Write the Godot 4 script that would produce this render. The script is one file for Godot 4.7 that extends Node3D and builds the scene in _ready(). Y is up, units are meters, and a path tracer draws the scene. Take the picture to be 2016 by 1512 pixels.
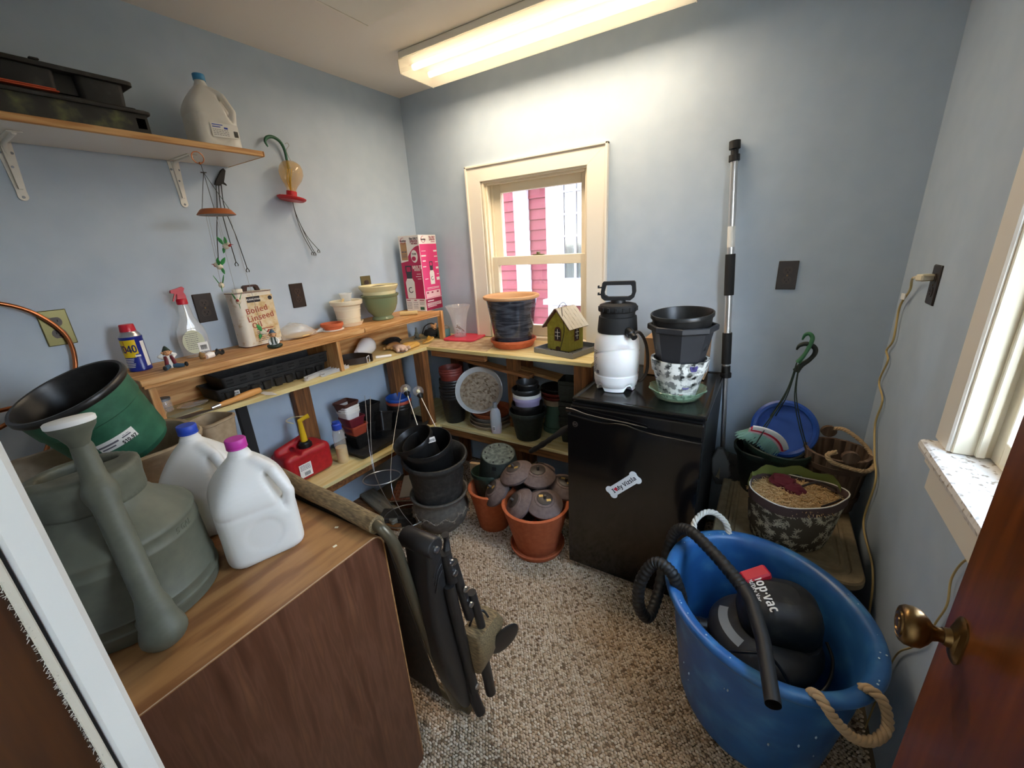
extends Node3D
# A small blue garden room: potting bench, fridge, tub, shelves. Metres, y up; wall_left is x = 0, wall_back is z = 0.

var taken := {}
var sg := 1
var rng := RandomNumberGenerator.new()
var M := {}
var bold: Font
var plain_font: Font

# ---------- small helpers ----------
func v3(x: float, y: float, z: float) -> Vector3:
	return Vector3(x, y, z)

func begin() -> SurfaceTool:
	var s := SurfaceTool.new()
	s.begin(Mesh.PRIMITIVE_TRIANGLES)
	return s

func at(x: float, y: float, z: float, ry := 0.0, rx := 0.0, rz := 0.0) -> Transform3D:
	return Transform3D(Basis.from_euler(Vector3(deg_to_rad(rx), deg_to_rad(ry), deg_to_rad(rz))), Vector3(x, y, z))

func pointing(o: Vector3, dir: Vector3, roll := 0.0) -> Transform3D:
	# y axis along dir
	var y := dir.normalized()
	var x := y.cross(Vector3.BACK if absf(y.z) < 0.9 else Vector3.RIGHT).normalized()
	var z := x.cross(y)
	return Transform3D(Basis(x, y, z).rotated(y, deg_to_rad(roll)), o)

func tri(s: SurfaceTool, a: Vector3, b: Vector3, c: Vector3, ua := Vector2.ZERO, ub := Vector2.ZERO, uc := Vector2.ZERO) -> void:
	if a.is_equal_approx(b) or b.is_equal_approx(c) or a.is_equal_approx(c):
		return
	s.set_uv(ua); s.add_vertex(a)
	s.set_uv(ub); s.add_vertex(b)
	s.set_uv(uc); s.add_vertex(c)

func tri_out(s: SurfaceTool, a: Vector3, b: Vector3, c: Vector3, middle: Vector3) -> void:
	# clockwise seen from outside
	if (c - a).cross(b - a).dot((a + b + c) / 3.0 - middle) < 0.0:
		tri(s, a, c, b)
	else:
		tri(s, a, b, c)

func bent(a: PackedVector3Array, b: PackedVector3Array, c: PackedVector3Array, limit: float) -> bool:
	var n := a.size()
	for q in 4:
		var i := n * q / 4
		var d := b[i] - a[i]
		var e := c[i] - b[i]
		if d.length() > 1e-7 and e.length() > 1e-7 and rad_to_deg(d.angle_to(e)) > limit:
			return true
	return false

func grid(s: SurfaceTool, rows: Array, closed := true, sharp := 38.0) -> void:
	# rows from bottom to top, points going round from x to z
	var n: int = rows[0].size()
	var m := n if closed else n - 1
	var run := PackedFloat32Array([0.0])
	for j in range(1, rows.size()):
		run.append(run[j - 1] + maxf(1e-6, rows[j][0].distance_to(rows[j - 1][0])))
	var total := run[run.size() - 1]
	sg += 1
	for j in rows.size() - 1:
		if j > 0 and bent(rows[j - 1], rows[j], rows[j + 1], sharp):
			sg += 1
		s.set_smooth_group(sg)
		var p: PackedVector3Array = rows[j]
		var q: PackedVector3Array = rows[j + 1]
		var v0 := 1.0 - run[j] / total
		var v1 := 1.0 - run[j + 1] / total
		for i in m:
			var k := (i + 1) % n
			var u0 := 1.0 - float(i) / m
			var u1 := 1.0 - float(i + 1) / m
			tri(s, p[i], p[k], q[k], Vector2(u0, v0), Vector2(u1, v0), Vector2(u1, v1))
			tri(s, p[i], q[k], q[i], Vector2(u0, v0), Vector2(u1, v1), Vector2(u0, v1))

func cap(s: SurfaceTool, ring: PackedVector3Array, up := true) -> void:
	var c := Vector3.ZERO
	for p in ring:
		c += p
	c /= ring.size()
	sg += 1
	s.set_smooth_group(sg)
	for i in ring.size():
		var k := (i + 1) % ring.size()
		if up:
			tri(s, ring[i], ring[k], c)
		else:
			tri(s, ring[k], ring[i], c)

func ring(r: float, y: float, seg: int, xf := Transform3D()) -> PackedVector3Array:
	var o := PackedVector3Array()
	for i in seg:
		var t := TAU * i / seg
		o.append(xf * Vector3(r * cos(t), y, r * sin(t)))
	return o

func lathe(s: SurfaceTool, prof: Array, seg := 32, xf := Transform3D(), sharp := 38.0) -> void:
	# prof: Vector2(radius, height), outside upwards
	var rows := []
	for p in prof:
		rows.append(ring(p.x, p.y, seg, xf))
	grid(s, rows, true, sharp)

func rrect(hx: float, hz: float, r: float, y: float, k := 4, xf := Transform3D()) -> PackedVector3Array:
	var o := PackedVector3Array()
	r = minf(r, minf(hx, hz) * 0.999)
	for c in 4:
		var cx := (hx - r) * (1 if c == 0 or c == 3 else -1)
		var cz := (hz - r) * (1 if c < 2 else -1)
		for i in k + 1:
			var t := (c + float(i) / k) * PI / 2
			o.append(xf * Vector3(cx + r * cos(t), y, cz + r * sin(t)))
	return o

func loft(s: SurfaceTool, rows: Array, bottom := true, top := true, sharp := 38.0) -> void:
	grid(s, rows, true, sharp)
	if bottom:
		cap(s, rows[0], false)
	if top:
		cap(s, rows[rows.size() - 1], true)

func spline(pts: Array, n := 8, closed := false) -> PackedVector3Array:
	var o := PackedVector3Array()
	var c := pts.size()
	for i in (c if closed else c - 1):
		var p0: Vector3 = pts[(i - 1 + c) % c] if closed or i > 0 else pts[0]
		var p1: Vector3 = pts[i]
		var p2: Vector3 = pts[(i + 1) % c]
		var p3: Vector3 = pts[(i + 2) % c] if closed or i + 2 < c else pts[c - 1]
		for k in n:
			o.append(p1.cubic_interpolate(p2, p0, p3, float(k) / n))
	if not closed:
		o.append(pts[c - 1])
	return o

func frames(p: PackedVector3Array, closed := false) -> Array:
	var out := []
	var n := p.size()
	var nn := Vector3.ZERO
	for i in n:
		var a: Vector3 = p[(i - 1 + n) % n] if closed or i > 0 else p[i]
		var b: Vector3 = p[(i + 1) % n] if closed or i < n - 1 else p[i]
		var t := (b - a).normalized()
		if i == 0:
			nn = t.cross(Vector3.UP if absf(t.y) < 0.9 else Vector3.RIGHT).normalized()
		else:
			nn = (nn - t * nn.dot(t)).normalized()
		out.append([t, nn, nn.cross(t)])
	return out

func tube(s: SurfaceTool, p: PackedVector3Array, r, seg := 8, closed := false, caps := true, flatten := 1.0) -> void:
	# r: a number or one radius for each point
	var f := frames(p, closed)
	var rows := []
	for i in p.size():
		var rr: float = r[i] if r is Array or r is PackedFloat32Array else r
		var row := PackedVector3Array()
		for k in seg:
			var t := TAU * k / seg
			row.append(p[i] + (f[i][1] * cos(t) + f[i][2] * sin(t) * flatten) * rr)
		rows.append(row)
	if closed:
		rows.append(rows[0])
	grid(s, rows, true, 60.0)
	if caps and not closed:
		cap(s, rows[0], false)
		cap(s, rows[rows.size() - 1], true)

func rope(s: SurfaceTool, p: PackedVector3Array, r: float, turns_per_metre := 28.0, strands := 3, closed := false) -> void:
	# laid rope: strands twisted round the line
	var f := frames(p, closed)
	var run := 0.0
	var lines := []
	for k in strands:
		lines.append(PackedVector3Array())
	for i in p.size():
		if i > 0:
			run += p[i].distance_to(p[i - 1])
		for k in strands:
			var t := TAU * (run * turns_per_metre + float(k) / strands)
			lines[k].append(p[i] + (f[i][1] * cos(t) + f[i][2] * sin(t)) * r * 0.5)
	for k in strands:
		tube(s, lines[k], r * 0.56, 6, false)

func box(s: SurfaceTool, size: Vector3, bevel := 0.0, xf := Transform3D()) -> void:
	# centred box with chamfered edges
	var h := size / 2.0
	s.set_smooth_group(-1)
	var mid := xf.origin
	if bevel <= 0.0:
		bevel = 0.00005
	var b := minf(bevel, minf(h.x, minf(h.y, h.z)) * 0.98)
	var pt := func(sx: int, sy: int, sz: int, a: int) -> Vector3:
		var q := Vector3(sx * (h.x - b), sy * (h.y - b), sz * (h.z - b))
		q[a] = [sx * h.x, sy * h.y, sz * h.z][a]
		return xf * q
	for a in 3:
		for sgn in [-1, 1]:
			var q := []
			for c in [[-1, -1], [1, -1], [1, 1], [-1, 1]]:
				var e := [0, 0, 0]
				e[a] = sgn; e[(a + 1) % 3] = c[0]; e[(a + 2) % 3] = c[1]
				q.append(pt.call(e[0], e[1], e[2], a))
			tri_out(s, q[0], q[1], q[2], mid); tri_out(s, q[0], q[2], q[3], mid)
	if bevel <= 0.0001:
		return
	for a in 3:
		var i := (a + 1) % 3
		var j := (a + 2) % 3
		for si in [-1, 1]:
			for sj in [-1, 1]:
				var q := []
				for c in [[-1, i], [1, i], [1, j], [-1, j]]:
					var e := [0, 0, 0]
					e[a] = c[0]; e[i] = si; e[j] = sj
					q.append(pt.call(e[0], e[1], e[2], c[1]))
				tri_out(s, q[0], q[1], q[2], mid); tri_out(s, q[0], q[2], q[3], mid)
	for sx in [-1, 1]:
		for sy in [-1, 1]:
			for sz in [-1, 1]:
				tri_out(s, pt.call(sx, sy, sz, 0), pt.call(sx, sy, sz, 1), pt.call(sx, sy, sz, 2), mid)

func block(s: SurfaceTool, a: Vector3, b: Vector3, bevel := 0.0) -> void:
	# box between two corners
	box(s, (b - a).abs(), bevel, Transform3D(Basis(), (a + b) / 2.0))

func prism(s: SurfaceTool, poly: PackedVector2Array, depth: float, xf := Transform3D(), smooth := false) -> void:
	# polygon in x, y pushed out along z from 0 to depth
	var p := poly
	if not Geometry2D.is_polygon_clockwise(p):
		p = p.duplicate()
		p.reverse()
	var n := p.size()
	s.set_smooth_group(-1)
	var idx := Geometry2D.triangulate_polygon(p)
	for k in range(0, idx.size(), 3):
		var q := [p[idx[k]], p[idx[k + 1]], p[idx[k + 2]]]
		var front := [xf * Vector3(q[0].x, q[0].y, depth), xf * Vector3(q[1].x, q[1].y, depth), xf * Vector3(q[2].x, q[2].y, depth)]
		var rear := [xf * Vector3(q[0].x, q[0].y, 0), xf * Vector3(q[1].x, q[1].y, 0), xf * Vector3(q[2].x, q[2].y, 0)]
		var zz := xf.basis.z.normalized()
		for t in [[front, zz], [rear, -zz]]:
			var w: Array = t[0]
			if (w[2] - w[0]).cross(w[1] - w[0]).dot(t[1]) < 0:
				tri(s, w[0], w[2], w[1], Vector2(q[0].x, q[0].y), Vector2(q[2].x, q[2].y), Vector2(q[1].x, q[1].y))
			else:
				tri(s, w[0], w[1], w[2], Vector2(q[0].x, q[0].y), Vector2(q[1].x, q[1].y), Vector2(q[2].x, q[2].y))
	if smooth:
		sg += 1
		s.set_smooth_group(sg)
	for i in n:
		var a := p[i]
		var b := p[(i + 1) % n]
		var a0 := xf * Vector3(a.x, a.y, 0)
		var b0 := xf * Vector3(b.x, b.y, 0)
		var a1 := xf * Vector3(a.x, a.y, depth)
		var b1 := xf * Vector3(b.x, b.y, depth)
		# outline runs clockwise seen from +z
		tri(s, a0, b1, b0); tri(s, a0, a1, b1)

func ball(s: SurfaceTool, c: Vector3, r: Vector3, seg := 16, xf := Transform3D()) -> void:
	var rows := []
	var m := maxi(4, seg / 2)
	for j in m + 1:
		var t := PI * j / m
		var row := PackedVector3Array()
		for i in seg:
			var u := TAU * i / seg
			row.append(xf * (c + Vector3(r.x * sin(t) * cos(u), -r.y * cos(t), r.z * sin(t) * sin(u))))
		rows.append(row)
	grid(s, rows, true, 179.0)

func mesh_of(s: SurfaceTool) -> ArrayMesh:
	s.generate_normals()
	s.index()
	return s.commit()

func put(s, called: String, m: Material, parent: Node, where := Transform3D()) -> MeshInstance3D:
	var o := MeshInstance3D.new()
	o.name = called
	o.mesh = mesh_of(s) if s is SurfaceTool else s
	o.material_override = m
	o.transform = where
	o.cast_shadow = GeometryInstance3D.SHADOW_CASTING_SETTING_ON
	parent.add_child(o, true)
	return o

func numbered(called: String) -> String:
	if not taken.has(called):
		taken[called] = 0
		return called
	taken[called] += 1
	return "%s_%03d" % [called, taken[called]]

func tag(o: Node, label: String, category: String, group := "") -> Node:
	o.set_meta("label", label)
	o.set_meta("category", category)
	if group:
		o.set_meta("group", group)
	return o

func thing(called: String, label: String, category: String, where := Transform3D(), group := "") -> Node3D:
	var o := Node3D.new()
	o.name = numbered(called)
	add_child(o)
	o.transform = where
	tag(o, label, category, group)
	return o

func one(s, called: String, label: String, category: String, m: Material, where := Transform3D(), group := "") -> MeshInstance3D:
	# a thing that is one mesh
	var o := put(s, numbered(called), m, self, where)
	tag(o, label, category, group)
	return o

func setting(called: String, label := "") -> Node3D:
	var o := Node3D.new()
	o.name = called
	add_child(o)
	o.set_meta("kind", "structure")
	if label:
		o.set_meta("label", label)
	return o

func again(o: Node3D, where: Transform3D, label: String, group := "") -> Node3D:
	var c: Node3D = o.duplicate()
	c.name = numbered(String(o.name).rstrip("0123456789").trim_suffix("_"))
	add_child(c)
	c.transform = where
	c.set_meta("label", label)
	if group:
		c.set_meta("group", group)
	return c

func letters(parent: Node, text: String, height: float, m: Material, where: Transform3D, round_r := 0.0, f: Font = null, squeeze := 1.0) -> void:
	# lettering in the x, y plane of `where`, facing +z; round_r wraps it round a cylinder whose axis is y
	var t := TextMesh.new()
	t.font = f if f else bold
	t.font_size = 64
	t.pixel_size = height / 46.0
	t.depth = 0.0006
	t.curve_step = 3.0
	t.text = text
	if round_r <= 0.0 and squeeze == 1.0:
		put(t, "lettering", m, parent, where)
		return
	var a := t.surface_get_arrays(0)
	var out := ArrayMesh.new()
	for n in t.get_surface_count():
		a = t.surface_get_arrays(n)
		var v: PackedVector3Array = a[Mesh.ARRAY_VERTEX]
		var nn: PackedVector3Array = a[Mesh.ARRAY_NORMAL]
		for i in v.size():
			var p := v[i]
			p.x *= squeeze
			if round_r > 0.0:
				var w := p.x / round_r
				var rot := Basis(Vector3.UP, w)
				nn[i] = rot * nn[i]
				p = rot * Vector3(0, p.y, round_r + p.z) - Vector3(0, 0, round_r)
			v[i] = p
		a[Mesh.ARRAY_VERTEX] = v
		a[Mesh.ARRAY_NORMAL] = nn
		a[Mesh.ARRAY_TANGENT] = null
		out.add_surface_from_arrays(Mesh.PRIMITIVE_TRIANGLES, a)
	put(out, "lettering", m, parent, where)

func patch(s: SurfaceTool, r: float, w: float, h: float, thick := 0.0005, xf := Transform3D(), n := 8, r_top := -1.0) -> void:
	# a label wrapped on a cylinder (axis y), its middle facing +z; r_top for a cone
	if r_top < 0.0:
		r_top = r
	var rows := []
	for j in 2:
		var rr := (r if j == 0 else r_top) + thick
		var row := PackedVector3Array()
		for i in n + 1:
			var t := PI / 2 + (w / r) * (0.5 - float(n - i) / n)
			row.append(xf * Vector3(rr * cos(t), h * (j - 0.5), rr * sin(t)))
		rows.append(row)
	grid(s, rows, false)

# distance fields meshed as surface nets
func nets(s: SurfaceTool, f: Callable, lo: Vector3, hi: Vector3, cell: float, xf := Transform3D()) -> void:
	var nx := int(ceil((hi.x - lo.x) / cell)) + 1
	var ny := int(ceil((hi.y - lo.y) / cell)) + 1
	var nz := int(ceil((hi.z - lo.z) / cell)) + 1
	var d := PackedFloat32Array()
	d.resize(nx * ny * nz)
	for k in nz:
		for j in ny:
			var i := 0
			while i < nx:
				var val: float = f.call(lo + Vector3(i, j, k) * cell)
				d[i + nx * (j + ny * k)] = val
				var skip := int(absf(val) / cell * 0.6) - 1
				var e := mini(nx - 1, i + maxi(0, skip))
				for q in range(i + 1, e + 1):
					d[q + nx * (j + ny * k)] = val
				i = e + 1
	var vert := {}
	var offs := [0, 1, nx, nx + 1, nx * ny, nx * ny + 1, nx * ny + nx, nx * ny + nx + 1]
	var corner := [Vector3(0, 0, 0), Vector3(1, 0, 0), Vector3(0, 1, 0), Vector3(1, 1, 0), Vector3(0, 0, 1), Vector3(1, 0, 1), Vector3(0, 1, 1), Vector3(1, 1, 1)]
	var edges := [[0, 1], [2, 3], [4, 5], [6, 7], [0, 2], [1, 3], [4, 6], [5, 7], [0, 4], [1, 5], [2, 6], [3, 7]]
	for k in nz - 1:
		for j in ny - 1:
			for i in nx - 1:
				var b := i + nx * (j + ny * k)
				var neg := 0
				for o in offs:
					if d[b + o] < 0.0:
						neg += 1
				if neg == 0 or neg == 8:
					continue
				var sum := Vector3.ZERO
				var cnt := 0
				for e in edges:
					var da := d[b + offs[e[0]]]
					var db := d[b + offs[e[1]]]
					if (da < 0.0) != (db < 0.0):
						var t := da / (da - db)
						sum += corner[e[0]].lerp(corner[e[1]], t)
						cnt += 1
				vert[b] = xf * (lo + (Vector3(i, j, k) + sum / cnt) * cell)
	sg += 1
	s.set_smooth_group(sg)
	var steps := [[1, nx, nx * ny], [nx, nx * ny, 1], [nx * ny, 1, nx]]
	for b in vert.keys():
		for a in 3:
			var st: Array = steps[a]
			var da := d[b]
			var db := d[b + st[0]]
			if (da < 0.0) == (db < 0.0):
				continue
			var p = vert.get(b)
			var q = vert.get(b - st[1])
			var r = vert.get(b - st[1] - st[2])
			var w = vert.get(b - st[2])
			if p == null or q == null or r == null or w == null:
				continue
			if da < 0.0:
				tri(s, p, w, r); tri(s, p, r, q)
			else:
				tri(s, p, r, w); tri(s, p, q, r)

func smin(a: float, b: float, k: float) -> float:
	var h := clampf(0.5 + 0.5 * (b - a) / k, 0.0, 1.0)
	return lerpf(b, a, h) - k * h * (1.0 - h)

func seg_d(p: Vector3, a: Vector3, b: Vector3, ra: float, rb: float) -> float:
	var ab := b - a
	var h := clampf((p - a).dot(ab) / ab.length_squared(), 0.0, 1.0)
	return (p - a - ab * h).length() - lerpf(ra, rb, h)

# ---------- materials ----------
func hex(c: String) -> Color:
	return Color(c)

func mat(c: String, rough := 0.6, metal := 0.0, more := {}) -> StandardMaterial3D:
	var m := StandardMaterial3D.new()
	m.albedo_color = Color(c)
	m.roughness = rough
	m.metallic = metal
	for k in more:
		m.set(k, more[k])
	return m

func noise(freq: float, a: String, b: String, sd := 1, octaves := 4, size := 256, mids := []) -> NoiseTexture2D:
	var n := FastNoiseLite.new()
	n.seed = sd
	n.noise_type = FastNoiseLite.TYPE_SIMPLEX_SMOOTH
	n.frequency = freq
	n.fractal_octaves = octaves
	var g := Gradient.new()
	g.set_color(0, Color(a))
	g.set_color(1, Color(b))
	for q in mids:
		g.add_point(q[0], Color(q[1]))
	var t := NoiseTexture2D.new()
	t.width = size
	t.height = size
	t.seamless = true
	t.noise = n
	t.color_ramp = g
	return t

func grained(tex: Texture2D, rough: float, scale: Vector3, more := {}) -> StandardMaterial3D:
	# a texture laid on by the object's own axes
	var m := StandardMaterial3D.new()
	m.albedo_texture = tex
	m.roughness = rough
	m.uv1_triplanar = true
	m.uv1_scale = scale
	for k in more:
		m.set(k, more[k])
	return m

func clear(c: String, alpha: float, rough := 0.05) -> StandardMaterial3D:
	var m := StandardMaterial3D.new()
	var q := Color(c)
	q.a = alpha
	m.albedo_color = q
	m.roughness = rough
	m.transparency = BaseMaterial3D.TRANSPARENCY_ALPHA
	return m

func materials() -> void:
	var sf := SystemFont.new()
	sf.font_names = PackedStringArray(["Droid Sans"])
	sf.font_weight = 700
	bold = sf
	var pf := SystemFont.new()
	pf.font_names = PackedStringArray(["Droid Sans"])
	plain_font = pf
	# building
	M.wall = grained(noise(0.02, "#b2c1d0", "#bbc8d5", 3, 3), 0.62, Vector3(1.3, 1.3, 1.3))
	M.ceiling = mat("#ece5db", 0.9)
	M.trim = mat("#f1e9da", 0.4)
	M.sash = mat("#efe3c8", 0.45)
	M.sill_paint = grained(noise(0.05, "#6d5844", "#f4f0ea", 9, 4, 256, [[0.27, "#b3a490"], [0.33, "#f0ebe3"]]), 0.45, Vector3(4, 4, 4))
	M.pane = clear("#ffffff", 0.06, 0.02)
	M.carpet_base = mat("#7b6a52", 0.95)
	# woods
	var oak := noise(0.012, "#a8703a", "#dcae74", 21, 4, 512, [[0.45, "#c48f55"], [0.55, "#d0a067"]])
	M.pine_z = grained(oak, 0.6, Vector3(6, 6, 0.5))
	M.pine_x = grained(oak, 0.6, Vector3(0.5, 6, 6))
	M.pine_y = grained(oak, 0.6, Vector3(6, 0.5, 6))
	var pale := noise(0.01, "#cbb06a", "#e8d9a6", 22, 4, 512, [[0.5, "#dcc88c"]])
	M.ply_z = grained(pale, 0.55, Vector3(5, 5, 0.6))
	M.ply_x = grained(pale, 0.55, Vector3(0.6, 5, 5))
	var dark := noise(0.012, "#5d3a1c", "#a06a38", 23, 4, 512, [[0.5, "#83532a"]])
	M.stud_y = grained(dark, 0.65, Vector3(7, 0.6, 7))
	M.stud_x = grained(dark, 0.65, Vector3(0.6, 7, 7))
	var lam := noise(0.011, "#4a2a19", "#7d5136", 24, 5, 512, [[0.35, "#5e3824"], [0.5, "#6b4430"], [0.62, "#5f3a26"]])
	M.laminate_y = grained(lam, 0.42, Vector3(4.5, 0.45, 4.5))
	var lamtop := noise(0.011, "#7d5230", "#b98a58", 25, 5, 512, [[0.4, "#94653d"], [0.55, "#a77849"]])
	M.laminate_top = grained(lamtop, 0.4, Vector3(3.0, 4.0, 0.5))
	var doorw := noise(0.01, "#5b2b0e", "#8a4a1d", 26, 5, 512, [[0.5, "#723a15"]])
	M.door = grained(doorw, 0.33, Vector3(5, 0.5, 5))
	M.bucket_wood = grained(noise(0.014, "#4c3a2c", "#8d7560", 27, 4, 256, [[0.5, "#6d5644"]]), 0.8, Vector3(9, 0.9, 9))
	M.handle_wood = mat("#d69a56", 0.4)
	M.cream_wood = mat("#d8b97f", 0.5)
	M.cardboard = mat("#b8916a", 0.9)
	M.paper_tan = grained(noise(0.02, "#a98a66", "#d6bd97", 28, 4), 0.9, Vector3(3, 3, 3))
	# plastics
	M.black = mat("#141414", 0.45)
	M.black_matte = mat("#1b1b1b", 0.75)
	M.pot_black = grained(noise(0.03, "#101010", "#2c2b29", 31, 5), 0.36, Vector3(4, 4, 4))
	M.pot_dusty = grained(noise(0.03, "#232220", "#5a564f", 32, 5, 256, [[0.6, "#35332f"]]), 0.6, Vector3(4, 4, 4))
	M.tray_black = grained(noise(0.025, "#171716", "#4a4844", 33, 5, 256, [[0.62, "#242322"]]), 0.6, Vector3(3, 3, 3))
	M.tray_mossy = grained(noise(0.02, "#252522", "#6d7347", 34, 4, 256, [[0.55, "#33322e"]]), 0.7, Vector3(2.5, 2.5, 2.5))
	M.pot_green_dark = grained(noise(0.03, "#122118", "#33483a", 35, 5), 0.5, Vector3(4, 4, 4))
	M.pot_green = grained(noise(0.03, "#22563f", "#3a7257", 36, 4, 256, [[0.5, "#2c6149"]]), 0.5, Vector3(3, 3, 3))
	M.white = mat("#efece4", 0.45)
	M.chalk = mat("#f6f4ee", 0.7)
	M.grey = mat("#7d7f80", 0.5)
	M.cream = mat("#ece0c2", 0.35)
	M.jug = clear("#efece4", 0.80, 0.36)
	M.blue_cap = mat("#2848b0", 0.45)
	M.pink_cap = mat("#c0399a", 0.45)
	M.sky_cap = mat("#3f8fc0", 0.45)
	M.red = mat("#c11c26", 0.4)
	M.red_can = grained(noise(0.03, "#a3141d", "#c02028", 37, 4), 0.42, Vector3(4, 4, 4))
	M.yellow = mat("#e2b81c", 0.45)
	M.terracotta = grained(noise(0.03, "#a8522c", "#c66c41", 38, 5), 0.8, Vector3(4, 4, 4))
	M.terracotta_bright = grained(noise(0.03, "#b5532a", "#cf6f45", 39, 4), 0.7, Vector3(4, 4, 4))
	M.brick_plastic = mat("#a8472f", 0.55)
	M.blue_plastic = mat("#1f4fa8", 0.4)
	M.can_olive = grained(noise(0.03, "#575a4c", "#696a5a", 40, 4), 0.55, Vector3(4, 4, 4))
	M.planter_tan = grained(noise(0.03, "#8d7a5f", "#ab977b", 41, 4), 0.6, Vector3(4, 4, 4))
	M.tub = grained(noise(0.012, "#28588f", "#5c97bd", 42, 4, 512, [[0.5, "#2e63a0"], [0.7, "#3b76ad"]]), 0.34, Vector3(1.2, 1.2, 1.2))
	M.bin_lid = grained(noise(0.03, "#7c6c50", "#9a896a", 43, 5), 0.6, Vector3(3, 3, 3))
	M.bin_body = mat("#56584c", 0.6)
	M.rope_white = mat("#e3dccd", 0.9)
	M.rope_tan = mat("#bfa27c", 0.9)
	M.solar = grained(noise(0.04, "#5b4c47", "#7b6963", 44, 5), 0.75, Vector3(5, 5, 5))
	M.solar_top = mat("#3c342f", 0.45)
	M.gold_label = mat("#b79a55", 0.4, 0.3)
	M.brown_plastic = mat("#2c2019", 0.35)
	M.outlet_face = mat("#3a2b23", 0.4)
	M.outlet_hole = mat("#0a0706", 0.8)
	M.brass_dark = mat("#6e6a44", 0.3, 0.6)
	# metals
	M.silver = mat("#c9cacb", 0.28, 1.0)
	M.alu = mat("#d9dadb", 0.3, 0.9)
	M.wire = mat("#9a9a98", 0.4, 0.8)
	M.wire_black = mat("#1d1d1f", 0.5, 0.2)
	M.copper = mat("#b8734a", 0.3, 1.0)
	M.copper_soft = mat("#b4683a", 0.4, 0.3)
	M.bronze = mat("#7a5f3a", 0.28, 0.9)
	M.enamel_white = mat("#e7e3d8", 0.4)
	M.galvanised = mat("#8d9196", 0.45, 0.6)
	# glass
	M.glass = clear("#ffffff", 0.12, 0.03)
	M.glass_green = clear("#9dc7a0", 0.35, 0.05)
	M.plastic_clear = clear("#f4f4ee", 0.22, 0.04)
	M.amber = clear("#e0ac1e", 0.38, 0.05)
	M.film = clear("#f4f2ea", 0.28, 0.2)
	# print
	M.ink = mat("#26242a", 0.7)
	M.ink_soft = mat("#6b6670", 0.8)
	M.ink_red = mat("#a13a34", 0.7)
	M.label_white = mat("#efeee8", 0.55)
	M.gloss_black = mat("#0c0b0b", 0.16, 0.0, {"clearcoat_enabled": true, "clearcoat": 0.4, "clearcoat_roughness": 0.08})
	M.fridge_side = mat("#0f0f0f", 0.4)

func holed(s: SurfaceTool, axis: int, lo: Vector3, hi: Vector3, a0: float, a1: float, y0: float, y1: float) -> void:
	# a wall slab from lo to hi with one opening; axis 0: the wall runs along x, 2: along z
	var p := lo
	var q := hi
	p[axis] = lo[axis]; q[axis] = a0; block(s, p, q)
	p = lo; q = hi
	p[axis] = a1; block(s, p, q)
	p = lo; q = hi
	p[axis] = a0; q[axis] = a1; p.y = y1; block(s, p, q)
	if y0 > lo.y + 0.001:
		p = lo; q = hi
		p[axis] = a0; q[axis] = a1; q.y = y0; block(s, p, q)

func stick(s: SurfaceTool, a: Vector3, b: Vector3, w: float, bevel := 0.001) -> void:
	# a bar of square section w between two points along an axis
	var d := (b - a).abs()
	box(s, Vector3(maxf(d.x, w), maxf(d.y, w), maxf(d.z, w)), bevel, Transform3D(Basis(), (a + b) / 2.0))

func part_block(parent: Node, called: String, m: Material, a: Vector3, b: Vector3, bevel := 0.0015) -> MeshInstance3D:
	var s := begin()
	box(s, (b - a).abs(), bevel)
	return put(s, called, m, parent, Transform3D(Basis(), (a + b) / 2.0))

func room() -> void:
	var s := begin()
	block(s, v3(-0.15, -0.08, -0.15), v3(2.56, -0.004, 2.2))
	var fl := put(s, "floor", M.carpet_base, self)
	fl.set_meta("kind", "structure")
	fl.set_meta("label", "beige flecked berber carpet covering the whole floor")
	carpet(fl)
	s = begin()
	block(s, v3(-0.15, 2.30, -0.15), v3(2.56, 2.4, 3.4))
	var ce := put(s, "ceiling", M.ceiling, self)
	ce.set_meta("kind", "structure")
	s = begin()
	block(s, v3(-0.15, 0, -0.15), v3(0, 2.30, 2.2))
	put(s, "wall_left", M.wall, self).set_meta("kind", "structure")
	s = begin()
	holed(s, 0, v3(0, 0, -0.13), v3(2.41, 2.30, 0), 0.555, 1.178, 0.90, 1.795)
	put(s, "wall_back", M.wall, self).set_meta("kind", "structure")
	s = begin()
	holed(s, 2, v3(2.41, 0, -0.13), v3(2.54, 2.30, 2.2), 0.825, 1.50, 0.905, 1.95)
	put(s, "wall_right", M.wall, self).set_meta("kind", "structure")
	s = begin()
	holed(s, 0, v3(0, 0, 2.115), v3(2.41, 2.30, 2.25), 1.465, 2.305, 0.0, 2.06)
	put(s, "wall_front", M.wall, self).set_meta("kind", "structure")
	# the passage behind the open door
	s = begin()
	block(s, v3(0.9, -0.08, 2.2), v3(2.9, -0.004, 3.4))
	put(s, "floor_passage", M.carpet_base, self).set_meta("kind", "structure")
	s = begin()
	block(s, v3(0.8, 0, 3.3), v3(3.0, 2.30, 3.4))
	block(s, v3(0.8, 0, 2.2), v3(0.9, 2.30, 3.3))
	block(s, v3(2.9, 0, 2.2), v3(3.0, 2.30, 3.3))
	put(s, "wall_passage", M.trim, self).set_meta("kind", "structure")
	# the storey above this room
	s = begin()
	block(s, v3(-0.15, 2.40, -0.13), v3(2.56, 7.5, 3.4))
	put(s, "wall_upper", M.siding, self).set_meta("kind", "structure")
	window_back()
	window_right()
	doorway()
	garden()

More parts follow.
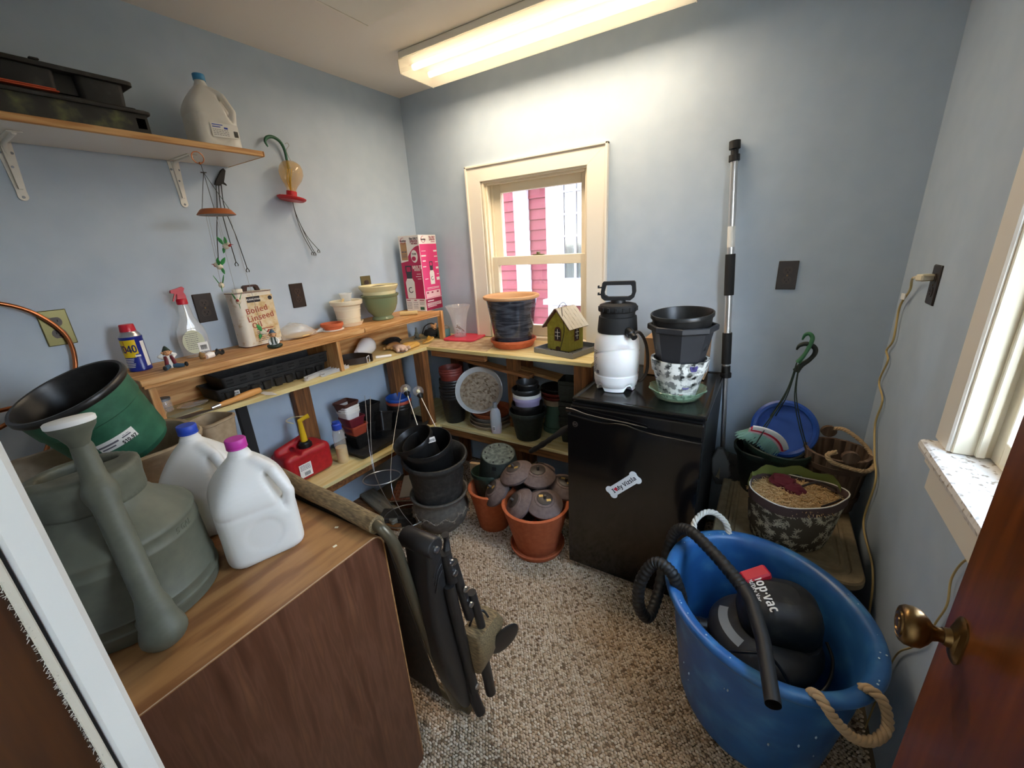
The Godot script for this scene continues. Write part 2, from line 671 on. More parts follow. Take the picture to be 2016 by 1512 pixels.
func carpet(parent: Node) -> void:
	# berber loops: small humps in rows, each its own tint
	var s := begin()
	ball(s, Vector3.ZERO, Vector3(0.0062, 0.0055, 0.0038), 6)
	var mm := MultiMesh.new()
	mm.transform_format = MultiMesh.TRANSFORM_3D
	mm.use_colors = true
	mm.mesh = mesh_of(s)
	var spots := []
	var z := 0.02
	var row := 0
	while z < 2.11:
		var x := 0.25 + (0.006 if row % 2 else 0.0)
		while x < 2.40:
			if not (x < 1.2 and z > 1.62):
				spots.append(Vector3(x + rng.randf_range(-0.002, 0.002), -0.003 + rng.randf_range(-0.0015, 0.001), z + rng.randf_range(-0.0012, 0.0012)))
			x += 0.0112
		z += 0.0078
		row += 1
	mm.instance_count = spots.size()
	var tints := [Color(0.64, 0.49, 0.33), Color(0.70, 0.55, 0.39), Color(0.57, 0.42, 0.27), Color(0.74, 0.60, 0.44), Color(0.47, 0.33, 0.20), Color(0.26, 0.17, 0.10)]
	for i in spots.size():
		var b := Basis.from_euler(Vector3(rng.randf_range(-0.3, 0.3), rng.randf_range(-0.5, 0.5), rng.randf_range(-0.3, 0.3))).scaled(Vector3.ONE * rng.randf_range(0.85, 1.2))
		mm.set_instance_transform(i, Transform3D(b, spots[i]))
		var w := rng.randf()
		mm.set_instance_color(i, tints[5 if w > 0.94 else (4 if w > 0.82 else rng.randi_range(0, 3))])
	var o := MultiMeshInstance3D.new()
	o.name = "carpet_loops"
	o.multimesh = mm
	o.material_override = mat("#ffffff", 0.95, 0.0, {"vertex_color_use_as_albedo": true})
	o.set_meta("kind", "stuff")
	parent.add_child(o, true)

func casing_board(parent: Node, poly: PackedVector2Array, xf: Transform3D) -> void:
	var s := begin()
	prism(s, poly, 0.018, xf)
	put(s, "casing_board", M.trim, parent)

func window_back() -> void:
	var w := setting("window_1", "cream framed double hung window over the potting bench")
	# mitred casing on the wall face, then a raised back band
	casing_board(w, PackedVector2Array([Vector2(0.452, 0.915), Vector2(0.543, 0.915), Vector2(0.543, 1.79), Vector2(0.452, 1.868)]), at(0, 0, 0.0002))
	casing_board(w, PackedVector2Array([Vector2(0.4522, 1.8682), Vector2(0.5435, 1.7905), Vector2(1.1745, 1.7905), Vector2(1.273, 1.8682)]), at(0, 0, 0.0002))
	casing_board(w, PackedVector2Array([Vector2(1.175, 0.915), Vector2(1.2735, 0.915), Vector2(1.2735, 1.868), Vector2(1.175, 1.79)]), at(0, 0, 0.0002))
	var s := begin()
	block(s, v3(0.447, 0.915, 0.0), v3(0.458, 1.874, 0.027), 0.002)
	block(s, v3(1.267, 0.915, 0.0), v3(1.279, 1.874, 0.027), 0.002)
	block(s, v3(0.447, 1.863, 0.0), v3(1.279, 1.875, 0.027), 0.002)
	put(s, "back_band", M.trim, w)
	# jamb lining and stops
	s = begin()
	block(s, v3(0.548, 0.915, -0.125), v3(0.560, 1.792, 0.010), 0.001)
	block(s, v3(1.170, 0.915, -0.125), v3(1.180, 1.792, 0.010), 0.001)
	block(s, v3(0.548, 1.780, -0.125), v3(1.180, 1.795, 0.010), 0.001)
	put(s, "jamb_lining", M.sash, w)
	s = begin()
	for x in [0.5605, 1.1555]:
		block(s, v3(x, 0.93, -0.018), v3(x + 0.0125, 1.780, -0.006), 0.002)
		block(s, v3(x, 0.93, -0.070), v3(x + 0.0125, 1.780, -0.058), 0.002)
	block(s, v3(0.5735, 1.768, -0.018), v3(1.155, 1.780, -0.006), 0.002)
	put(s, "stop", M.sash, w)
	sash(w, 0.568, 1.164, 1.335, 1.776, -0.100, 0.052, 0.046, 0.050)
	sash(w, 0.566, 1.166, 0.932, 1.385, -0.054, 0.040, 0.048, 0.062)
	# stool
	s = begin()
	block(s, v3(0.548, 0.895, -0.16), v3(1.180, 0.929, 0.012), 0.004)
	put(s, "window_sill", M.sash, w)
	# sash lock
	s = begin()
	block(s, v3(0.835, 1.386, -0.052), v3(0.90, 1.392, -0.03), 0.001)
	lathe(s, [Vector2(0, 1.391), Vector2(0.011, 1.391), Vector2(0.011, 1.403), Vector2(0, 1.406)], 12, at(0.865, 0, -0.042))
	put(s, "sash_lock", M.brass_dark, w)

func sash(w: Node3D, x0: float, x1: float, y0: float, y1: float, z: float, side: float, rail: float, bottom: float) -> void:
	var f := Node3D.new()
	f.name = "sash"
	w.add_child(f, true)
	var t := 0.034
	part_block(f, "stile", M.sash, v3(x0, y0, z), v3(x0 + side, y1, z + t))
	part_block(f, "stile", M.sash, v3(x1 - side, y0, z), v3(x1, y1, z + t))
	part_block(f, "rail", M.sash, v3(x0 + side, y0, z + 0.0005), v3(x1 - side, y0 + bottom, z + t - 0.0005))
	part_block(f, "rail", M.sash, v3(x0 + side, y1 - rail, z + 0.0005), v3(x1 - side, y1, z + t - 0.0005))
	part_block(f, "pane", M.pane, v3(x0 + side - 0.004, y0 + bottom - 0.004, z + 0.015), v3(x1 - side + 0.004, y1 - rail + 0.004, z + 0.018), 0.0)

func window_right() -> void:
	var w := setting("window_2", "white window with a deep dirty sill in the wall beside the door")
	var s := begin()
	block(s, v3(2.392, 0.925, 0.742), v3(2.41, 2.03, 0.826), 0.004)
	block(s, v3(2.392, 0.925, 1.498), v3(2.41, 2.03, 1.585), 0.004)
	block(s, v3(2.392, 1.948, 0.742), v3(2.41, 2.035, 1.585), 0.004)
	put(s, "casing", M.trim, w)
	s = begin()
	block(s, v3(2.40, 0.927, 0.818), v3(2.535, 1.95, 0.832), 0.002)
	block(s, v3(2.40, 0.927, 1.492), v3(2.535, 1.95, 1.505), 0.002)
	block(s, v3(2.40, 1.94, 0.818), v3(2.535, 1.955, 1.505), 0.002)
	put(s, "jamb_lining", M.sash, w)
	s = begin()
	block(s, v3(2.435, 0.93, 0.8325), v3(2.450, 1.94, 0.846), 0.002)
	block(s, v3(2.435, 0.93, 1.478), v3(2.450, 1.94, 1.4915), 0.002)
	put(s, "stop", M.sash, w)
	# stool with a rounded nose, then the apron
	s = begin()
	var prof := PackedVector2Array([Vector2(2.545, 0.897), Vector2(2.545, 0.925), Vector2(2.368, 0.925), Vector2(2.3625, 0.922), Vector2(2.36, 0.911), Vector2(2.3625, 0.900), Vector2(2.368, 0.897)])
	var inner := PackedVector2Array([Vector2(2.409, 0.897), Vector2(2.409, 0.925), Vector2(2.368, 0.925), Vector2(2.3625, 0.922), Vector2(2.36, 0.911), Vector2(2.3625, 0.900), Vector2(2.368, 0.897)])
	prism(s, prof, 0.675, at(0, 0, 0.825))
	prism(s, inner, 0.063, at(0, 0, 0.762))
	prism(s, inner, 0.075, at(0, 0, 1.500))
	put(s, "window_sill", M.sill_paint, w)
	s = begin()
	block(s, v3(2.388, 0.800, 0.780), v3(2.4099, 0.8965, 1.56), 0.004)
	block(s, v3(2.374, 0.868, 0.776), v3(2.4099, 0.8968, 1.564), 0.008)
	put(s, "apron", M.trim, w)
	var f := Node3D.new()
	f.name = "sash"
	w.add_child(f, true)
	for q in [["stile", 0.8325, 0.873, 0.927, 1.94], ["stile", 1.452, 1.4915, 0.927, 1.94], ["rail", 0.873, 1.452, 0.927, 0.985], ["rail", 0.873, 1.452, 1.41, 1.45], ["rail", 0.873, 1.452, 1.90, 1.94]]:
		part_block(f, q[0], M.sash, v3(2.462, q[3], q[1]), v3(2.494, q[4], q[2]))
	part_block(f, "pane", M.pane, v3(2.477, 0.98, 0.87), v3(2.480, 1.412, 1.455), 0.0)
	part_block(f, "pane", M.pane, v3(2.477, 1.448, 0.87), v3(2.480, 1.905, 1.455), 0.0)

func doorway() -> void:
	# frame at the camera's elbow: white inner edge, felt weatherstrip, stained jamb
	var t := setting("trim_1", "white painted door frame edge with fuzzy weatherstrip")
	part_block(t, "white_edge", M.enamel_white, v3(1.462, 0, 2.046), v3(1.494, 2.07, 2.0715), 0.004)
	part_block(t, "gap_strip", M.outlet_hole, v3(1.466, 0, 2.0715), v3(1.492, 2.07, 2.0735), 0.0)
	var s := begin()
	block(s, v3(1.466, 0, 2.0735), v3(1.495, 2.07, 2.080), 0.001)
	put(s, "felt_strip", M.planter_pale, t)
	# loose felt hairs along the strip
	s = begin()
	for i in 1500:
		var y := rng.randf_range(0.6, 1.5)
		var p := v3(1.494, y, rng.randf_range(2.076, 2.081))
		var q := p + v3(rng.randf_range(-0.001, 0.002), rng.randf_range(-0.002, 0.002), rng.randf_range(0.0005, 0.0025))
		tube(s, PackedVector3Array([p, q]), 0.00025, 3, false, false)
	put(s, "felt_hair", M.rope_white, t).set_meta("kind", "stuff")
	part_block(t, "jamb", M.jamb_wood, v3(1.462, 0, 2.080), v3(1.488, 2.07, 2.2), 0.002)
	s = begin()
	block(s, v3(1.462, 2.05, 2.046), v3(2.31, 2.072, 2.2), 0.002)
	block(s, v3(2.294, 0, 2.046), v3(2.31, 2.05, 2.2), 0.002)
	put(s, "head_jamb", M.enamel_white, t)
	# the door stands open along wall_right
	var d := setting("door_1", "brown stained wooden door standing open with an old brass knob")
	d.position = v3(2.256, 0.01, 1.412)
	s = begin()
	block(s, v3(0, 0, 0), v3(0.036, 2.03, 0.72), 0.002)
	put(s, "slab", M.door, d)
	var k := Node3D.new()
	k.name = "door_knob"
	d.add_child(k)
	k.transform = Transform3D(Basis(), v3(0, 0.915, 0.044)) * pointing(Vector3.ZERO, Vector3.LEFT)
	s = begin()
	# long-cornered rosette, then the turned knob
	var rows := []
	for q in [[0.017, 0.034, 0.0], [0.017, 0.034, 0.002], [0.0145, 0.031, 0.004], [0.012, 0.026, 0.0055], [0.0115, 0.0125, 0.009], [0.0105, 0.0105, 0.016]]:
		rows.append(rrect(q[1], q[0], q[0] * 0.95, q[2], 6))
	loft(s, rows)
	put(s, "rosette", M.bronze, k)
	s = begin()
	lathe(s, [Vector2(0.0, 0.010), Vector2(0.0095, 0.012), Vector2(0.0088, 0.02), Vector2(0.011, 0.026), Vector2(0.018, 0.031), Vector2(0.0245, 0.038), Vector2(0.0262, 0.045), Vector2(0.0255, 0.053), Vector2(0.0225, 0.0575), Vector2(0.0195, 0.0585), Vector2(0.0185, 0.057), Vector2(0.0165, 0.057), Vector2(0.0155, 0.0595), Vector2(0.011, 0.0602), Vector2(0.010, 0.0585), Vector2(0.0075, 0.0585), Vector2(0.0065, 0.0605), Vector2(0.0, 0.061)], 28)
	put(s, "knob", M.bronze, k)

func garden() -> void:
	# what the back window looks out on: a red clapboard house with white trim
	var s := begin()
	block(s, v3(-9, -0.35, -9), v3(9, -0.25, -0.14))
	var g := put(s, "ground", M.gravel, self)
	g.set_meta("kind", "structure")
	s = begin()
	block(s, v3(2.56, -0.35, -0.14), v3(9, -0.25, 5))
	put(s, "ground_side", M.gravel, self).set_meta("kind", "structure")
	var h := thing("red_house", "red clapboard house wall with white trim seen through the window", "house", at(0.348, 0.046, -1.70).scaled_local(Vector3.ONE * 0.825))
	s = begin()
	block(s, v3(-4.6, 0, -0.4), v3(4.4, 8.0, -0.02))
	put(s, "wall_core", M.siding, h)
	var bs := begin()
	# one bevelled clapboard, shared
	prism(bs, PackedVector2Array([Vector2(0, 0), Vector2(0.022, 0), Vector2(0.006, 0.125), Vector2(0, 0.125)]), 1.0)
	var board := mesh_of(bs)
	var spans := [[-2.6, -1.16], [-1.02, -0.74], [-0.55, -0.30]]
	for sp in spans:
		for i in 24:
			var y := 0.25 + i * 0.115
			var o := put(board, "clapboard", M.siding, h)
			o.transform = Transform3D(Basis(Vector3(0, 0, 1), Vector3(0, 1, 0), Vector3(-(sp[1] - sp[0]), 0, 0)), v3(sp[1], y, -0.0215))
	for i in 5:
		var o := put(board, "clapboard", M.siding, h)
		o.transform = Transform3D(Basis(Vector3(0, 0, 1), Vector3(0, 1, 0), Vector3(-1.7, 0, 0)), v3(1.4, 0.25 + i * 0.115, -0.0215))
	for t in [[-1.16, -1.02, 0.02], [-0.74, -0.665, 0.03], [-0.655, -0.55, 0.045]]:
		part_block(h, "trim_board", M.trim_out, v3(t[0], 0.25, -0.02), v3(t[1], 3.3, t[2]))
	part_block(h, "foundation", M.grey, v3(-4.6, -0.36, -0.38), v3(4.4, 0.25, 0.01))
	# garden door or window with small panes
	var w := Node3D.new()
	w.name = "paned_window"
	h.add_child(w)
	part_block(w, "frame_board", M.trim_out, v3(-0.30, 0.82, -0.02), v3(-0.115, 3.3, 0.05))
	part_block(w, "frame_board", M.trim_out, v3(0.93, 0.82, -0.02), v3(1.05, 3.3, 0.05))
	part_block(w, "frame_board", M.trim_out, v3(-0.115, 1.06, -0.02), v3(0.93, 1.30, 0.03))
	part_block(w, "window_sill", M.trim_out, v3(-0.32, 1.0, -0.02), v3(1.08, 1.06, 0.14))
	for c in 7:
		part_block(w, "muntin", M.trim_out, v3(-0.115 + c * 0.15, 1.30, 0.0), v3(-0.095 + c * 0.15, 3.0, 0.02))
	for r in 6:
		part_block(w, "muntin", M.trim_out, v3(-0.115, 1.52 + r * 0.235, 0.0), v3(0.93, 1.54 + r * 0.235, 0.019))
	part_block(w, "pane", M.far_glass, v3(-0.115, 1.30, -0.005), v3(0.93, 3.0, 0.0), 0.0)
	# curtain behind the panes
	s = begin()
	var row0 := PackedVector3Array()
	var row1 := PackedVector3Array()
	for i in 121:
		var x := -0.115 + 1.045 * i / 120.0
		var z := -0.013 + 0.005 * sin(i * 0.9) + 0.002 * sin(i * 2.3)
		row0.append(v3(x, 1.3, z)); row1.append(v3(x, 3.0, z))
	grid(s, [row0, row1], false)
	put(s, "curtain", M.curtain, w)
	# meter box on the wall
	part_block(h, "junction_box", M.galvanised, v3(-0.48, 2.34, 0.0), v3(-0.38, 2.45, 0.06), 0.004)

func extra_materials() -> void:
	M.planter_pale = mat("#cfc5b0", 0.95)
	M.gravel = grained(noise(0.08, "#363c24", "#555a3c", 61, 4), 0.95, Vector3(1.5, 1.5, 1.5))
	M.siding = grained(noise(0.03, "#6d1822", "#7d222d", 62, 3), 0.7, Vector3(2, 2, 2))
	M.trim_out = mat("#c9c2cb", 0.6)
	M.far_glass = clear("#d8e4e0", 0.04, 0.05)
	M.curtain = mat("#55574c", 0.9)
	M.jamb_wood = grained(noise(0.01, "#2e160a", "#55300f", 67, 5, 512), 0.4, Vector3(5, 0.5, 5))
	M.brick_orange = mat("#c9542f", 0.5)
	M.bird_cream = mat("#e6dcc0", 0.25)
	M.bird_green = mat("#3f9a4e", 0.2, 0.0, {"clearcoat_enabled": true, "clearcoat": 0.5})
	M.skin = mat("#dca777", 0.6)
	M.hair = mat("#8a6a3e", 0.8)
	M.vest_red = mat("#6e1f2b", 0.5)
	M.jean = mat("#3e5f78", 0.5)
	M.can_blue = mat("#1a2a8c", 0.3)
	M.can_blue_dark = mat("#141f6e", 0.35)
	M.can_yellow = mat("#eecb1d", 0.35)
	M.can_red = mat("#d01c33", 0.35)
	M.label_green = mat("#c9cdb2", 0.6)
	M.tin_cream = grained(noise(0.02, "#b48d5c", "#e9e2d2", 65, 4, 256, [[0.28, "#d8c9aa"], [0.36, "#e6ddca"]]), 0.4, Vector3(4, 4, 4))
	M.tin_stain = grained(noise(0.025, "#c69f63", "#e8ddc2", 66, 4, 256, [[0.5, "#dcc59a"]]), 0.5, Vector3(4, 4, 4))
	M.rust = mat("#5b3328", 0.6, 0.2)
	M.rust_dark = mat("#3c241d", 0.5, 0.2)
	M.ink_rust = mat("#a5563f", 0.7)
	M.ink_grey = mat("#3c4048", 0.6)
	M.film_white = clear("#f3f2ee", 0.6, 0.3)
	M.plastic_milky = clear("#f2f2ee", 0.5, 0.3)
	M.cream_yellow = mat("#e8dba8", 0.2)
	M.glaze_green = mat("#7d8a67", 0.16)
	M.soil = mat("#4a3626", 0.95)
	M.box_white = mat("#efe9e2", 0.55)
	M.box_pink = mat("#e2417a", 0.5)
	M.box_pink_dark = mat("#b92454", 0.5)
	M.box_maroon = mat("#93193f", 0.5)
	M.box_rose = mat("#ecc3c4", 0.5)

func outlet(where: Transform3D, label: String, plate: Material, face: Material) -> Node3D:
	# plate in x, y; facing +z
	var o := thing("wall_outlet", label, "outlet", where, "duplex outlets on the blue walls")
	var s := begin()
	var rows := []
	for q in [[0.035, 0.0575, 0.0], [0.035, 0.0575, 0.0025], [0.0325, 0.055, 0.005], [0.0, 0.0, 0.005]]:
		if q[0] > 0:
			rows.append(rrect(q[0], q[1], 0.002, q[2], 2))
	loft(s, rows)
	var turn := Transform3D(Basis(Vector3.RIGHT, PI / 2), Vector3.ZERO)
	put(s, "cover_plate", plate, o, turn)
	for sy in [-1, 1]:
		s = begin()
		var pts := PackedVector2Array()
		for i in 20:
			var t := TAU * i / 20
			pts.append(Vector2(0.0172 * cos(t), clampf(0.0172 * sin(t), -0.0142, 0.0142)))
		prism(s, pts, 0.0015, at(0, 0, 0.0049))
		var r := put(s, "receptacle", face, o, at(0, 0.0195 * sy, 0))
		s = begin()
		block(s, v3(-0.0078, -0.001, 0.0062), v3(-0.0052, 0.007, 0.0068))
		block(s, v3(0.0052, -0.001, 0.0062), v3(0.0076, 0.006, 0.0068))
		lathe(s, [Vector2(0, 0), Vector2(0.0026, 0), Vector2(0.0026, 0.0005), Vector2(0, 0.0005)], 10, at(0, -0.0065, 0.0063, 0, 90))
		put(s, "slots", M.outlet_hole, r)
	s = begin()
	lathe(s, [Vector2(0, 0), Vector2(0.0034, 0), Vector2(0.003, 0.0012), Vector2(0, 0.0016)], 10, at(0, 0, 0.005, 0, 90))
	put(s, "screw", M.bronze, o)
	return o

func pot(rt: float, rb: float, h: float, lip := 0.02, over := 0.004, t := 0.003) -> Array:
	# a flower pot's outline from the middle of its foot up the outside and down the inside
	var k := rb + (rt - over - rb) * (h - lip) / h
	return [Vector2(0, 0.003), Vector2(rb * 0.82, 0.003), Vector2(rb * 0.86, 0.0), Vector2(rb, 0.0), Vector2(rb + 0.001, 0.002), Vector2(k, h - lip), Vector2(rt, h - lip + 0.002), Vector2(rt, h - 0.002), Vector2(rt - 0.0015, h), Vector2(rt - over * 0.6 - t, h), Vector2(rt - over - t, h - 0.003), Vector2(rb - t + (rt - over - rb) * 0.05, t + 0.005), Vector2(rb - t - 0.004, t + 0.003), Vector2(0, t + 0.003)]

func saucer(r: float, h: float, t := 0.003) -> Array:
	return [Vector2(0, 0), Vector2(r * 0.82, 0), Vector2(r * 0.86, 0.002), Vector2(r * 0.97, h - 0.004), Vector2(r, h - 0.003), Vector2(r, h), Vector2(r - t, h), Vector2(r * 0.85 - t, t + 0.003), Vector2(r * 0.8, t + 0.001), Vector2(0, t + 0.001)]

func turned(prof: Array, seg := 40, xf := Transform3D()) -> SurfaceTool:
	var s := begin()
	lathe(s, prof, seg, xf)
	return s

func bench() -> void:
	var b := thing("potting_bench", "wooden corner potting bench with pale plywood top and lower shelf", "bench")
	# tops: the long left run tapers slightly
	var s := begin()
	var flat := Transform3D(Basis(Vector3.RIGHT, PI / 2), Vector3.ZERO)
	prism(s, PackedVector2Array([Vector2(0.002, 0.002), Vector2(0.331, 0.002), Vector2(0.331, 0.36), Vector2(0.318, 0.36), Vector2(0.228, 1.62), Vector2(0.002, 1.62)]), 0.02, at(0, 0.910, 0, 0, 90))
	put(s, "bench_top", M.ply_z, b)
	s = begin()
	block(s, v3(0.332, 0.890, 0.002), v3(1.335, 0.910, 0.360), 0.002)
	put(s, "bench_top", M.ply_x, b)
	# apron rails under the tops
	s = begin()
	block(s, v3(0.335, 0.852, 0.315), v3(0.72, 0.8895, 0.345), 0.002)
	put(s, "apron_rail", M.stud_x, b)
	# lower shelves
	s = begin()
	prism(s, PackedVector2Array([Vector2(0.002, 0.002), Vector2(0.36, 0.002), Vector2(0.36, 0.36), Vector2(0.352, 0.36), Vector2(0.305, 1.42), Vector2(0.002, 1.42)]), 0.018, at(0, 0.420, 0, 0, 90))
	put(s, "lower_shelf", M.ply_z, b)
	s = begin()
	block(s, v3(0.361, 0.402, 0.002), v3(1.300, 0.420, 0.357), 0.002)
	put(s, "lower_shelf", M.ply_x, b)
	s = begin()
	block(s, v3(0.345, 0.352, 0.318), v3(1.295, 0.4015, 0.345), 0.002)
	block(s, v3(0.27, 0.352, 0.37), v3(0.297, 0.4015, 1.40), 0.002)
	put(s, "shelf_rail", M.stud_x, b)
	# posts
	for q in [[0.012, 0.955, 0.038, 0.085], [0.235, 0.345, 0.075, 0.050], [0.045, 0.37, 0.060, 0.075], [0.235, 0.03, 0.075, 0.038], [0.765, 0.165, 0.075, 0.038], [0.765, 0.02, 0.075, 0.038], [1.245, 0.268, 0.066, 0.088], [1.255, 0.02, 0.07, 0.038]]:
		part_block(b, "post", M.stud_y, v3(q[0], 0.0, q[1]), v3(q[0] + q[2], 0.8895, q[1] + q[3]), 0.002)
	part_block(b, "post", M.black_matte, v3(0.12, 0.0, 1.30), v3(0.145, 0.8895, 1.34), 0.002)
	# raised plank on the bench with three uprights and a back board
	var r := thing("raised_shelf", "narrow oak-toned plank riser standing along the bench top", "shelf", at(0, 0.9105, 0))
	part_block(r, "plank", M.pine_z, v3(0.002, 0.158, 0.172), v3(0.283, 0.1795, 0.74), 0.002)
	part_block(r, "plank", M.pine_z, v3(0.002, 0.158, 0.7415), v3(0.280, 0.1795, 1.645), 0.002)
	part_block(r, "edge_strip", M.pine_z, v3(0.2605, 0.148, 0.172), v3(0.279, 0.1575, 1.64), 0.002)
	part_block(r, "upright", M.pine_y, v3(0.002, 0.0, 1.605), v3(0.268, 0.1475, 1.628), 0.002)
	part_block(r, "upright", M.pine_y, v3(0.002, 0.0, 0.890), v3(0.275, 0.1475, 0.908), 0.002)
	part_block(r, "upright", M.pine_y, v3(0.255, 0.0, 0.150), v3(0.29, 0.1785, 0.1715), 0.002)
	part_block(r, "back_board", M.pine_z, v3(0.002, 0.0, 0.20), v3(0.014, 0.1475, 0.889), 0.001)
	part_block(r, "back_board", M.pine_z, v3(0.002, 0.0, 0.909), v3(0.014, 0.1475, 1.604), 0.001)

func wall_shelf() -> void:
	var w := thing("wall_shelf", "white painted plywood wall shelf with bare orange wood edge", "shelf", at(0, 1.817, 0))
	var s := begin()
	block(s, v3(0.002, 0, 1.064), v3(0.268, 0.018, 2.055), 0.001)
	put(s, "board", M.enamel_white, w)
	s = begin()
	block(s, v3(0.2685, -0.0005, 1.064), v3(0.281, 0.0185, 2.055), 0.002)
	block(s, v3(0.002, -0.0005, 1.058), v3(0.281, 0.0185, 1.0635), 0.002)
	put(s, "edge_band", M.pine_z, w)
	for z in [1.258, 1.685]:
		var b := Node3D.new()
		b.name = "bracket"
		w.add_child(b, true)
		b.position = v3(0.0, 0, z)
		# tapering channel on the wall, arm under the board
		s = begin()
		var poly := PackedVector2Array([Vector2(-0.019, -0.001), Vector2(0.019, -0.001), Vector2(0.011, -0.135)])
		for i in 9:
			var t := PI * i / 8
			poly.append(Vector2(0.012 * cos(t), -0.150 - 0.012 * sin(t)))
		poly.append(Vector2(-0.011, -0.135))
		prism(s, poly, 0.0025, at(0.001, 0, 0, 90))
		put(s, "wall_leg", M.enamel_white, b)
		s = begin()
		prism(s, PackedVector2Array([Vector2(-0.008, -0.002), Vector2(0.008, -0.002), Vector2(0.0045, -0.130), Vector2(-0.0045, -0.130)]), 0.010, at(0.003, 0, 0, 90))
		# rib curve into the arm
		var path := spline([v3(0.006, -0.05, 0), v3(0.012, -0.018, 0), v3(0.03, -0.006, 0), v3(0.08, -0.004, 0), v3(0.155, -0.003, 0)], 6)
		tube(s, path, 0.006, 8)
		put(s, "rib", M.enamel_white, b)
		part_block(b, "arm", M.enamel_white, v3(0.003, -0.003, -0.016), v3(0.165, -0.0005, 0.016), 0.0008)
		s = begin()
		for p in [v3(0.0045, -0.152, 0), v3(0.0045, -0.03, 0.012), v3(0.0045, -0.03, -0.012), v3(0.013, -0.07, 0)]:
			lathe(s, [Vector2(0, 0), Vector2(0.004, 0), Vector2(0.0032, 0.0015), Vector2(0, 0.002)], 10, Transform3D(Basis(Vector3.BACK, -PI / 2), p + v3(-0.001, 0, 0)))
		put(s, "screw", M.galvanised, b)
	# --- what stands on it
	var t := thing("seed_tray", "long black seedling tray with mossy stained side on wall shelf", "tray", at(0, 1.8365, 0))
	s = begin()
	holed(s, 2, v3(0.250, 0.0, 1.398), v3(0.254, 0.056, 2.045), 1.405, 1.428, 0.015, 0.044)
	put(s, "front_side", M.tray_mossy, t)
	s = begin()
	block(s, v3(0.03, 0, 1.398), v3(0.2495, 0.003, 2.045))
	block(s, v3(0.03, 0.003, 1.398), v3(0.034, 0.056, 2.045))
	block(s, v3(0.0345, 0.003, 1.398), v3(0.2495, 0.056, 1.401))
	block(s, v3(0.0345, 0.003, 2.042), v3(0.2495, 0.056, 2.045))
	put(s, "side", M.tray_black, t)
	s = begin()
	loft(s, [rrect(0.120, 0.334, 0.012, 0.0, 3, at(0.142, 0, 1.722)), rrect(0.122, 0.336, 0.012, 0.004, 3, at(0.142, 0, 1.722)), rrect(0.122, 0.336, 0.012, 0.008, 3, at(0.142, 0, 1.722)), rrect(0.117, 0.331, 0.012, 0.0105, 3, at(0.142, 0, 1.722))])
	put(s, "rim", M.tray_black, t, at(0, 0.056, 0))
	s = begin()
	loft(s, [rrect(0.105, 0.322, 0.01, 0.0105, 3, at(0.135, 0, 1.735)), rrect(0.107, 0.324, 0.01, 0.013, 3, at(0.135, 0, 1.735)), rrect(0.105, 0.322, 0.01, 0.018, 3, at(0.135, 0, 1.735))])
	put(s, "inner_tray", M.tray_black, t, at(0, 0.056, 0))
	# upper tray with bays
	var u := thing("cell_tray", "black plastic tray with square bays lying on the long seedling tray", "tray", at(0, 1.9115, 0))
	s = begin()
	for q in [[1.425, 1.535], [1.575, 1.70], [1.745, 1.87], [1.91, 2.03]]:
		var hz: float = (q[1] - q[0]) / 2
		var xf := at(0.135, 0, (q[0] + q[1]) / 2)
		loft(s, [rrect(0.082, hz - 0.006, 0.014, 0.0, 4, xf), rrect(0.085, hz - 0.003, 0.014, 0.004, 4, xf), rrect(0.090, hz, 0.014, 0.062, 4, xf)])
	put(s, "bay", M.tray_black, u)
	s = begin()
	block(s, v3(0.06, 0.012, 1.44), v3(0.205, 0.06, 2.03))
	put(s, "web", M.black, u)
	s = begin()
	var xr := at(0.135, 0, 1.725)
	loft(s, [rrect(0.098, 0.318, 0.014, 0.060, 4, xr), rrect(0.102, 0.322, 0.014, 0.061, 4, xr), rrect(0.102, 0.322, 0.014, 0.071, 4, xr), rrect(0.097, 0.317, 0.014, 0.0735, 4, xr)])
	block(s, v3(0.225, 0.0735, 1.60), v3(0.237, 0.079, 1.62), 0.002)
	put(s, "rim", M.tray_black, u)
	var sh := thing("orange_insert", "thin orange plastic sheets pushed between the stacked black trays", "plastic sheet", at(0, 1.9115, 0))
	part_block(sh, "sheet", M.brick_orange, v3(0.228, 0.0, 1.585), v3(0.252, 0.0035, 2.03), 0.0008)
	part_block(sh, "sheet", M.brick_orange, v3(0.226, 0.005, 1.59), v3(0.249, 0.0085, 2.03), 0.0008)
	milk_jug("shelf_jug", "empty translucent water jug with blue cap and paper label on the wall shelf", at(0.125, 1.8365, 1.15, 82), M.sky_cap, 1.0, true)

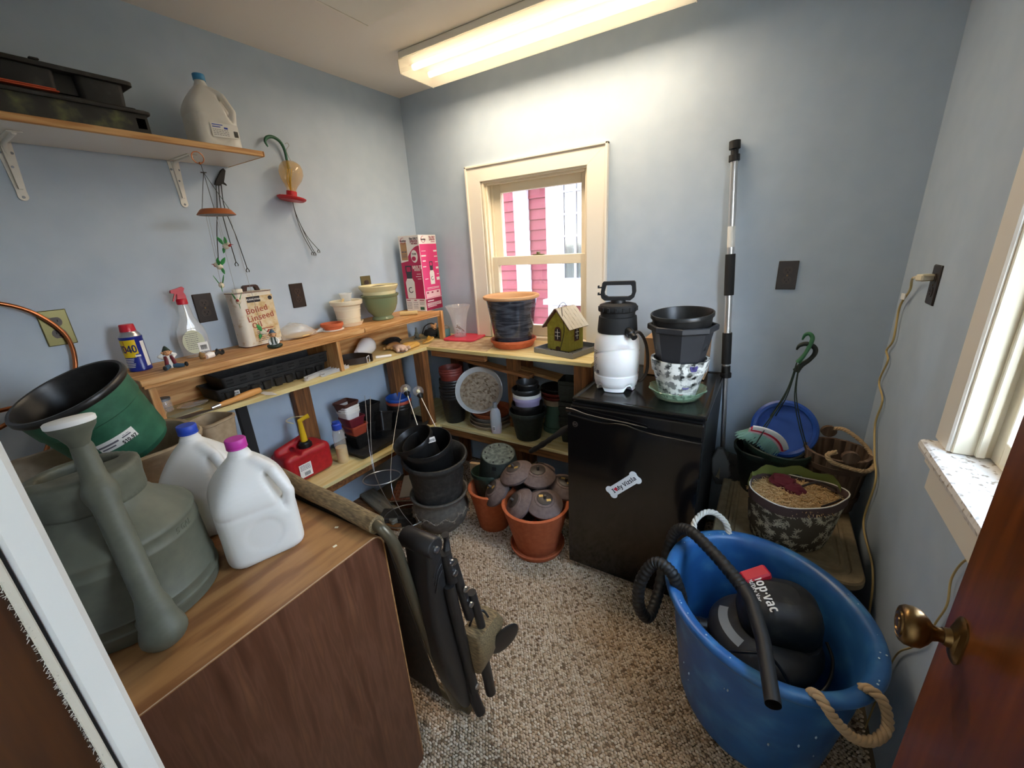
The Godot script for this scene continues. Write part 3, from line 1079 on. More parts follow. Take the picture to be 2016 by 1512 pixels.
func jug_d(p: Vector3) -> float:
	var w := 0.0745
	if p.y > 0.132:
		var t := clampf((p.y - 0.132) / 0.090, 0.0, 1.0)
		w = lerpf(0.0745, 0.020, pow(t, 1.6))
	elif p.y < 0.015:
		w = 0.0745 - 0.006 * pow((0.015 - p.y) / 0.015, 2.0)
	var px := 5.0 if p.y < 0.16 else lerpf(5.0, 2.2, clampf((p.y - 0.16) / 0.06, 0.0, 1.0))
	var q := pow(pow(absf(p.x), px) + pow(absf(p.z), px), 1.0 / px)
	var d := (q - w) * (0.93 if p.y < 0.13 else 0.68)
	d = maxf(d, maxf(-p.y, p.y - 0.226))
	# a waist band and pressed panels
	d += 0.0018 * smoothstep(0.006, 0.0, absf(p.y - 0.118))
	var side := Vector2(p.z, p.y - 0.062) if absf(p.x) > absf(p.z) else Vector2(p.x, p.y - 0.062)
	d += 0.0022 * smoothstep(0.0, 0.008, 0.040 - side.length())
	d = smin(d, maxf(Vector2(p.x, p.z).length() - 0.0172, absf(p.y - 0.236) - 0.016), 0.008)
	# the handle corner: scooped out, then a round grip across the scoop
	var a := Vector3(1, 0, 1).normalized()
	d = -smin(-d, seg_d(p, a * 0.078 + Vector3(0, 0.182, 0), a * 0.102 + Vector3(0, 0.118, 0), 0.030, 0.030), 0.008)
	var grip := minf(seg_d(p, a * 0.030 + Vector3(0, 0.205, 0), a * 0.062 + Vector3(0, 0.186, 0), 0.013, 0.0115), seg_d(p, a * 0.062 + Vector3(0, 0.186, 0), a * 0.088 + Vector3(0, 0.135, 0), 0.0115, 0.0115))
	grip = minf(grip, seg_d(p, a * 0.088 + Vector3(0, 0.135, 0), a * 0.076 + Vector3(0, 0.085, 0), 0.0115, 0.014))
	return smin(d, grip, 0.006)

var jug_mesh: ArrayMesh

func milk_jug(called: String, label: String, where: Transform3D, cap_m: Material, size := 1.0, paper := false) -> Node3D:
	var o := thing(called, label, "jug", where.scaled_local(Vector3.ONE * size))
	if jug_mesh == null:
		var s := begin()
		nets(s, jug_d, v3(-0.085, -0.004, -0.085), v3(0.085, 0.258, 0.085), 0.0042)
		jug_mesh = mesh_of(s)
	put(jug_mesh, "body", M.jug, o)
	var s2 := begin()
	if not paper:
		loft(s2, [rrect(0.066, 0.066, 0.025, 0.004, 4), rrect(0.0715, 0.0715, 0.027, 0.012, 4), rrect(0.0725, 0.0725, 0.028, 0.030, 4)])
		put(s2, "water", M.water_green, o)
	s2 = begin()
	lathe(s2, [Vector2(0.0185, 0.237), Vector2(0.0195, 0.2375), Vector2(0.0195, 0.241), Vector2(0.0185, 0.2415), Vector2(0.0193, 0.243), Vector2(0.0193, 0.256), Vector2(0.0180, 0.2578), Vector2(0, 0.2582)], 32)
	put(s2, "cap", cap_m, o)
	if paper:
		s2 = begin()
		box(s2, v3(0.088, 0.046, 0.0006), 0.0001)
		var lb := put(s2, "paper_label", M.label_white, o, at(0.018, 0.066, 0.0757))
		bars(lb, M.blue_cap, [[-0.022, 0.017, 0.034, 0.003], [-0.026, 0.010, 0.026, 0.003], [0.004, 0.008, 0.012, 0.006]], 0.0006)
		bars(lb, M.ink_soft, text_lines(-0.014, 0.001, 0.05, 4, 0.0055, 0.0016), 0.0006)
		bars(lb, M.ink, barcode(0.034, -0.008, 0.013, 0.02), 0.0006)
	return o

func bars(parent: Node, m: Material, list: Array, z: float, called := "print") -> void:
	# printed lines and blocks [x, y, width, height], one layer of ink
	var s := begin()
	for q in list:
		box(s, v3(q[2], q[3], 0.0003), 0.0, at(q[0], q[1], z))
	put(s, called, m, parent).set_meta("kind", "stuff")

func barcode(x: float, y: float, w: float, h: float) -> Array:
	var o := []
	var q := x - w / 2
	var k := 0
	while q < x + w / 2:
		var t: float = w * [0.03, 0.06, 0.03, 0.045][k % 4]
		o.append([q + t / 2, y, t, h])
		q += t + w * [0.03, 0.025, 0.05][k % 3]
		k += 1
	return o

func text_lines(x: float, y: float, w: float, n: int, step: float, h: float) -> Array:
	# rows of small print too fine to read
	var o := []
	for i in n:
		var q := x - w / 2
		while q < x + w / 2 - w * 0.04:
			var t := minf(rng.randf_range(0.06, 0.2) * w, x + w / 2 - q)
			o.append([q + t / 2, y - i * step, t, h])
			q += t + 0.04 * w
	return o

func hangings() -> void:
	# --- outlets
	var brass := outlet(at(0.0005, 1.268, 1.728, 90), "tarnished brass outlet plate behind the copper tubing coil", M.brass_dark, M.outlet_face)
	outlet(at(0.0005, 1.268, 1.292, 90), "dark brown outlet between the clear spray bottle and linseed oil tin", M.brown_plastic, M.outlet_face)
	outlet(at(0.0005, 1.268, 0.882, 90), "dark brown outlet above the clear plastic bag on the riser", M.brown_plastic, M.outlet_face)
	outlet(at(0.0005, 1.268, 0.457, 90), "tarnished brass outlet half hidden behind the stacked green urn", M.brass_dark, M.outlet_face)
	outlet(at(2.047, 1.264, 0.0005), "dark brown outlet on the wall above the fridge, beside the silver pole", M.brown_plastic, M.outlet_face)
	outlet(at(2.4095, 1.262, 0.365, -90), "dark brown outlet with a plugged-in cord beside the dirty sill", M.brown_plastic, M.outlet_face)
	# --- copper coil leaning on the wall
	var s := begin()
	tube(s, spline([v3(0.02, 1.362, 2.02), v3(0.018, 1.372, 1.90), v3(0.018, 1.361, 1.826), v3(0.018, 1.318, 1.762), v3(0.018, 1.24, 1.718), v3(0.018, 1.147, 1.722), v3(0.03, 1.06, 1.76), v3(0.05, 0.97, 1.80), v3(0.07, 0.91, 1.83)], 8), 0.0065, 10)
	tube(s, spline([v3(0.045, 1.052, 2.03), v3(0.045, 1.053, 1.93), v3(0.045, 1.05, 1.86), v3(0.045, 1.03, 1.80)], 8), 0.0065, 10)
	tube(s, spline([v3(0.055, 0.96, 2.03), v3(0.06, 1.005, 1.94), v3(0.06, 1.03, 1.87), v3(0.055, 1.035, 1.80)], 8), 0.0065, 10)
	tube(s, spline([v3(0.035, 1.03, 1.80), v3(0.05, 0.94, 1.845), v3(0.07, 0.87, 1.89), v3(0.09, 0.826, 1.92)], 8), 0.0065, 10)
	one(s, "copper_coil", "loose coil of copper tubing leaning on the blue wall", "tubing", M.copper)
	# --- hummingbird feeder
	var f := thing("hummingbird_feeder", "amber bulb hummingbird feeder with red base hung on green plastic hook", "bird feeder", at(0.055, 1.70, 0.842, 0, 0, 0))
	f.rotation_degrees = Vector3(-9, 0, -4)
	s = begin()
	lathe(s, [Vector2(0.018, 0.028), Vector2(0.020, 0.045), Vector2(0.028, 0.062), Vector2(0.043, 0.085), Vector2(0.0505, 0.11), Vector2(0.049, 0.132), Vector2(0.040, 0.150), Vector2(0.024, 0.161), Vector2(0, 0.164)], 32)
	put(s, "bottle", M.amber, f)
	s = begin()
	for i in 3:
		tube(s, spline([v3(0.006 * i - 0.006, 0.03, 0.004 * (i - 1)), v3(0.012 * (i - 1), 0.075, 0.01), v3(0.016 * (i - 1), 0.13, 0.006)], 6), 0.0018, 6)
	put(s, "inner_tube", M.yellow, f)
	put(turned([Vector2(0, -0.004), Vector2(0.05, -0.004), Vector2(0.060, 0.004), Vector2(0.061, 0.009), Vector2(0.052, 0.012), Vector2(0.030, 0.010), Vector2(0.023, 0.013), Vector2(0.022, 0.036), Vector2(0.018, 0.036), Vector2(0.017, 0.015), Vector2(0, 0.012)], 36), "feeding_dish", M.red, f)
	s = begin()
	for i in 4:
		ball(s, v3(0.045 * cos(i * TAU / 4 + 0.5), 0.011, 0.045 * sin(i * TAU / 4 + 0.5)), v3(0.009, 0.005, 0.009), 12)
	put(s, "port", M.ink_red, f)
	s = begin()
	tube(s, spline([v3(0.003, 0.164, 0.0), v3(0.0, 0.185, 0.012), v3(0.0, 0.205, 0.018), v3(0.0, 0.225, 0.006), v3(0.0, 0.235, 0.012), v3(0.0, 0.228, 0.022)], 8), 0.0013, 6)
	put(s, "wire_hanger", M.wire, f)
	# the green hook with three wires that it hangs on
	var g := thing("plant_hanger", "green plastic hook with three wire legs behind the amber feeder", "plant hanger", at(0.0, 0.0, 0.0), "wire plant hangers on the wall")
	s = begin()
	tube(s, spline([v3(0.028, 1.915, 0.885), v3(0.028, 1.935, 0.893), v3(0.028, 1.952, 0.880), v3(0.028, 1.958, 0.853), v3(0.026, 1.945, 0.823), v3(0.02, 1.915, 0.805), v3(0.014, 1.87, 0.800), v3(0.012, 1.84, 0.798)], 6), taper([0.003, 0.0075, 0.007, 0.006, 0.006], 43), 8)
	put(s, "hook", M.pot_green, g)
	for q in [[v3(0.02, 1.468, 0.768), 0.003], [v3(0.02, 1.478, 0.732), -0.002], [v3(0.024, 1.466, 0.760), -0.001]]:
		s = begin()
		tube(s, spline([v3(0.012, 1.84, 0.798 + q[1]), v3(0.012, 1.68, 0.812), v3(0.014, 1.56, 0.79 + q[1] * 3), q[0]], 8), 0.0016, 6)
		clip(s, q[0])
		put(s, "wire_leg", M.wire_black, g)
	var h := thing("plant_hanger", "black plastic hanger clip with three long wire legs under the shelf end", "plant hanger", at(0, 0, 0), "wire plant hangers on the wall")
	s = begin()
	prism(s, PackedVector2Array([Vector2(0, 0), Vector2(0.016, 0.012), Vector2(0.034, 0.058), Vector2(0.028, 0.066), Vector2(0.018, 0.058), Vector2(-0.012, 0.016), Vector2(-0.018, 0.002)]), 0.012, at(0.008, 1.742, 1.118, 90))
	prism(s, PackedVector2Array([Vector2(0.010, 0.010), Vector2(0.026, 0.002), Vector2(0.024, 0.008), Vector2(0.013, 0.018)]), 0.008, at(0.010, 1.742, 1.118, 90))
	put(s, "clip", M.black_matte, h)
	for q in [[v3(0.028, 1.45, 1.205), 0.014], [v3(0.030, 1.44, 1.14), 0.004], [v3(0.028, 1.412, 1.10), -0.006]]:
		s = begin()
		tube(s, spline([v3(0.014, 1.745, 1.118 + q[1]), v3(0.014, 1.66, 1.130 + q[1] * 1.4), v3(0.02, 1.55, lerpf(1.13, q[0].z, 0.5) + q[1]), q[0]], 8), 0.0019, 6)
		clip(s, q[0])
		put(s, "wire_leg", M.wire_black, h)
	chime()

func clip(s: SurfaceTool, p: Vector3) -> void:
	# the small open hook at a wire's end
	tube(s, spline([p + v3(0, -0.016, 0.004), p + v3(0, -0.008, 0.006), p, p + v3(0, -0.008, -0.006), p + v3(0, -0.016, -0.004)], 5), 0.0018, 6)

func hummingbird(parent: Node, where: Transform3D) -> void:
	var b := Node3D.new()
	b.name = "bird"
	parent.add_child(b, true)
	b.transform = where
	var s := begin()
	# breast and head, beak forward (+x), tail down
	ball(s, v3(0, 0, 0), v3(0.013, 0.010, 0.009), 14)
	ball(s, v3(0.013, 0.006, 0), v3(0.0075, 0.007, 0.0065), 12)
	put(s, "breast", M.bird_cream, b)
	s = begin()
	tube(s, PackedVector3Array([v3(0.018, 0.006, 0), v3(0.034, 0.004, 0)]), [0.0028, 0.0004], 6)
	ball(s, v3(0.017, 0.002, 0), v3(0.006, 0.005, 0.0055), 10)
	put(s, "throat", M.ink_red, b)
	for sz in [-1, 1]:
		s = begin()
		wing(s, v3(-0.002, 0.006, 0.005 * sz), v3(-0.012, 0.034, 0.016 * sz), 0.011)
		put(s, "wing", M.bird_green, b)
	s = begin()
	wing(s, v3(-0.008, -0.002, 0), v3(-0.018, -0.024, 0), 0.010)
	put(s, "tail", M.bird_green, b)

func wing(s: SurfaceTool, a: Vector3, b: Vector3, w: float) -> void:
	# a thick leaf-shaped blade from a to b
	var d := b - a
	var side := d.cross(Vector3(0.3, 0.2, 1)).normalized()
	var up := side.cross(d).normalized()
	var rows := []
	for i in 7:
		var t := i / 6.0
		var ww := w * sin(PI * (0.12 + 0.86 * t)) * 0.6
		var row := PackedVector3Array()
		for k in 8:
			var u := TAU * k / 8
			row.append(a + d * t + side * ww * cos(u) - up * (0.0016 * (1.0 - t * 0.5)) * sin(u))
		rows.append(row)
	loft(s, rows, true, true, 170)

func chime() -> void:
	var c := thing("wind_chime", "copper-topped wind chime with strings of small green glass hummingbirds", "wind chime")
	var o := v3(0.300, 1.611, 1.292)
	var s := begin()
	var loop := PackedVector3Array()
	for i in 20:
		var t := TAU * i / 20
		loop.append(v3(0.291, 1.782 + 0.018 * sin(t), 1.300 + 0.018 * cos(t)))
	tube(s, loop, 0.0016, 6, true)
	ball(s, v3(0.296, 1.764, 1.300), v3(0.004, 0.0045, 0.004), 8)
	put(s, "ring", M.copper, c)
	put(turned([Vector2(0, 0), Vector2(0.009, 0), Vector2(0.009, 0.0015), Vector2(0, 0.0015)], 16, at(0.299, 1.735, 1.298)), "cord_disc", M.wire_black, c)
	s = begin()
	for i in 3:
		var t := TAU * i / 3 + 0.5
		tube(s, PackedVector3Array([v3(0.297, 1.762, 1.299), v3(0.299, 1.736, 1.298), o + v3(0.048 * cos(t), 0.008, 0.048 * sin(t))]), 0.0009, 5)
	put(s, "cord", M.wire_black, c)
	put(turned([Vector2(0.054, -0.010), Vector2(0.058, -0.010), Vector2(0.0585, -0.008), Vector2(0.047, 0.006), Vector2(0.043, 0.009), Vector2(0, 0.011)], 40, Transform3D(Basis(), o)), "sun_cap", M.copper_soft, c)
	put(turned([Vector2(0, -0.006), Vector2(0.0535, -0.0095)], 32, Transform3D(Basis(), o)), "sun_cap_lining", M.grey, c)
	var ends := [v3(0.290, 1.497, 1.285), v3(0.300, 1.428, 1.328), v3(0.315, 1.365, 1.345), v3(0.300, 1.300, 1.297), v3(0.300, 1.172, 1.237)]
	var turns := [20, 200, 150, -30, 60]
	s = begin()
	for i in 5:
		var p: Vector3 = o + (ends[i] - o) * v3(1, 0, 1) * 0.75 + v3(0, -0.008, 0)
		tube(s, PackedVector3Array([p, ends[i] + v3(0, 0.006, 0)]), 0.0006, 4)
	put(s, "string", M.wire, c)
	for i in 5:
		hummingbird(c, at(ends[i].x, ends[i].y, ends[i].z, turns[i], 0, [0, 10, -8, 12, 5][i]))

func gnome(called: String, label: String, where: Transform3D, pose: int, hat: Material, vest: Material, legs_m: Material) -> void:
	var g := thing(called, label, "figurine", where, "little gnome figurines on the riser")
	var s := begin()
	if pose == 0:
		# leaning back with legs sprawled, hands behind the head
		nets(s, func(p: Vector3) -> float:
			var d := seg_d(p, v3(0, 0.012, 0), v3(-0.008, 0.034, 0), 0.013, 0.011)
			for sz in [-1, 1]:
				d = smin(d, seg_d(p, v3(-0.006, 0.034, 0.010 * sz), v3(-0.014, 0.044, 0.023 * sz), 0.0055, 0.005), 0.004)
				d = smin(d, seg_d(p, v3(-0.014, 0.044, 0.023 * sz), v3(-0.012, 0.052, 0.011 * sz), 0.005, 0.004), 0.003)
			return d, v3(-0.04, -0.005, -0.04), v3(0.03, 0.07, 0.04), 0.0022)
		put(s, "shirt", M.chalk, g)
		s = begin()
		for sz in [-1, 1]:
			tube(s, spline([v3(-0.006, 0.040, 0.008 * sz), v3(0.010, 0.030, 0.010 * sz), v3(0.008, 0.013, 0.012 * sz)], 4), 0.006, 8)
		put(s, "vest", vest, g)
		s = begin()
		tube(s, PackedVector3Array([v3(0.004, 0.010, 0.007), v3(0.024, 0.0075, 0.016), v3(0.036, 0.007, 0.022)]), [0.009, 0.0075, 0.006], 10)
		tube(s, PackedVector3Array([v3(0.004, 0.010, -0.007), v3(0.020, 0.0075, -0.022), v3(0.026, 0.007, -0.034)]), [0.009, 0.0075, 0.006], 10)
		put(s, "trousers", legs_m, g)
		s = begin()
		ball(s, v3(0.040, 0.010, 0.024), v3(0.007, 0.009, 0.006), 10)
		ball(s, v3(0.030, 0.010, -0.040), v3(0.007, 0.009, 0.006), 10)
		put(s, "boot", M.black_matte, g)
		head(g, v3(-0.006, 0.056, 0), hat, 1.0)
	elif pose == 1:
		# lying on his back
		tube(s, PackedVector3Array([v3(-0.02, 0.012, 0), v3(0.0, 0.014, 0), v3(0.016, 0.011, 0)]), [0.010, 0.0125, 0.010], 12)
		put(s, "shirt", M.chalk, g)
		s = begin()
		tube(s, PackedVector3Array([v3(0.014, 0.011, 0.004), v3(0.032, 0.017, 0.010), v3(0.044, 0.007, 0.012)]), [0.008, 0.0075, 0.006], 8)
		tube(s, PackedVector3Array([v3(0.014, 0.011, -0.004), v3(0.034, 0.009, -0.010), v3(0.048, 0.008, -0.014)]), [0.008, 0.0075, 0.006], 8)
		put(s, "trousers", legs_m, g)
		s = begin()
		ball(s, v3(0.052, 0.016, -0.015), v3(0.006, 0.011, 0.006), 10)
		ball(s, v3(0.048, 0.014, 0.013), v3(0.006, 0.010, 0.006), 10)
		put(s, "boot", M.black_matte, g)
		head(g, v3(-0.034, 0.014, 0), hat, 0.9)
	else:
		# sitting cross-legged, hands on knees
		tube(s, PackedVector3Array([v3(0, 0.010, 0), v3(0, 0.028, 0), v3(0, 0.044, 0)]), [0.013, 0.012, 0.008], 12)
		for sz in [-1, 1]:
			tube(s, spline([v3(0, 0.040, 0.009 * sz), v3(0.006, 0.028, 0.017 * sz), v3(0.016, 0.018, 0.012 * sz)], 4), 0.0045, 8)
		put(s, "shirt", M.chalk, g)
		s = begin()
		for sz in [-1, 1]:
			tube(s, PackedVector3Array([v3(0.009, 0.046, 0.006 * sz), v3(0.0135, 0.03, 0.006 * sz), v3(0.012, 0.016, 0.007 * sz)]), 0.0028, 6)
		put(s, "braces", vest, g)
		s = begin()
		for sz in [-1, 1]:
			tube(s, spline([v3(0, 0.009, 0.006 * sz), v3(0.012, 0.010, 0.022 * sz), v3(0.024, 0.008, 0.008 * sz), v3(0.026, 0.007, -0.004 * sz)], 4), 0.0078, 8)
		put(s, "trousers", legs_m, g)
		head(g, v3(0.001, 0.055, 0), hat, 1.0)

func head(g: Node, p: Vector3, hat: Material, k: float) -> void:
	var s := begin()
	ball(s, p, v3(0.0105, 0.0115, 0.0105) * k, 14)
	ball(s, p + v3(0.0108, 0.0, 0) * k, v3(0.0035, 0.003, 0.003) * k, 8)
	for sz in [-1, 1]:
		ball(s, p + v3(-0.001, 0.001, 0.0125 * sz) * k, v3(0.002, 0.004, 0.0045) * k, 8)
	put(s, "head", M.skin, g)
	s = begin()
	for sz in [-1, 1]:
		ball(s, p + v3(0.0096, 0.0035, 0.0035 * sz) * k, v3(0.0012, 0.0014, 0.0012) * k, 6)
	put(s, "eye", M.ink, g)
	s = begin()
	tube(s, spline([p + v3(0.0095, -0.006, -0.004) * k, p + v3(0.0105, -0.0072, 0) * k, p + v3(0.0095, -0.006, 0.004) * k], 3), 0.0007, 5)
	put(s, "mouth", M.ink_red, g)
	s = begin()
	lathe(s, [Vector2(0.0118, 0), Vector2(0.0122, 0.003), Vector2(0.009, 0.009), Vector2(0.0045, 0.017), Vector2(0, 0.021)], 14, Transform3D(Basis(Vector3.BACK, 0.35), p + v3(-0.002, 0.0045, 0)).scaled_local(Vector3.ONE * k))
	put(s, "hat", hat, g)
	s = begin()
	for i in 8:
		var t := PI * (0.6 + 0.8 * i / 7.0)
		ball(s, p + v3(0.0085 * cos(t), -0.003, 0.0105 * sin(t)) * k, v3(0.0035, 0.005, 0.0035) * k, 6)
	put(s, "hair", M.hair, g)

func riser_things() -> void:
	var y := 1.0905
	# --- spray lubricant can
	var o := thing("spray_can", "blue and yellow spray lubricant can with red cap on the riser", "spray can", at(0.085, y, 1.578, 34))
	put(turned([Vector2(0, 0.002), Vector2(0.028, 0.002), Vector2(0.0305, 0.0), Vector2(0.0328, 0.003), Vector2(0.0328, 0.006), Vector2(0.032, 0.008), Vector2(0.032, 0.116), Vector2(0.0328, 0.118), Vector2(0.0328, 0.121), Vector2(0.031, 0.123)], 40), "body", M.can_blue, o)
	put(turned([Vector2(0.0315, 0.1215), Vector2(0.0305, 0.126), Vector2(0.026, 0.134), Vector2(0.0225, 0.139), Vector2(0.0225, 0.141), Vector2(0, 0.141)], 32), "shoulder", M.silver, o)
	put(turned([Vector2(0.0225, 0.139), Vector2(0.0225, 0.142), Vector2(0.0205, 0.163), Vector2(0.019, 0.165), Vector2(0, 0.165)], 32), "cap", M.can_red, o)
	var s := begin()
	patch(s, 0.0322, 0.062, 0.05, 0.0003, at(0, 0.088, 0))
	var lb := put(s, "yellow_shield", M.can_yellow, o)
	s = begin()
	patch(s, 0.0322, 0.044, 0.012, 0.0003, at(0, 0.0572, 0))
	put(s, "shield_point", M.can_yellow, o)
	wrap_text(o, "WD", 0.026, M.can_blue_dark, 0.0326, 0.081, -32, 0.72)
	wrap_text(o, "40", 0.026, M.can_blue_dark, 0.0326, 0.081, 28, 0.72)
	s = begin()
	patch(s, 0.0325, 0.0016, 0.046, 0.0004, at(0, 0.088, 0, -4), 2)
	put(s, "red_bar", M.can_red, o)
	s = begin()
	for i in 6:
		patch(s, 0.0322, 0.034 - 0.004 * (i % 3), 0.0026, 0.0004, at(0, 0.046 - i * 0.0058, 0, -6), 6)
	put(s, "white_print", M.label_white, o)
	s = begin()
	patch(s, 0.0322, 0.016, 0.090, 0.0004, at(0, 0.06, 0, 92), 4)
	put(s, "white_panel", M.label_white, o)
	s = begin()
	patch(s, 0.0324, 0.016, 0.006, 0.0005, at(0, 0.056, 0, 48), 5)
	put(s, "white_flash", M.label_white, o)
	# --- clear trigger bottle
	o = thing("spray_bottle", "empty clear trigger spray bottle with red head and worn label", "spray bottle", at(0.058, y, 1.385, 84))
	s = begin()
	var rows := []
	for q in [[0.040, 0.022, 0.0], [0.046, 0.026, 0.004], [0.048, 0.028, 0.02], [0.050, 0.029, 0.05], [0.049, 0.028, 0.085], [0.043, 0.026, 0.115], [0.030, 0.023, 0.140], [0.022, 0.020, 0.158], [0.020, 0.019, 0.185], [0.0155, 0.0155, 0.205], [0.0145, 0.0145, 0.212]]:
		rows.append(rrect(q[0], q[1], minf(q[0], q[1]) * 0.95, q[2], 6))
	loft(s, rows, true, false, 60)
	put(s, "bottle", M.plastic_clear, o)
	put(turned([Vector2(0.0165, 0.206), Vector2(0.018, 0.207), Vector2(0.018, 0.224), Vector2(0.015, 0.228), Vector2(0, 0.228)], 24), "collar", M.can_red, o)
	s = begin()
	prism(s, PackedVector2Array([Vector2(-0.018, 0.226), Vector2(0.012, 0.226), Vector2(0.012, 0.240), Vector2(0.008, 0.252), Vector2(0.014, 0.266), Vector2(0.008, 0.272), Vector2(-0.006, 0.268), Vector2(-0.030, 0.262), Vector2(-0.032, 0.252), Vector2(-0.014, 0.246), Vector2(-0.016, 0.236)]), 0.016, at(0.004, 0, -0.008))
	prism(s, PackedVector2Array([Vector2(-0.014, 0.25), Vector2(-0.020, 0.249), Vector2(-0.032, 0.222), Vector2(-0.029, 0.220)]), 0.010, at(0.004, 0, -0.005))
	put(s, "trigger_head", M.can_red, o)
	s = begin()
	tube(s, spline([v3(0, 0.22, 0), v3(0.004, 0.12, 0), v3(0.02, 0.01, 0.004)], 6), 0.002, 6)
	put(s, "dip_tube", M.white, o)
	s = begin()
	prism(s, oval(0.036, 0.046, 24), 0.0004, at(-0.008, 0.062, 0.0287))
	lb = put(s, "worn_label", M.label_green, o)
	bars(lb, M.ink_soft, text_lines(-0.012, 0.095, 0.042, 9, 0.0075, 0.002), 0.0292)
	s = begin()
	box(s, v3(0.034, 0.036, 0.0005), 0.0, at(0.018, 0.038, 0.0298))
	lb = put(s, "barcode_sticker", M.label_white, o)
	bars(lb, M.ink, barcode(0.018, 0.036, 0.020, 0.018), 0.0303)
	# --- linseed tin
	o = thing("oil_tin", "rusty cream tin of boiled linseed oil with brown strap handle", "oil tin", at(0.085, y, 1.150, 90))
	s = begin()
	rows = []
	for q in [[0.080, 0.0445, 0.0], [0.082, 0.0465, 0.003], [0.080, 0.0445, 0.006], [0.080, 0.0445, 0.222], [0.082, 0.0465, 0.225], [0.082, 0.0465, 0.229], [0.078, 0.0425, 0.2295]]:
		rows.append(rrect(q[0], q[1], 0.024, q[2], 5))
	loft(s, rows)
	put(s, "can", M.tin_cream, o)
	s = begin()
	loft(s, [rrect(0.0823, 0.0468, 0.0243, 0.2255, 5), rrect(0.0823, 0.0468, 0.0243, 0.2285, 5)], false, false)
	loft(s, [rrect(0.0823, 0.0468, 0.0243, 0.0005, 5), rrect(0.0823, 0.0468, 0.0243, 0.004, 5)], false, false)
	put(s, "seam_rim", M.rust, o)
	put(turned([Vector2(0.018, 0.229), Vector2(0.0195, 0.230), Vector2(0.0195, 0.241), Vector2(0.018, 0.243), Vector2(0, 0.243)], 24, at(-0.045, 0, 0.008)), "screw_cap", M.tin_cream, o)
	s = begin()
	var hp := PackedVector2Array([Vector2(-0.032, 0), Vector2(-0.030, 0.020), Vector2(-0.022, 0.025), Vector2(0.022, 0.025), Vector2(0.030, 0.020), Vector2(0.036, 0), Vector2(0.022, 0), Vector2(0.017, 0.017), Vector2(-0.015, 0.017), Vector2(-0.020, 0)])
	prism(s, hp, 0.02, at(0.012, 0.2295, -0.01))
	put(s, "strap_handle", M.rust_dark, o)
	s = begin()
	box(s, v3(0.112, 0.19, 0.0004), 0.0, at(0.018, 0.115, 0.0447))
	lb = put(s, "stained_label", M.tin_stain, o)
	s = begin()
	box(s, v3(0.055, 0.024, 0.0004), 0.0, at(-0.008, 0.197, 0.0450))
	prism(s, oval(0.009, 0.009, 12), 0.0004, at(0.062, 0.196, 0.0449))
	put(s, "brand_block", M.ink, o)
	letters(o, "KLEAN-STRIP", 0.0068, M.label_white, at(-0.008, 0.197, 0.0453), 0.0)
	for q in [["Boiled", 0.153, -0.004], ["Linseed", 0.121, 0.006], ["Oil", 0.089, -0.018]]:
		letters(o, q[0], 0.0225, M.ink_rust, at(q[2], q[1], 0.0451, 0, 0, 6), 0.0)
	bars(o, M.ink_rust, [[0.012, 0.070, 0.07, 0.004]] , 0.0451)
	bars(o, M.ink_soft, text_lines(0.014, 0.060, 0.08, 6, 0.008, 0.0025), 0.0451)
	# --- gnomes
	gnome("gnome_figurine", "gnome in red vest sprawling with hands behind head beside spray can", at(0.180, y, 1.520, -10), 0, M.pot_green_dark, M.vest_red, M.jean)
	gnome("gnome_figurine", "gnome lying flat on his back in front of the spray bottle", at(0.165, y, 1.385, 115), 1, M.hair, M.vest_red, M.black_matte)
	gnome("gnome_figurine", "gnome sitting cross-legged in blue cap before the linseed oil tin", at(0.240, y, 1.172, -30), 2, M.jean, M.pot_green_dark, M.pot_green_dark)
	# --- bag of sand
	o = thing("plastic_bag", "knotted clear plastic bag with a little sand in it", "plastic bag", at(0.13, y, 0.985, 0))
	s = begin()
	rows = []
	for q in [[-0.088, 0.020, 0.030], [-0.075, 0.050, 0.060], [-0.03, 0.065, 0.078], [0.02, 0.06, 0.062], [0.055, 0.04, 0.036], [0.078, 0.014, 0.013], [0.084, 0.009, 0.009]]:
		var row := PackedVector3Array()
		for k in 20:
			var t := TAU * k / 20
			var crumple := 1.0 + 0.06 * sin(k * 2.7 + q[0] * 90)
			row.append(v3(q[1] * cos(t) * crumple, maxf(0.0008, q[2] * 0.42 + q[2] * 0.5 * sin(t) * crumple), -q[0]))
		rows.append(row)
	rows.reverse()
	loft(s, rows, true, true, 80)
	put(s, "bag", M.film, o)
	s = begin()
	ball(s, v3(0.01, 0.011, 0.015), v3(0.048, 0.010, 0.062), 18)
	put(s, "sand", M.cream_wood, o)
	s = begin()
	for i in 9:
		var t := TAU * i / 9
		tube(s, spline([v3(0, 0.006, -0.082), v3(0.008 * cos(t), 0.010 + 0.007 * sin(t), -0.100), v3(0.020 * cos(t), 0.016 + 0.012 * sin(t), -0.125 - 0.01 * sin(i * 3.0))], 4), [0.003, 0.004, 0.005, 0.006, 0.006, 0.006, 0.005, 0.005, 0.004], 5, false, true, 0.3)
	put(s, "knotted_neck", M.film_white, o)
	# --- red saucers
	o = thing("clay_saucer", "small terracotta saucer on a white plate beside the bag", "saucer", at(0.143, y, 0.823))
	put(turned([Vector2(0, 0), Vector2(0.052, 0), Vector2(0.055, 0.004), Vector2(0.050, 0.006), Vector2(0, 0.005)], 36), "white_plate", M.white, o)
	put(turned([Vector2(0, 0.0055), Vector2(0.044, 0.0055), Vector2(0.050, 0.020), Vector2(0.054, 0.022), Vector2(0.054, 0.036), Vector2(0.049, 0.036), Vector2(0.044, 0.012), Vector2(0, 0.011)], 36), "dish", M.terracotta_bright, o)
	# --- white ribbed pot with saucer, cup and stick
	o = thing("white_pot", "cream ribbed flower pot on its saucer on the riser", "flower pot", at(0.112, y, 0.695))
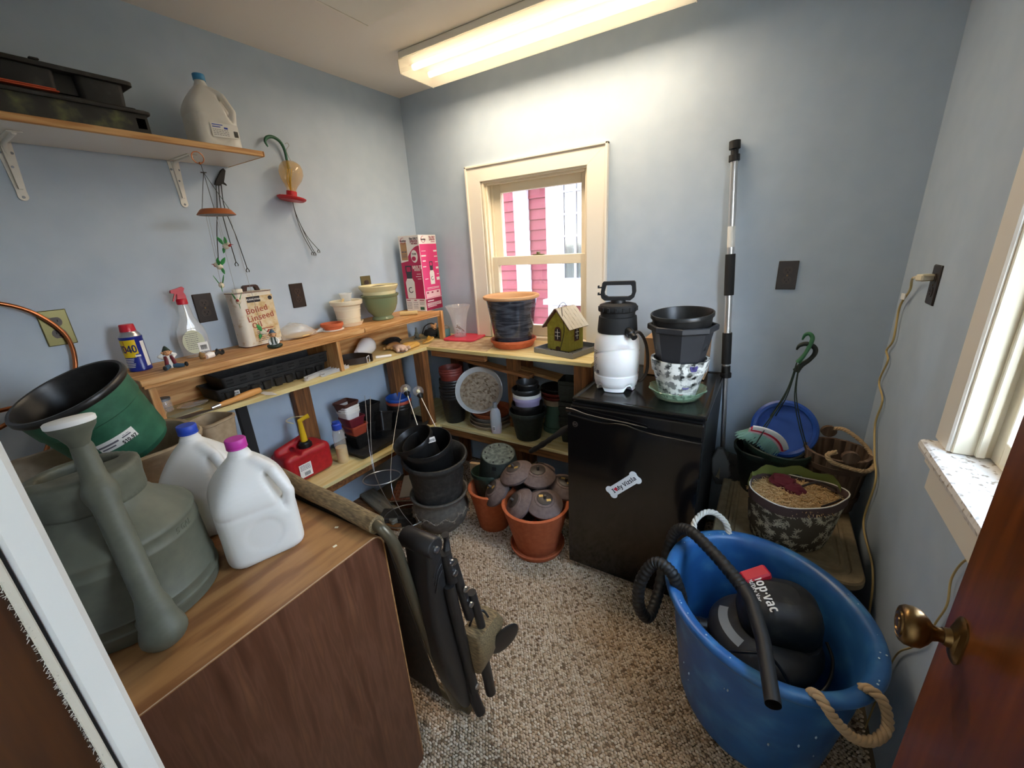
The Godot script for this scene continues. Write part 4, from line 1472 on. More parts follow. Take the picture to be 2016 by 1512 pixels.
	put(turned([Vector2(0, 0), Vector2(0.060, 0), Vector2(0.070, 0.018), Vector2(0.072, 0.020), Vector2(0.068, 0.021), Vector2(0.058, 0.008), Vector2(0, 0.006)], 40), "saucer", M.cream, o)
	put(turned([Vector2(0, 0.008), Vector2(0.053, 0.008), Vector2(0.056, 0.012), Vector2(0.0595, 0.040), Vector2(0.0612, 0.041), Vector2(0.0612, 0.044), Vector2(0.0602, 0.045), Vector2(0.0645, 0.082), Vector2(0.0662, 0.083), Vector2(0.0662, 0.086), Vector2(0.0655, 0.087), Vector2(0.068, 0.104), Vector2(0.079, 0.110), Vector2(0.082, 0.124), Vector2(0.082, 0.129), Vector2(0.077, 0.131), Vector2(0.072, 0.127), Vector2(0.055, 0.02), Vector2(0, 0.016)], 48), "pot", M.cream, o)
	o = thing("plastic_cup", "small clear measuring cup standing in the cream ribbed pot", "cup", at(0.085, y + 0.118, 0.670))
	put(turned([Vector2(0, 0), Vector2(0.022, 0), Vector2(0.030, 0.040), Vector2(0.033, 0.041), Vector2(0.033, 0.046), Vector2(0.029, 0.046), Vector2(0.021, 0.003), Vector2(0, 0.003)], 28), "cup", M.plastic_milky, o)
	s = begin()
	tube(s, PackedVector3Array([v3(0.155, y + 0.128, 0.752), v3(0.128, y + 0.132, 0.725), v3(0.10, y + 0.136, 0.70)]), 0.005, 10)
	one(s, "wood_stick", "short yellow wooden stick across the rim of the cream pot", "stick", M.cream_wood)
	# --- green urn with cream bowl
	o = thing("green_urn", "glossy sage green footed ceramic urn on the riser", "urn", at(0.146, y, 0.497))
	put(turned([Vector2(0, 0), Vector2(0.056, 0), Vector2(0.060, 0.004), Vector2(0.058, 0.010), Vector2(0.050, 0.020), Vector2(0.052, 0.024), Vector2(0.074, 0.048), Vector2(0.088, 0.080), Vector2(0.093, 0.108), Vector2(0.094, 0.122), Vector2(0.0985, 0.126), Vector2(0.103, 0.134), Vector2(0.1035, 0.139), Vector2(0.099, 0.140), Vector2(0.088, 0.128), Vector2(0.07, 0.055), Vector2(0, 0.03)], 56), "urn", M.glaze_green, o)
	o = thing("cream_bowl", "pale yellow ribbed ceramic planter nested in the sage green urn", "planter", at(0.146, y + 0.075, 0.497))
	put(turned([Vector2(0, 0), Vector2(0.062, 0), Vector2(0.085, 0.048), Vector2(0.087, 0.064), Vector2(0.0895, 0.067), Vector2(0.0895, 0.082), Vector2(0.0925, 0.085), Vector2(0.104, 0.102), Vector2(0.1065, 0.109), Vector2(0.104, 0.114), Vector2(0.097, 0.113), Vector2(0.086, 0.095), Vector2(0.078, 0.06), Vector2(0, 0.05)], 56), "bowl", M.cream_yellow, o)
	s = begin()
	ball(s, v3(0, 0.104, 0), v3(0.05, 0.006, 0.05), 20)
	put(s, "dry_soil", M.soil, o)
	# --- stick end
	s = begin()
	tube(s, PackedVector3Array([v3(0.165, y + 0.0125, 0.385), v3(0.248, y + 0.0125, 0.325)]), 0.0122, 16)
	one(s, "dowel", "thick pale wooden dowel lying beside the sage green urn", "dowel", M.cream_wood)
	sprayer_box(y)

func oval(a: float, b: float, n := 24) -> PackedVector2Array:
	var p := PackedVector2Array()
	for i in n:
		p.append(Vector2(a * cos(TAU * i / n), b * sin(TAU * i / n)))
	return p

func wrap_text(parent: Node, text: String, height: float, m: Material, r: float, y: float, degrees: float, squeeze := 1.0) -> void:
	letters(parent, text, height, m, Transform3D(Basis(Vector3.UP, deg_to_rad(degrees)), Vector3.ZERO) * at(0, y, r), r, bold, squeeze)

func sprayer_box(y: float) -> void:
	var o := thing("sprayer_box", "pink and white printed carton for a garden pump sprayer in the corner", "carton", at(0.060, y, 0.222, 5))
	# x runs 0..0.152 along the front face, z from 0 (front) back to -0.17
	var s := begin()
	block(s, v3(0, 0, -0.168), v3(0.153, 0.443, 0), 0.0012)
	put(s, "carton", M.box_white, o)
	# front face print
	var f := Node3D.new(); f.name = "front_print"; o.add_child(f)
	s = begin()
	var sh := PackedVector2Array([Vector2(0.002, 0.075), Vector2(0.151, 0.075), Vector2(0.151, 0.385)])
	for i in 9:
		var t := i / 8.0
		sh.append(Vector2(lerpf(0.151, 0.06, t), 0.385 - 0.06 * t * t))
	sh.append(Vector2(0.06, 0.30)); sh.append(Vector2(0.002, 0.29))
	prism(s, sh, 0.0004, at(0, 0, 0.0))
	put(s, "pink_field", M.box_pink_dark, f)
	picture_sprayer(f, at(0.052, 0.078, 0.0005), 0.195, M.ink_grey)
	s = begin()
	block(s, v3(0.012, 0.305, 0.0), v3(0.058, 0.405, 0.0006))
	put(s, "kraft_sticker", M.cardboard, f)
	bars(f, M.ink_soft, [[0.024, 0.352, 0.012, 0.008], [0.036, 0.352, 0.006, 0.008], [0.047, 0.352, 0.010, 0.008]] + text_lines(0.035, 0.336, 0.04, 3, 0.007, 0.003), 0.0008)
	s = begin()
	prism(s, oval(0.025, 0.036, 24), 0.0004, at(0.108, 0.325, 0.0004))
	put(s, "white_oval", M.box_white, f)
	s = begin()
	prism(s, oval(0.016, 0.013, 14), 0.0004, at(0.103, 0.312, 0.0009))
	put(s, "pink_spray_mark", M.box_pink_dark, f)
	letters(f, "TURN", 0.011, M.ink, at(0.108, 0.338, 0.0010), 0.0, bold, 0.8)
	letters(f, "The ONLY", 0.013, M.ink, at(0.115, 0.424, 0.0006), 0.0, bold, 0.75)
	letters(f, "SPRAYER", 0.013, M.box_maroon, at(0.115, 0.409, 0.0006), 0.0, bold, 0.75)
	letters(f, "YOU NEED", 0.009, M.box_maroon, at(0.118, 0.396, 0.0006), 0.0, bold, 0.75)
	letters(f, "MULTI", 0.019, M.box_white, at(0.118, 0.262, 0.0008), 0.0, bold, 0.85)
	letters(f, "NOZZLE", 0.010, M.box_white, at(0.118, 0.246, 0.0008), 0.0, bold, 0.9)
	bars(f, M.box_white, [[0.125, 0.222, 0.03, 0.003], [0.122, 0.208, 0.04, 0.003], [0.127, 0.194, 0.026, 0.003]], 0.0006)
	bars(f, M.box_maroon, [[0.022, 0.066, 0.03, 0.005], [0.075, 0.066, 0.02, 0.005], [0.125, 0.066, 0.035, 0.005]], 0.0004)
	bars(f, M.ink_soft, text_lines(0.025, 0.052, 0.04, 5, 0.009, 0.003) + text_lines(0.076, 0.052, 0.036, 4, 0.011, 0.003) + text_lines(0.124, 0.052, 0.036, 2, 0.009, 0.003), 0.0004)
	bars(f, M.pot_green, [[0.122, 0.017, 0.032, 0.018]], 0.0004)
	# side face print, facing +x
	var g := Node3D.new(); g.name = "side_print"; o.add_child(g)
	g.transform = at(0.153, 0, 0, 90)
	s = begin()
	block(s, v3(0.002, 0.075, 0.0), v3(0.166, 0.392, 0.0004))
	put(s, "pink_field", M.box_pink, g)
	s = begin()
	block(s, v3(0.002, 0.002, 0.0), v3(0.166, 0.072, 0.0004))
	put(s, "maroon_band", M.box_maroon, g)
	picture_sprayer(g, at(0.092, 0.155, 0.0005), 0.135, M.ink_grey)
	s = begin()
	block(s, v3(0.012, 0.078, 0.0004), v3(0.156, 0.118, 0.0007))
	put(s, "pale_panel", M.box_rose, g)
	letters(g, "The ONLY", 0.012, M.box_maroon, at(0.128, 0.430, 0.0006), 0.0, bold, 0.8)
	letters(g, "SPRAYER", 0.012, M.box_maroon, at(0.128, 0.416, 0.0006), 0.0, bold, 0.8)
	bars(g, M.box_pink_dark, [[0.135, 0.403, 0.04, 0.004]], 0.0004)
	bars(g, M.box_white, [[0.034, 0.352, 0.04, 0.003], [0.030, 0.325, 0.045, 0.008], [0.030, 0.295, 0.03, 0.006], [0.028, 0.262, 0.03, 0.005], [0.036, 0.19, 0.03, 0.004], [0.145, 0.35, 0.032, 0.009], [0.146, 0.318, 0.03, 0.005], [0.148, 0.285, 0.028, 0.004], [0.15, 0.25, 0.024, 0.012], [0.15, 0.212, 0.02, 0.004], [0.148, 0.185, 0.03, 0.018], [0.09, 0.136, 0.12, 0.003], [0.09, 0.129, 0.12, 0.002], [0.05, 0.058, 0.06, 0.005], [0.083, 0.044, 0.14, 0.003], [0.083, 0.037, 0.14, 0.003], [0.083, 0.03, 0.14, 0.003], [0.06, 0.022, 0.09, 0.003]], 0.0008)
	bars(g, M.box_maroon, [[0.03, 0.107, 0.018, 0.009], [0.075, 0.107, 0.018, 0.009], [0.13, 0.107, 0.02, 0.009]], 0.0010)
	# ring emblem with the maker's name
	for q in [[f, 0.036, 0.415], [g, 0.042, 0.418]]:
		s = begin()
		var arc := PackedVector3Array()
		for i in 22:
			var t := deg_to_rad(70 + 300.0 * i / 21)
			arc.append(v3(0.018 * cos(t), 0.018 * sin(t), 0.0006))
		tube(s, arc, 0.0012, 5)
		put(s, "ring_emblem", M.box_pink_dark, q[0], at(q[1], q[2], 0))
		letters(q[0], "Roundup", 0.0095, M.ink, at(q[1], q[2], 0.0010), 0.0, bold, 0.8)

func picture_sprayer(parent: Node, where: Transform3D, h: float, dark: Material) -> void:
	# flat print of a pump sprayer
	var g := Node3D.new(); g.name = "sprayer_picture"; parent.add_child(g, true); g.transform = where
	var s := begin()
	prism(s, PackedVector2Array([Vector2(-0.15, 0.0), Vector2(-0.16, 0.08), Vector2(-0.17, 0.5), Vector2(-0.10, 0.62), Vector2(0.10, 0.62), Vector2(0.17, 0.5), Vector2(0.16, 0.08), Vector2(0.15, 0.0)]), 0.0004, at(0, 0, 0).scaled_local(v3(h, h, 1)))
	put(s, "tank_print", M.box_white, g)
	s = begin()
	prism(s, PackedVector2Array([Vector2(-0.10, 0.61), Vector2(-0.11, 0.78), Vector2(0.11, 0.78), Vector2(0.10, 0.61)]), 0.0005, at(0, 0, 0).scaled_local(v3(h, h, 1)))
	for q in [[-0.1, 0.80, -0.1, 0.98], [0.1, 0.80, 0.1, 0.98], [-0.1, 0.98, 0.1, 0.98], [-0.1, 0.80, 0.1, 0.80]]:
		block(s, v3((q[0] - 0.02) * h, (q[1] - 0.02) * h, 0), v3((q[2] + 0.02) * h, (q[3] + 0.02) * h, 0.0005))
	put(s, "pump_print", dark, g)
	s = begin()
	var arc := PackedVector3Array()
	for i in 14:
		var t := deg_to_rad(60 + 280.0 * i / 13)
		arc.append(v3(0.08 * h * cos(t), 0.26 * h + 0.08 * h * sin(t), 0.0004))
	tube(s, arc, 0.012 * h, 5)
	put(s, "ring_emblem", M.ink, g)

func taper(r: Array, n: int) -> PackedFloat32Array:
	# radii spread over n points
	var o := PackedFloat32Array()
	for i in n:
		var q := float(i) / (n - 1) * (r.size() - 1)
		var k := mini(int(q), r.size() - 2)
		o.append(lerpf(r[k], r[k + 1], q - k))
	return o

func bench_things() -> void:
	var y := 0.9105
	# --- stacked propagation trays in the riser bay
	for k in 2:
		var o := thing("propagation_tray", ["black slotted propagation tray, lower of the two stacked under the riser", "black slotted propagation tray, upper of the two stacked under the riser"][k], "tray", at(0.098, y + 0.042 * k + 0.0005, 1.165 - 0.03 * k), "black propagation trays under the riser")
		var s := begin()
		var hx := 0.085
		var hz := 0.245
		loft(s, [rrect(hx - 0.012, hz - 0.012, 0.012, 0.0, 3), rrect(hx - 0.008, hz - 0.008, 0.012, 0.004, 3), rrect(hx - 0.002, hz - 0.002, 0.012, 0.048, 3), rrect(hx + 0.003, hz + 0.003, 0.012, 0.049, 3), rrect(hx + 0.003, hz + 0.003, 0.012, 0.053, 3), rrect(hx - 0.004, hz - 0.004, 0.012, 0.0535, 3), rrect(hx - 0.012, hz - 0.012, 0.012, 0.006, 3)], true, true)
		put(s, "shell", M.tray_black, o)
		for i in 9:
			s = begin()
			for j in 2:
				block(s, v3(hx - 0.003, 0.022 + j * 0.013, -0.212 + i * 0.052), v3(hx - 0.0005, 0.028 + j * 0.013, -0.187 + i * 0.052), 0.0004)
			put(s, "slot", M.outlet_hole, o)
		for i in 9:
			s = begin()
			var xf := at(hx - (0.006 if k == 0 else 0.022), 0.0, -0.2 + i * 0.05)
			loft(s, [rrect(0.010, 0.014, 0.004, 0.0, 2, xf), rrect(0.013, 0.018, 0.004, 0.036, 2, xf)])
			put(s, "cell", M.pot_black, o)
		if k == 0:
			s = begin()
			box(s, v3(0.024, 0.022, 0.0006))
			var lb := put(s, "sticker", M.label_white, o, at(hx + 0.006, 0.024, 0.178, 80))
			bars(lb, M.ink, barcode(0, 0.002, 0.016, 0.008) + [[0, -0.006, 0.016, 0.002]], 0.0005)
	# --- clutter at the left end of the bay
	var o := thing("glass_jar", "small ribbed glass jar at the end of the riser bay", "jar", at(0.065, y, 1.545))
	put(turned([Vector2(0, 0), Vector2(0.024, 0), Vector2(0.026, 0.004), Vector2(0.024, 0.008), Vector2(0.026, 0.014), Vector2(0.024, 0.02), Vector2(0.026, 0.026), Vector2(0.0235, 0.036), Vector2(0.0215, 0.041), Vector2(0.0225, 0.046), Vector2(0.021, 0.047), Vector2(0.02, 0.042), Vector2(0.0225, 0.03), Vector2(0.022, 0.004), Vector2(0, 0.003)], 28), "glass", M.glass, o)
	put(turned([Vector2(0.0235, 0.044), Vector2(0.0245, 0.0445), Vector2(0.0245, 0.053), Vector2(0.023, 0.054), Vector2(0, 0.054)], 28), "lid", M.galvanised, o)
	var s2 := begin()
	crumple(s2, v3(0.13, y, 1.585), v3(0.022, 0.020, 0.020), 3)
	one(s2, "paper_wad", "crumpled brown paper bag beside the glass jar", "paper", M.paper_tan)
	s2 = begin()
	crumple(s2, v3(0.10, y, 1.468), v3(0.036, 0.008, 0.050), 5)
	one(s2, "zip_bag", "flattened clear zip bag of seeds lying on the bench", "plastic bag", M.film)
	s2 = begin()
	box(s2, v3(0.05, 0.002, 0.10), 0.0005, at(0.165, y + 0.0012, 1.52, 12))
	one(s2, "seed_packet", "green and white seed packet lying flat behind the trowel", "seed packet", M.label_green)
	# --- long trowel with wooden handle
	o = thing("garden_knife", "planting knife with orange wooden handle and dull flat blade", "garden tool", at(0.240, y, 1.436))
	var s := begin()
	tube(s, spline([v3(0.002, 0.013, 0.0), v3(-0.003, 0.014, -0.05), v3(-0.008, 0.017, -0.10), v3(-0.018, 0.018, -0.168)], 6), taper([0.0085, 0.0105, 0.0105, 0.0135, 0.0145, 0.011], 19), 14)
	put(s, "handle", M.handle_wood, o)
	s = begin()
	tube(s, PackedVector3Array([v3(0.004, 0.0122, 0.026), v3(0.002, 0.013, -0.004)]), taper([0.006, 0.0098], 2), 14)
	put(s, "ferrule", M.silver, o)
	s = begin()
	prism(s, PackedVector2Array([Vector2(-0.004, -0.022), Vector2(-0.022, -0.050), Vector2(-0.032, -0.10), Vector2(-0.028, -0.145), Vector2(-0.012, -0.150), Vector2(0.010, -0.10), Vector2(0.010, -0.022)]), 0.002, at(0, 0.0035, 0, 0, -90))
	put(s, "blade", M.blade_dull, o)
	# --- white paper leaf-shaped label
	s = begin()
	prism(s, PackedVector2Array([Vector2(0, 0), Vector2(0.045, 0.012), Vector2(0.105, 0.002), Vector2(0.055, -0.022), Vector2(0.01, -0.018)]), 0.0012, at(0.205, y + 0.0005, 1.248, 0, -90))
	var pl := one(s, "plant_tag", "pointed white plant tag with faded print beside the wooden handle", "plant tag", M.label_white)
	# --- silver slides
	o = thing("metal_bracket", "pair of folded shiny steel shelf brackets lying on the bench", "bracket", at(0.198, y, 0.945))
	for q in [[v3(0.040, 0.006, 0.125), v3(-0.005, 0.006, -0.085)], [v3(0.056, 0.006, 0.05), v3(0.045, 0.006, -0.095)]]:
		s = begin()
		var d: Vector3 = q[1] - q[0]
		var xf := Transform3D(Basis(d.cross(Vector3.UP).normalized(), Vector3.UP, -d.normalized()), (q[0] + q[1]) / 2)
		box(s, v3(0.024, 0.0018, d.length()), 0.0004, xf * at(0, -0.004, 0))
		box(s, v3(0.0018, 0.016, d.length()), 0.0004, xf * at(0.011, 0.003, 0))
		box(s, v3(0.0018, 0.016, d.length()), 0.0004, xf * at(-0.011, 0.003, 0))
		lathe(s, [Vector2(0.004, -0.006), Vector2(0.012, -0.006), Vector2(0.012, 0.004), Vector2(0.009, 0.006), Vector2(0.004, 0.006), Vector2(0.004, -0.006)], 18, Transform3D(Basis(), q[0]))
		put(s, "channel", M.silver_bright, o)
		s = begin()
		for t in [0.3, 0.62, 0.9]:
			lathe(s, [Vector2(0, 0), Vector2(0.004, 0), Vector2(0.003, 0.003), Vector2(0, 0.003)], 10, Transform3D(Basis(), q[0].lerp(q[1], t) + v3(0, -0.0012, 0)))
		put(s, "rivet", M.galvanised, o)
	# --- belt with buckle
	o = thing("leather_belt", "coiled dark brown leather belt with square silver buckle", "belt", at(0.155, y, 0.735))
	s = begin()
	var loop := spline([v3(0.110, 0.017, 0.01), v3(0.085, 0.017, 0.06), v3(0.03, 0.017, 0.105), v3(-0.03, 0.017, 0.095), v3(-0.055, 0.017, 0.04), v3(-0.03, 0.017, -0.02), v3(0.03, 0.017, -0.045), v3(0.09, 0.017, -0.04), v3(0.115, 0.017, -0.015)], 8)
	strap(s, loop, 0.032, 0.003)
	put(s, "strap", M.leather_dark, o)
	s = begin()
	var fr := rrect(0.019, 0.0165, 0.004, 0, 4, Transform3D(Basis(Vector3(0.55, 0, 0.83), Vector3(0.83, 0, -0.55), Vector3(0, -1, 0)), v3(0.113, 0.018, 0.005)))
	tube(s, fr, 0.0022, 8, true)
	put(s, "buckle", M.silver_bright, o)
	# --- white dome (pot) on its side
	o = thing("white_dome", "smooth white plastic dome lying behind the belt", "plastic dome", at(0.065, y, 0.615))
	s = begin()
	lathe(s, [Vector2(0, 0.0), Vector2(0.014, 0.004), Vector2(0.024, 0.03), Vector2(0.038, 0.065), Vector2(0.048, 0.10), Vector2(0.046, 0.125), Vector2(0.034, 0.143), Vector2(0.015, 0.152), Vector2(0, 0.153)], 40, pointing(v3(0.045, 0.024, 0.075), v3(-0.25, 0.15, -0.95)))
	put(s, "shell", M.glaze_white, o)
	# --- lighter / white handle
	s = begin()
	loft(s, [rrect(0.009, 0.006, 0.005, 0.0, 4), rrect(0.0095, 0.0065, 0.005, 0.004, 4), rrect(0.0095, 0.0065, 0.005, 0.078, 4), rrect(0.008, 0.005, 0.004, 0.082, 4)])
	one(s, "plastic_grip", "stubby white plastic handle lying in front of the dome", "handle grip", M.white, Transform3D(Basis(Vector3(0.75, 0, 0.66), Vector3(0.66, 0, -0.75), Vector3(0, 1, 0)).orthonormalized(), v3(0.236, y + 0.0068, 0.665)))
	# --- leather gloves heap
	gloves(y)
	goggles(y)
	# --- teal jar with lid, carved mouse, spools
	o = thing("teal_jar", "small teal stoneware jar with a grey lid by the wall", "jar", at(0.248, y, 0.116))
	put(turned([Vector2(0, 0), Vector2(0.039, 0), Vector2(0.041, 0.003), Vector2(0.041, 0.053), Vector2(0.039, 0.057), Vector2(0, 0.057)], 36), "body", M.teal, o)
	put(turned([Vector2(0.035, 0.057), Vector2(0.038, 0.058), Vector2(0.038, 0.063), Vector2(0.030, 0.069), Vector2(0.027, 0.074), Vector2(0.0, 0.076)], 36), "lid", M.lid_grey, o)
	o = thing("mouse_ornament", "carved wooden mouse head ornament beside the teal jar", "ornament", at(0.165, y + 0.050, 0.112, 55))
	s = begin()
	nets(s, func(p: Vector3) -> float:
		var d := seg_d(p, v3(0, 0.010, -0.008), v3(0, 0.004, 0.016), 0.019, 0.009)
		for sx in [-1, 1]:
			d = smin(d, (p - v3(0.014 * sx, 0.028, -0.008)).length() - 0.008, 0.004)
		return d, v3(-0.03, -0.02, -0.035), v3(0.03, 0.045, 0.035), 0.003)
	put(s, "head", M.skin, o)
	s = begin()
	for sx in [-1, 1]:
		ball(s, v3(0.008 * sx, 0.014, 0.010), v3(0.003, 0.003, 0.003), 8)
	ball(s, v3(0, 0.005, 0.0245), v3(0.003, 0.003, 0.002), 8)
	put(s, "eye", M.ink, o)
	o = thing("black_pouch", "slumped black nylon pouch under the mouse ornament", "pouch", at(0.155, y, 0.125))
	s = begin()
	crumple(s, v3(0, 0, 0), v3(0.055, 0.030, 0.055), 9)
	put(s, "pouch", M.black_matte, o)
	s = begin()
	tube(s, spline([v3(-0.05, 0.02, 0.04), v3(-0.03, 0.07, 0.03), v3(0.0, 0.088, 0.0), v3(0.01, 0.07, -0.03)], 8), 0.0035, 8)
	put(s, "strap", M.black_matte, o)
	o = thing("hose_nozzle", "verdigris brass hose nozzle standing behind the gloves", "nozzle", at(0.105, y, 0.215))
	put(turned([Vector2(0, 0), Vector2(0.022, 0), Vector2(0.022, 0.006), Vector2(0.012, 0.010), Vector2(0.011, 0.018), Vector2(0.016, 0.022), Vector2(0.016, 0.028), Vector2(0.010, 0.034), Vector2(0.011, 0.042), Vector2(0.007, 0.048), Vector2(0.005, 0.075), Vector2(0, 0.075)], 20), "nozzle", M.verdigris, o)
	# --- back run: paper, lid, vase, pots
	s = begin()
	prism(s, PackedVector2Array([Vector2(0.325, -0.352), Vector2(0.735, -0.338), Vector2(0.640, -0.060), Vector2(0.235, -0.035), Vector2(0.262, -0.25)]), 0.0012, at(0, y + 0.0003, 0, 0, -90))
	one(s, "paper_sheet", "stained tan paper sheet covering the bench corner", "paper", M.paper_tan)
	o = thing("container_lid", "rounded pink-red plastic container lid under the glass vase", "lid", at(0.405, y + 0.0016, 0.105, 8))
	s = begin()
	loft(s, [rrect(0.104, 0.090, 0.03, 0.0, 6), rrect(0.109, 0.095, 0.032, 0.002, 6), rrect(0.109, 0.095, 0.032, 0.010, 6), rrect(0.105, 0.091, 0.030, 0.0125, 6), rrect(0.099, 0.085, 0.028, 0.0115, 6), rrect(0.095, 0.081, 0.026, 0.009, 6)])
	put(s, "lid", M.lid_red, o)
	o = thing("glass_vase", "flared fluted clear glass vase holding a few metal bits", "vase", at(0.368, y + 0.0112, 0.098))
	s = begin()
	var rows := []
	for q in [[0.0, 0.0], [0.036, 0.0], [0.0385, 0.004], [0.041, 0.05], [0.046, 0.10], [0.056, 0.145], [0.071, 0.182], [0.0765, 0.191], [0.075, 0.1925], [0.0685, 0.183], [0.053, 0.145], [0.043, 0.10], [0.038, 0.05], [0.035, 0.012], [0.0, 0.010]]:
		var row := PackedVector3Array()
		for i in 72:
			var t := TAU * i / 72
			var r: float = q[0] * (1.0 + 0.035 * cos(t * 18.0) * smoothstep(0.004, 0.06, q[1]))
			row.append(v3(r * cos(t), q[1], r * sin(t)))
		rows.append(row)
	grid(s, rows)
	put(s, "glass", M.glass_vase, o)
	s = begin()
	for i in 7:
		var t := i * 2.4
		ball(s, v3(0.018 * cos(t), 0.019 + 0.004 * i, 0.018 * sin(t)), v3(0.008, 0.007, 0.008), 8)
	put(s, "metal_bit", M.wire, o)
	s = begin()
	tube(s, spline([v3(-0.02, 0.07, 0.0), v3(0.0, 0.055, 0.012), v3(0.018, 0.045, 0.0), v3(0.024, 0.03, -0.01)], 4), 0.004, 6)
	tube(s, spline([v3(-0.024, 0.055, 0.01), v3(-0.004, 0.06, 0.0), v3(0.02, 0.05, 0.014)], 4), 0.003, 6)
	put(s, "twig", M.rust_dark, o)
	# --- big blue glazed pot
	o = thing("glazed_pot", "large dark blue streaked glazed pot with bare clay rim", "flower pot", at(0.800, y + 0.012, 0.165))
	put(turned([Vector2(0, 0.002), Vector2(0.098, 0.002), Vector2(0.101, 0.006), Vector2(0.112, 0.08), Vector2(0.128, 0.19), Vector2(0.137, 0.245), Vector2(0.137, 0.250)], 64), "glazed_body", M.glaze_blue, o)
	put(turned([Vector2(0.137, 0.250), Vector2(0.147, 0.2515), Vector2(0.153, 0.256), Vector2(0.1545, 0.262), Vector2(0.152, 0.268), Vector2(0.145, 0.271), Vector2(0.136, 0.269), Vector2(0.128, 0.26), Vector2(0.118, 0.19), Vector2(0.092, 0.02), Vector2(0, 0.016)], 64), "clay_rim", M.clay_tan, o)
	o = thing("clay_saucer", "terracotta saucer under the large dark blue glazed pot", "saucer", at(0.800, y, 0.165))
	put(turned([Vector2(0, 0), Vector2(0.104, 0), Vector2(0.109, 0.003), Vector2(0.122, 0.030), Vector2(0.128, 0.033), Vector2(0.129, 0.044), Vector2(0.124, 0.046), Vector2(0.118, 0.042), Vector2(0.106, 0.011), Vector2(0, 0.011)], 64), "dish", M.terracotta_bright, o)
	birdhouse(y)

func crumple(s: SurfaceTool, c: Vector3, r: Vector3, sd: int) -> void:
	# a crushed lump resting on y = c.y
	var n := FastNoiseLite.new()
	n.seed = sd
	n.frequency = 1.6
	var rows := []
	for j in 9:
		var t := PI * j / 8
		var row := PackedVector3Array()
		for i in 16:
			var u := TAU * i / 16
			var d := v3(sin(t) * cos(u), -cos(t), sin(t) * sin(u))
			var k := 1.0 + 0.45 * n.get_noise_3dv(d * 1.4)
			var p := d * k * r
			row.append(c + v3(p.x, maxf(0.0005, r.y * 0.9 + p.y * 0.95), p.z))
		rows.append(row)
	grid(s, rows, true, 30.0)

func strap(s: SurfaceTool, p: PackedVector3Array, w: float, t: float) -> void:
	# an upright band along p
	var rows := []
	var f := frames(p)
	for i in p.size():
		var side: Vector3 = f[i][0].cross(Vector3.UP).normalized() * t / 2
		var up := Vector3.UP * w / 2
		rows.append(PackedVector3Array([p[i] - side - up, p[i] - side + up, p[i] + side + up, p[i] + side - up]))
	sg += 1
	for j in rows.size() - 1:
		for i in 4:
			var k := (i + 1) % 4
			sg += 1
			s.set_smooth_group(1000000 + i)
			tri(s, rows[j][i], rows[j + 1][k], rows[j][k])
			tri(s, rows[j][i], rows[j + 1][i], rows[j + 1][k])

func gloves(y: float) -> void:
	var mats := [M.glove_tan, M.glove_pink, M.glove_yellow]
	var names := ["tan leather work glove crumpled on the bench behind the dome", "pale pink cloth garden glove under the tan one", "yellow leather work glove with fingers toward the corner"]
	var where := [at(0.135, y + 0.001, 0.44, 30), at(0.21, y + 0.001, 0.475, 70), at(0.235, y + 0.001, 0.395, -20)]
	for g in 3:
		var s := begin()
		nets(s, func(p: Vector3) -> float:
			var d := maxf(seg_d(p * v3(1, 1.6, 1), v3(0, 0.016, -0.02), v3(0, 0.02, 0.03), 0.030, 0.034), -p.y)
			for i in 4:
				var x := -0.027 + i * 0.018
				d = smin(d, seg_d(p, v3(x * 0.9, 0.012, 0.03), v3(x * 1.3, 0.010 + 0.006 * (i % 2), 0.085 - absf(i - 1.4) * 0.009), 0.0105, 0.0095), 0.006)
			d = smin(d, seg_d(p, v3(0.026, 0.012, -0.01), v3(0.052, 0.011, 0.035), 0.0115, 0.010), 0.008)
			return d, v3(-0.06, -0.002, -0.075), v3(0.075, 0.045, 0.105), 0.0045)
		one(s, "work_glove", names[g], "glove", mats[g], where[g], "crumpled work gloves")
	var o := thing("leather_sandal_strap", "worn brown leather tool sheath lying at the bench edge", "sheath", at(0.262, y, 0.488, 25))
	var s2 := begin()
	prism(s2, PackedVector2Array([Vector2(-0.018, -0.05), Vector2(0.018, -0.05), Vector2(0.024, 0.0), Vector2(0.016, 0.045), Vector2(0, 0.062), Vector2(-0.016, 0.045), Vector2(-0.024, 0.0)]), 0.006, at(0, 0.0015, 0, 0, -90))
	put(s2, "sole", M.blade_dull, o)
	s2 = begin()
	prism(s2, PackedVector2Array([Vector2(-0.013, -0.042), Vector2(0.013, -0.042), Vector2(0.018, 0.0), Vector2(0.011, 0.038), Vector2(0, 0.05), Vector2(-0.011, 0.038), Vector2(-0.018, 0.0)]), 0.003, at(0, 0.0075, 0, 0, -90))
	put(s2, "inlay", M.leather_orange, o)
	o = thing("dark_cap", "crumpled black cloth cap lying behind the gloves", "cap", at(0.075, y, 0.39))
	s2 = begin()
	crumple(s2, Vector3.ZERO, v3(0.045, 0.024, 0.06), 21)
	put(s2, "cloth", M.black_matte, o)

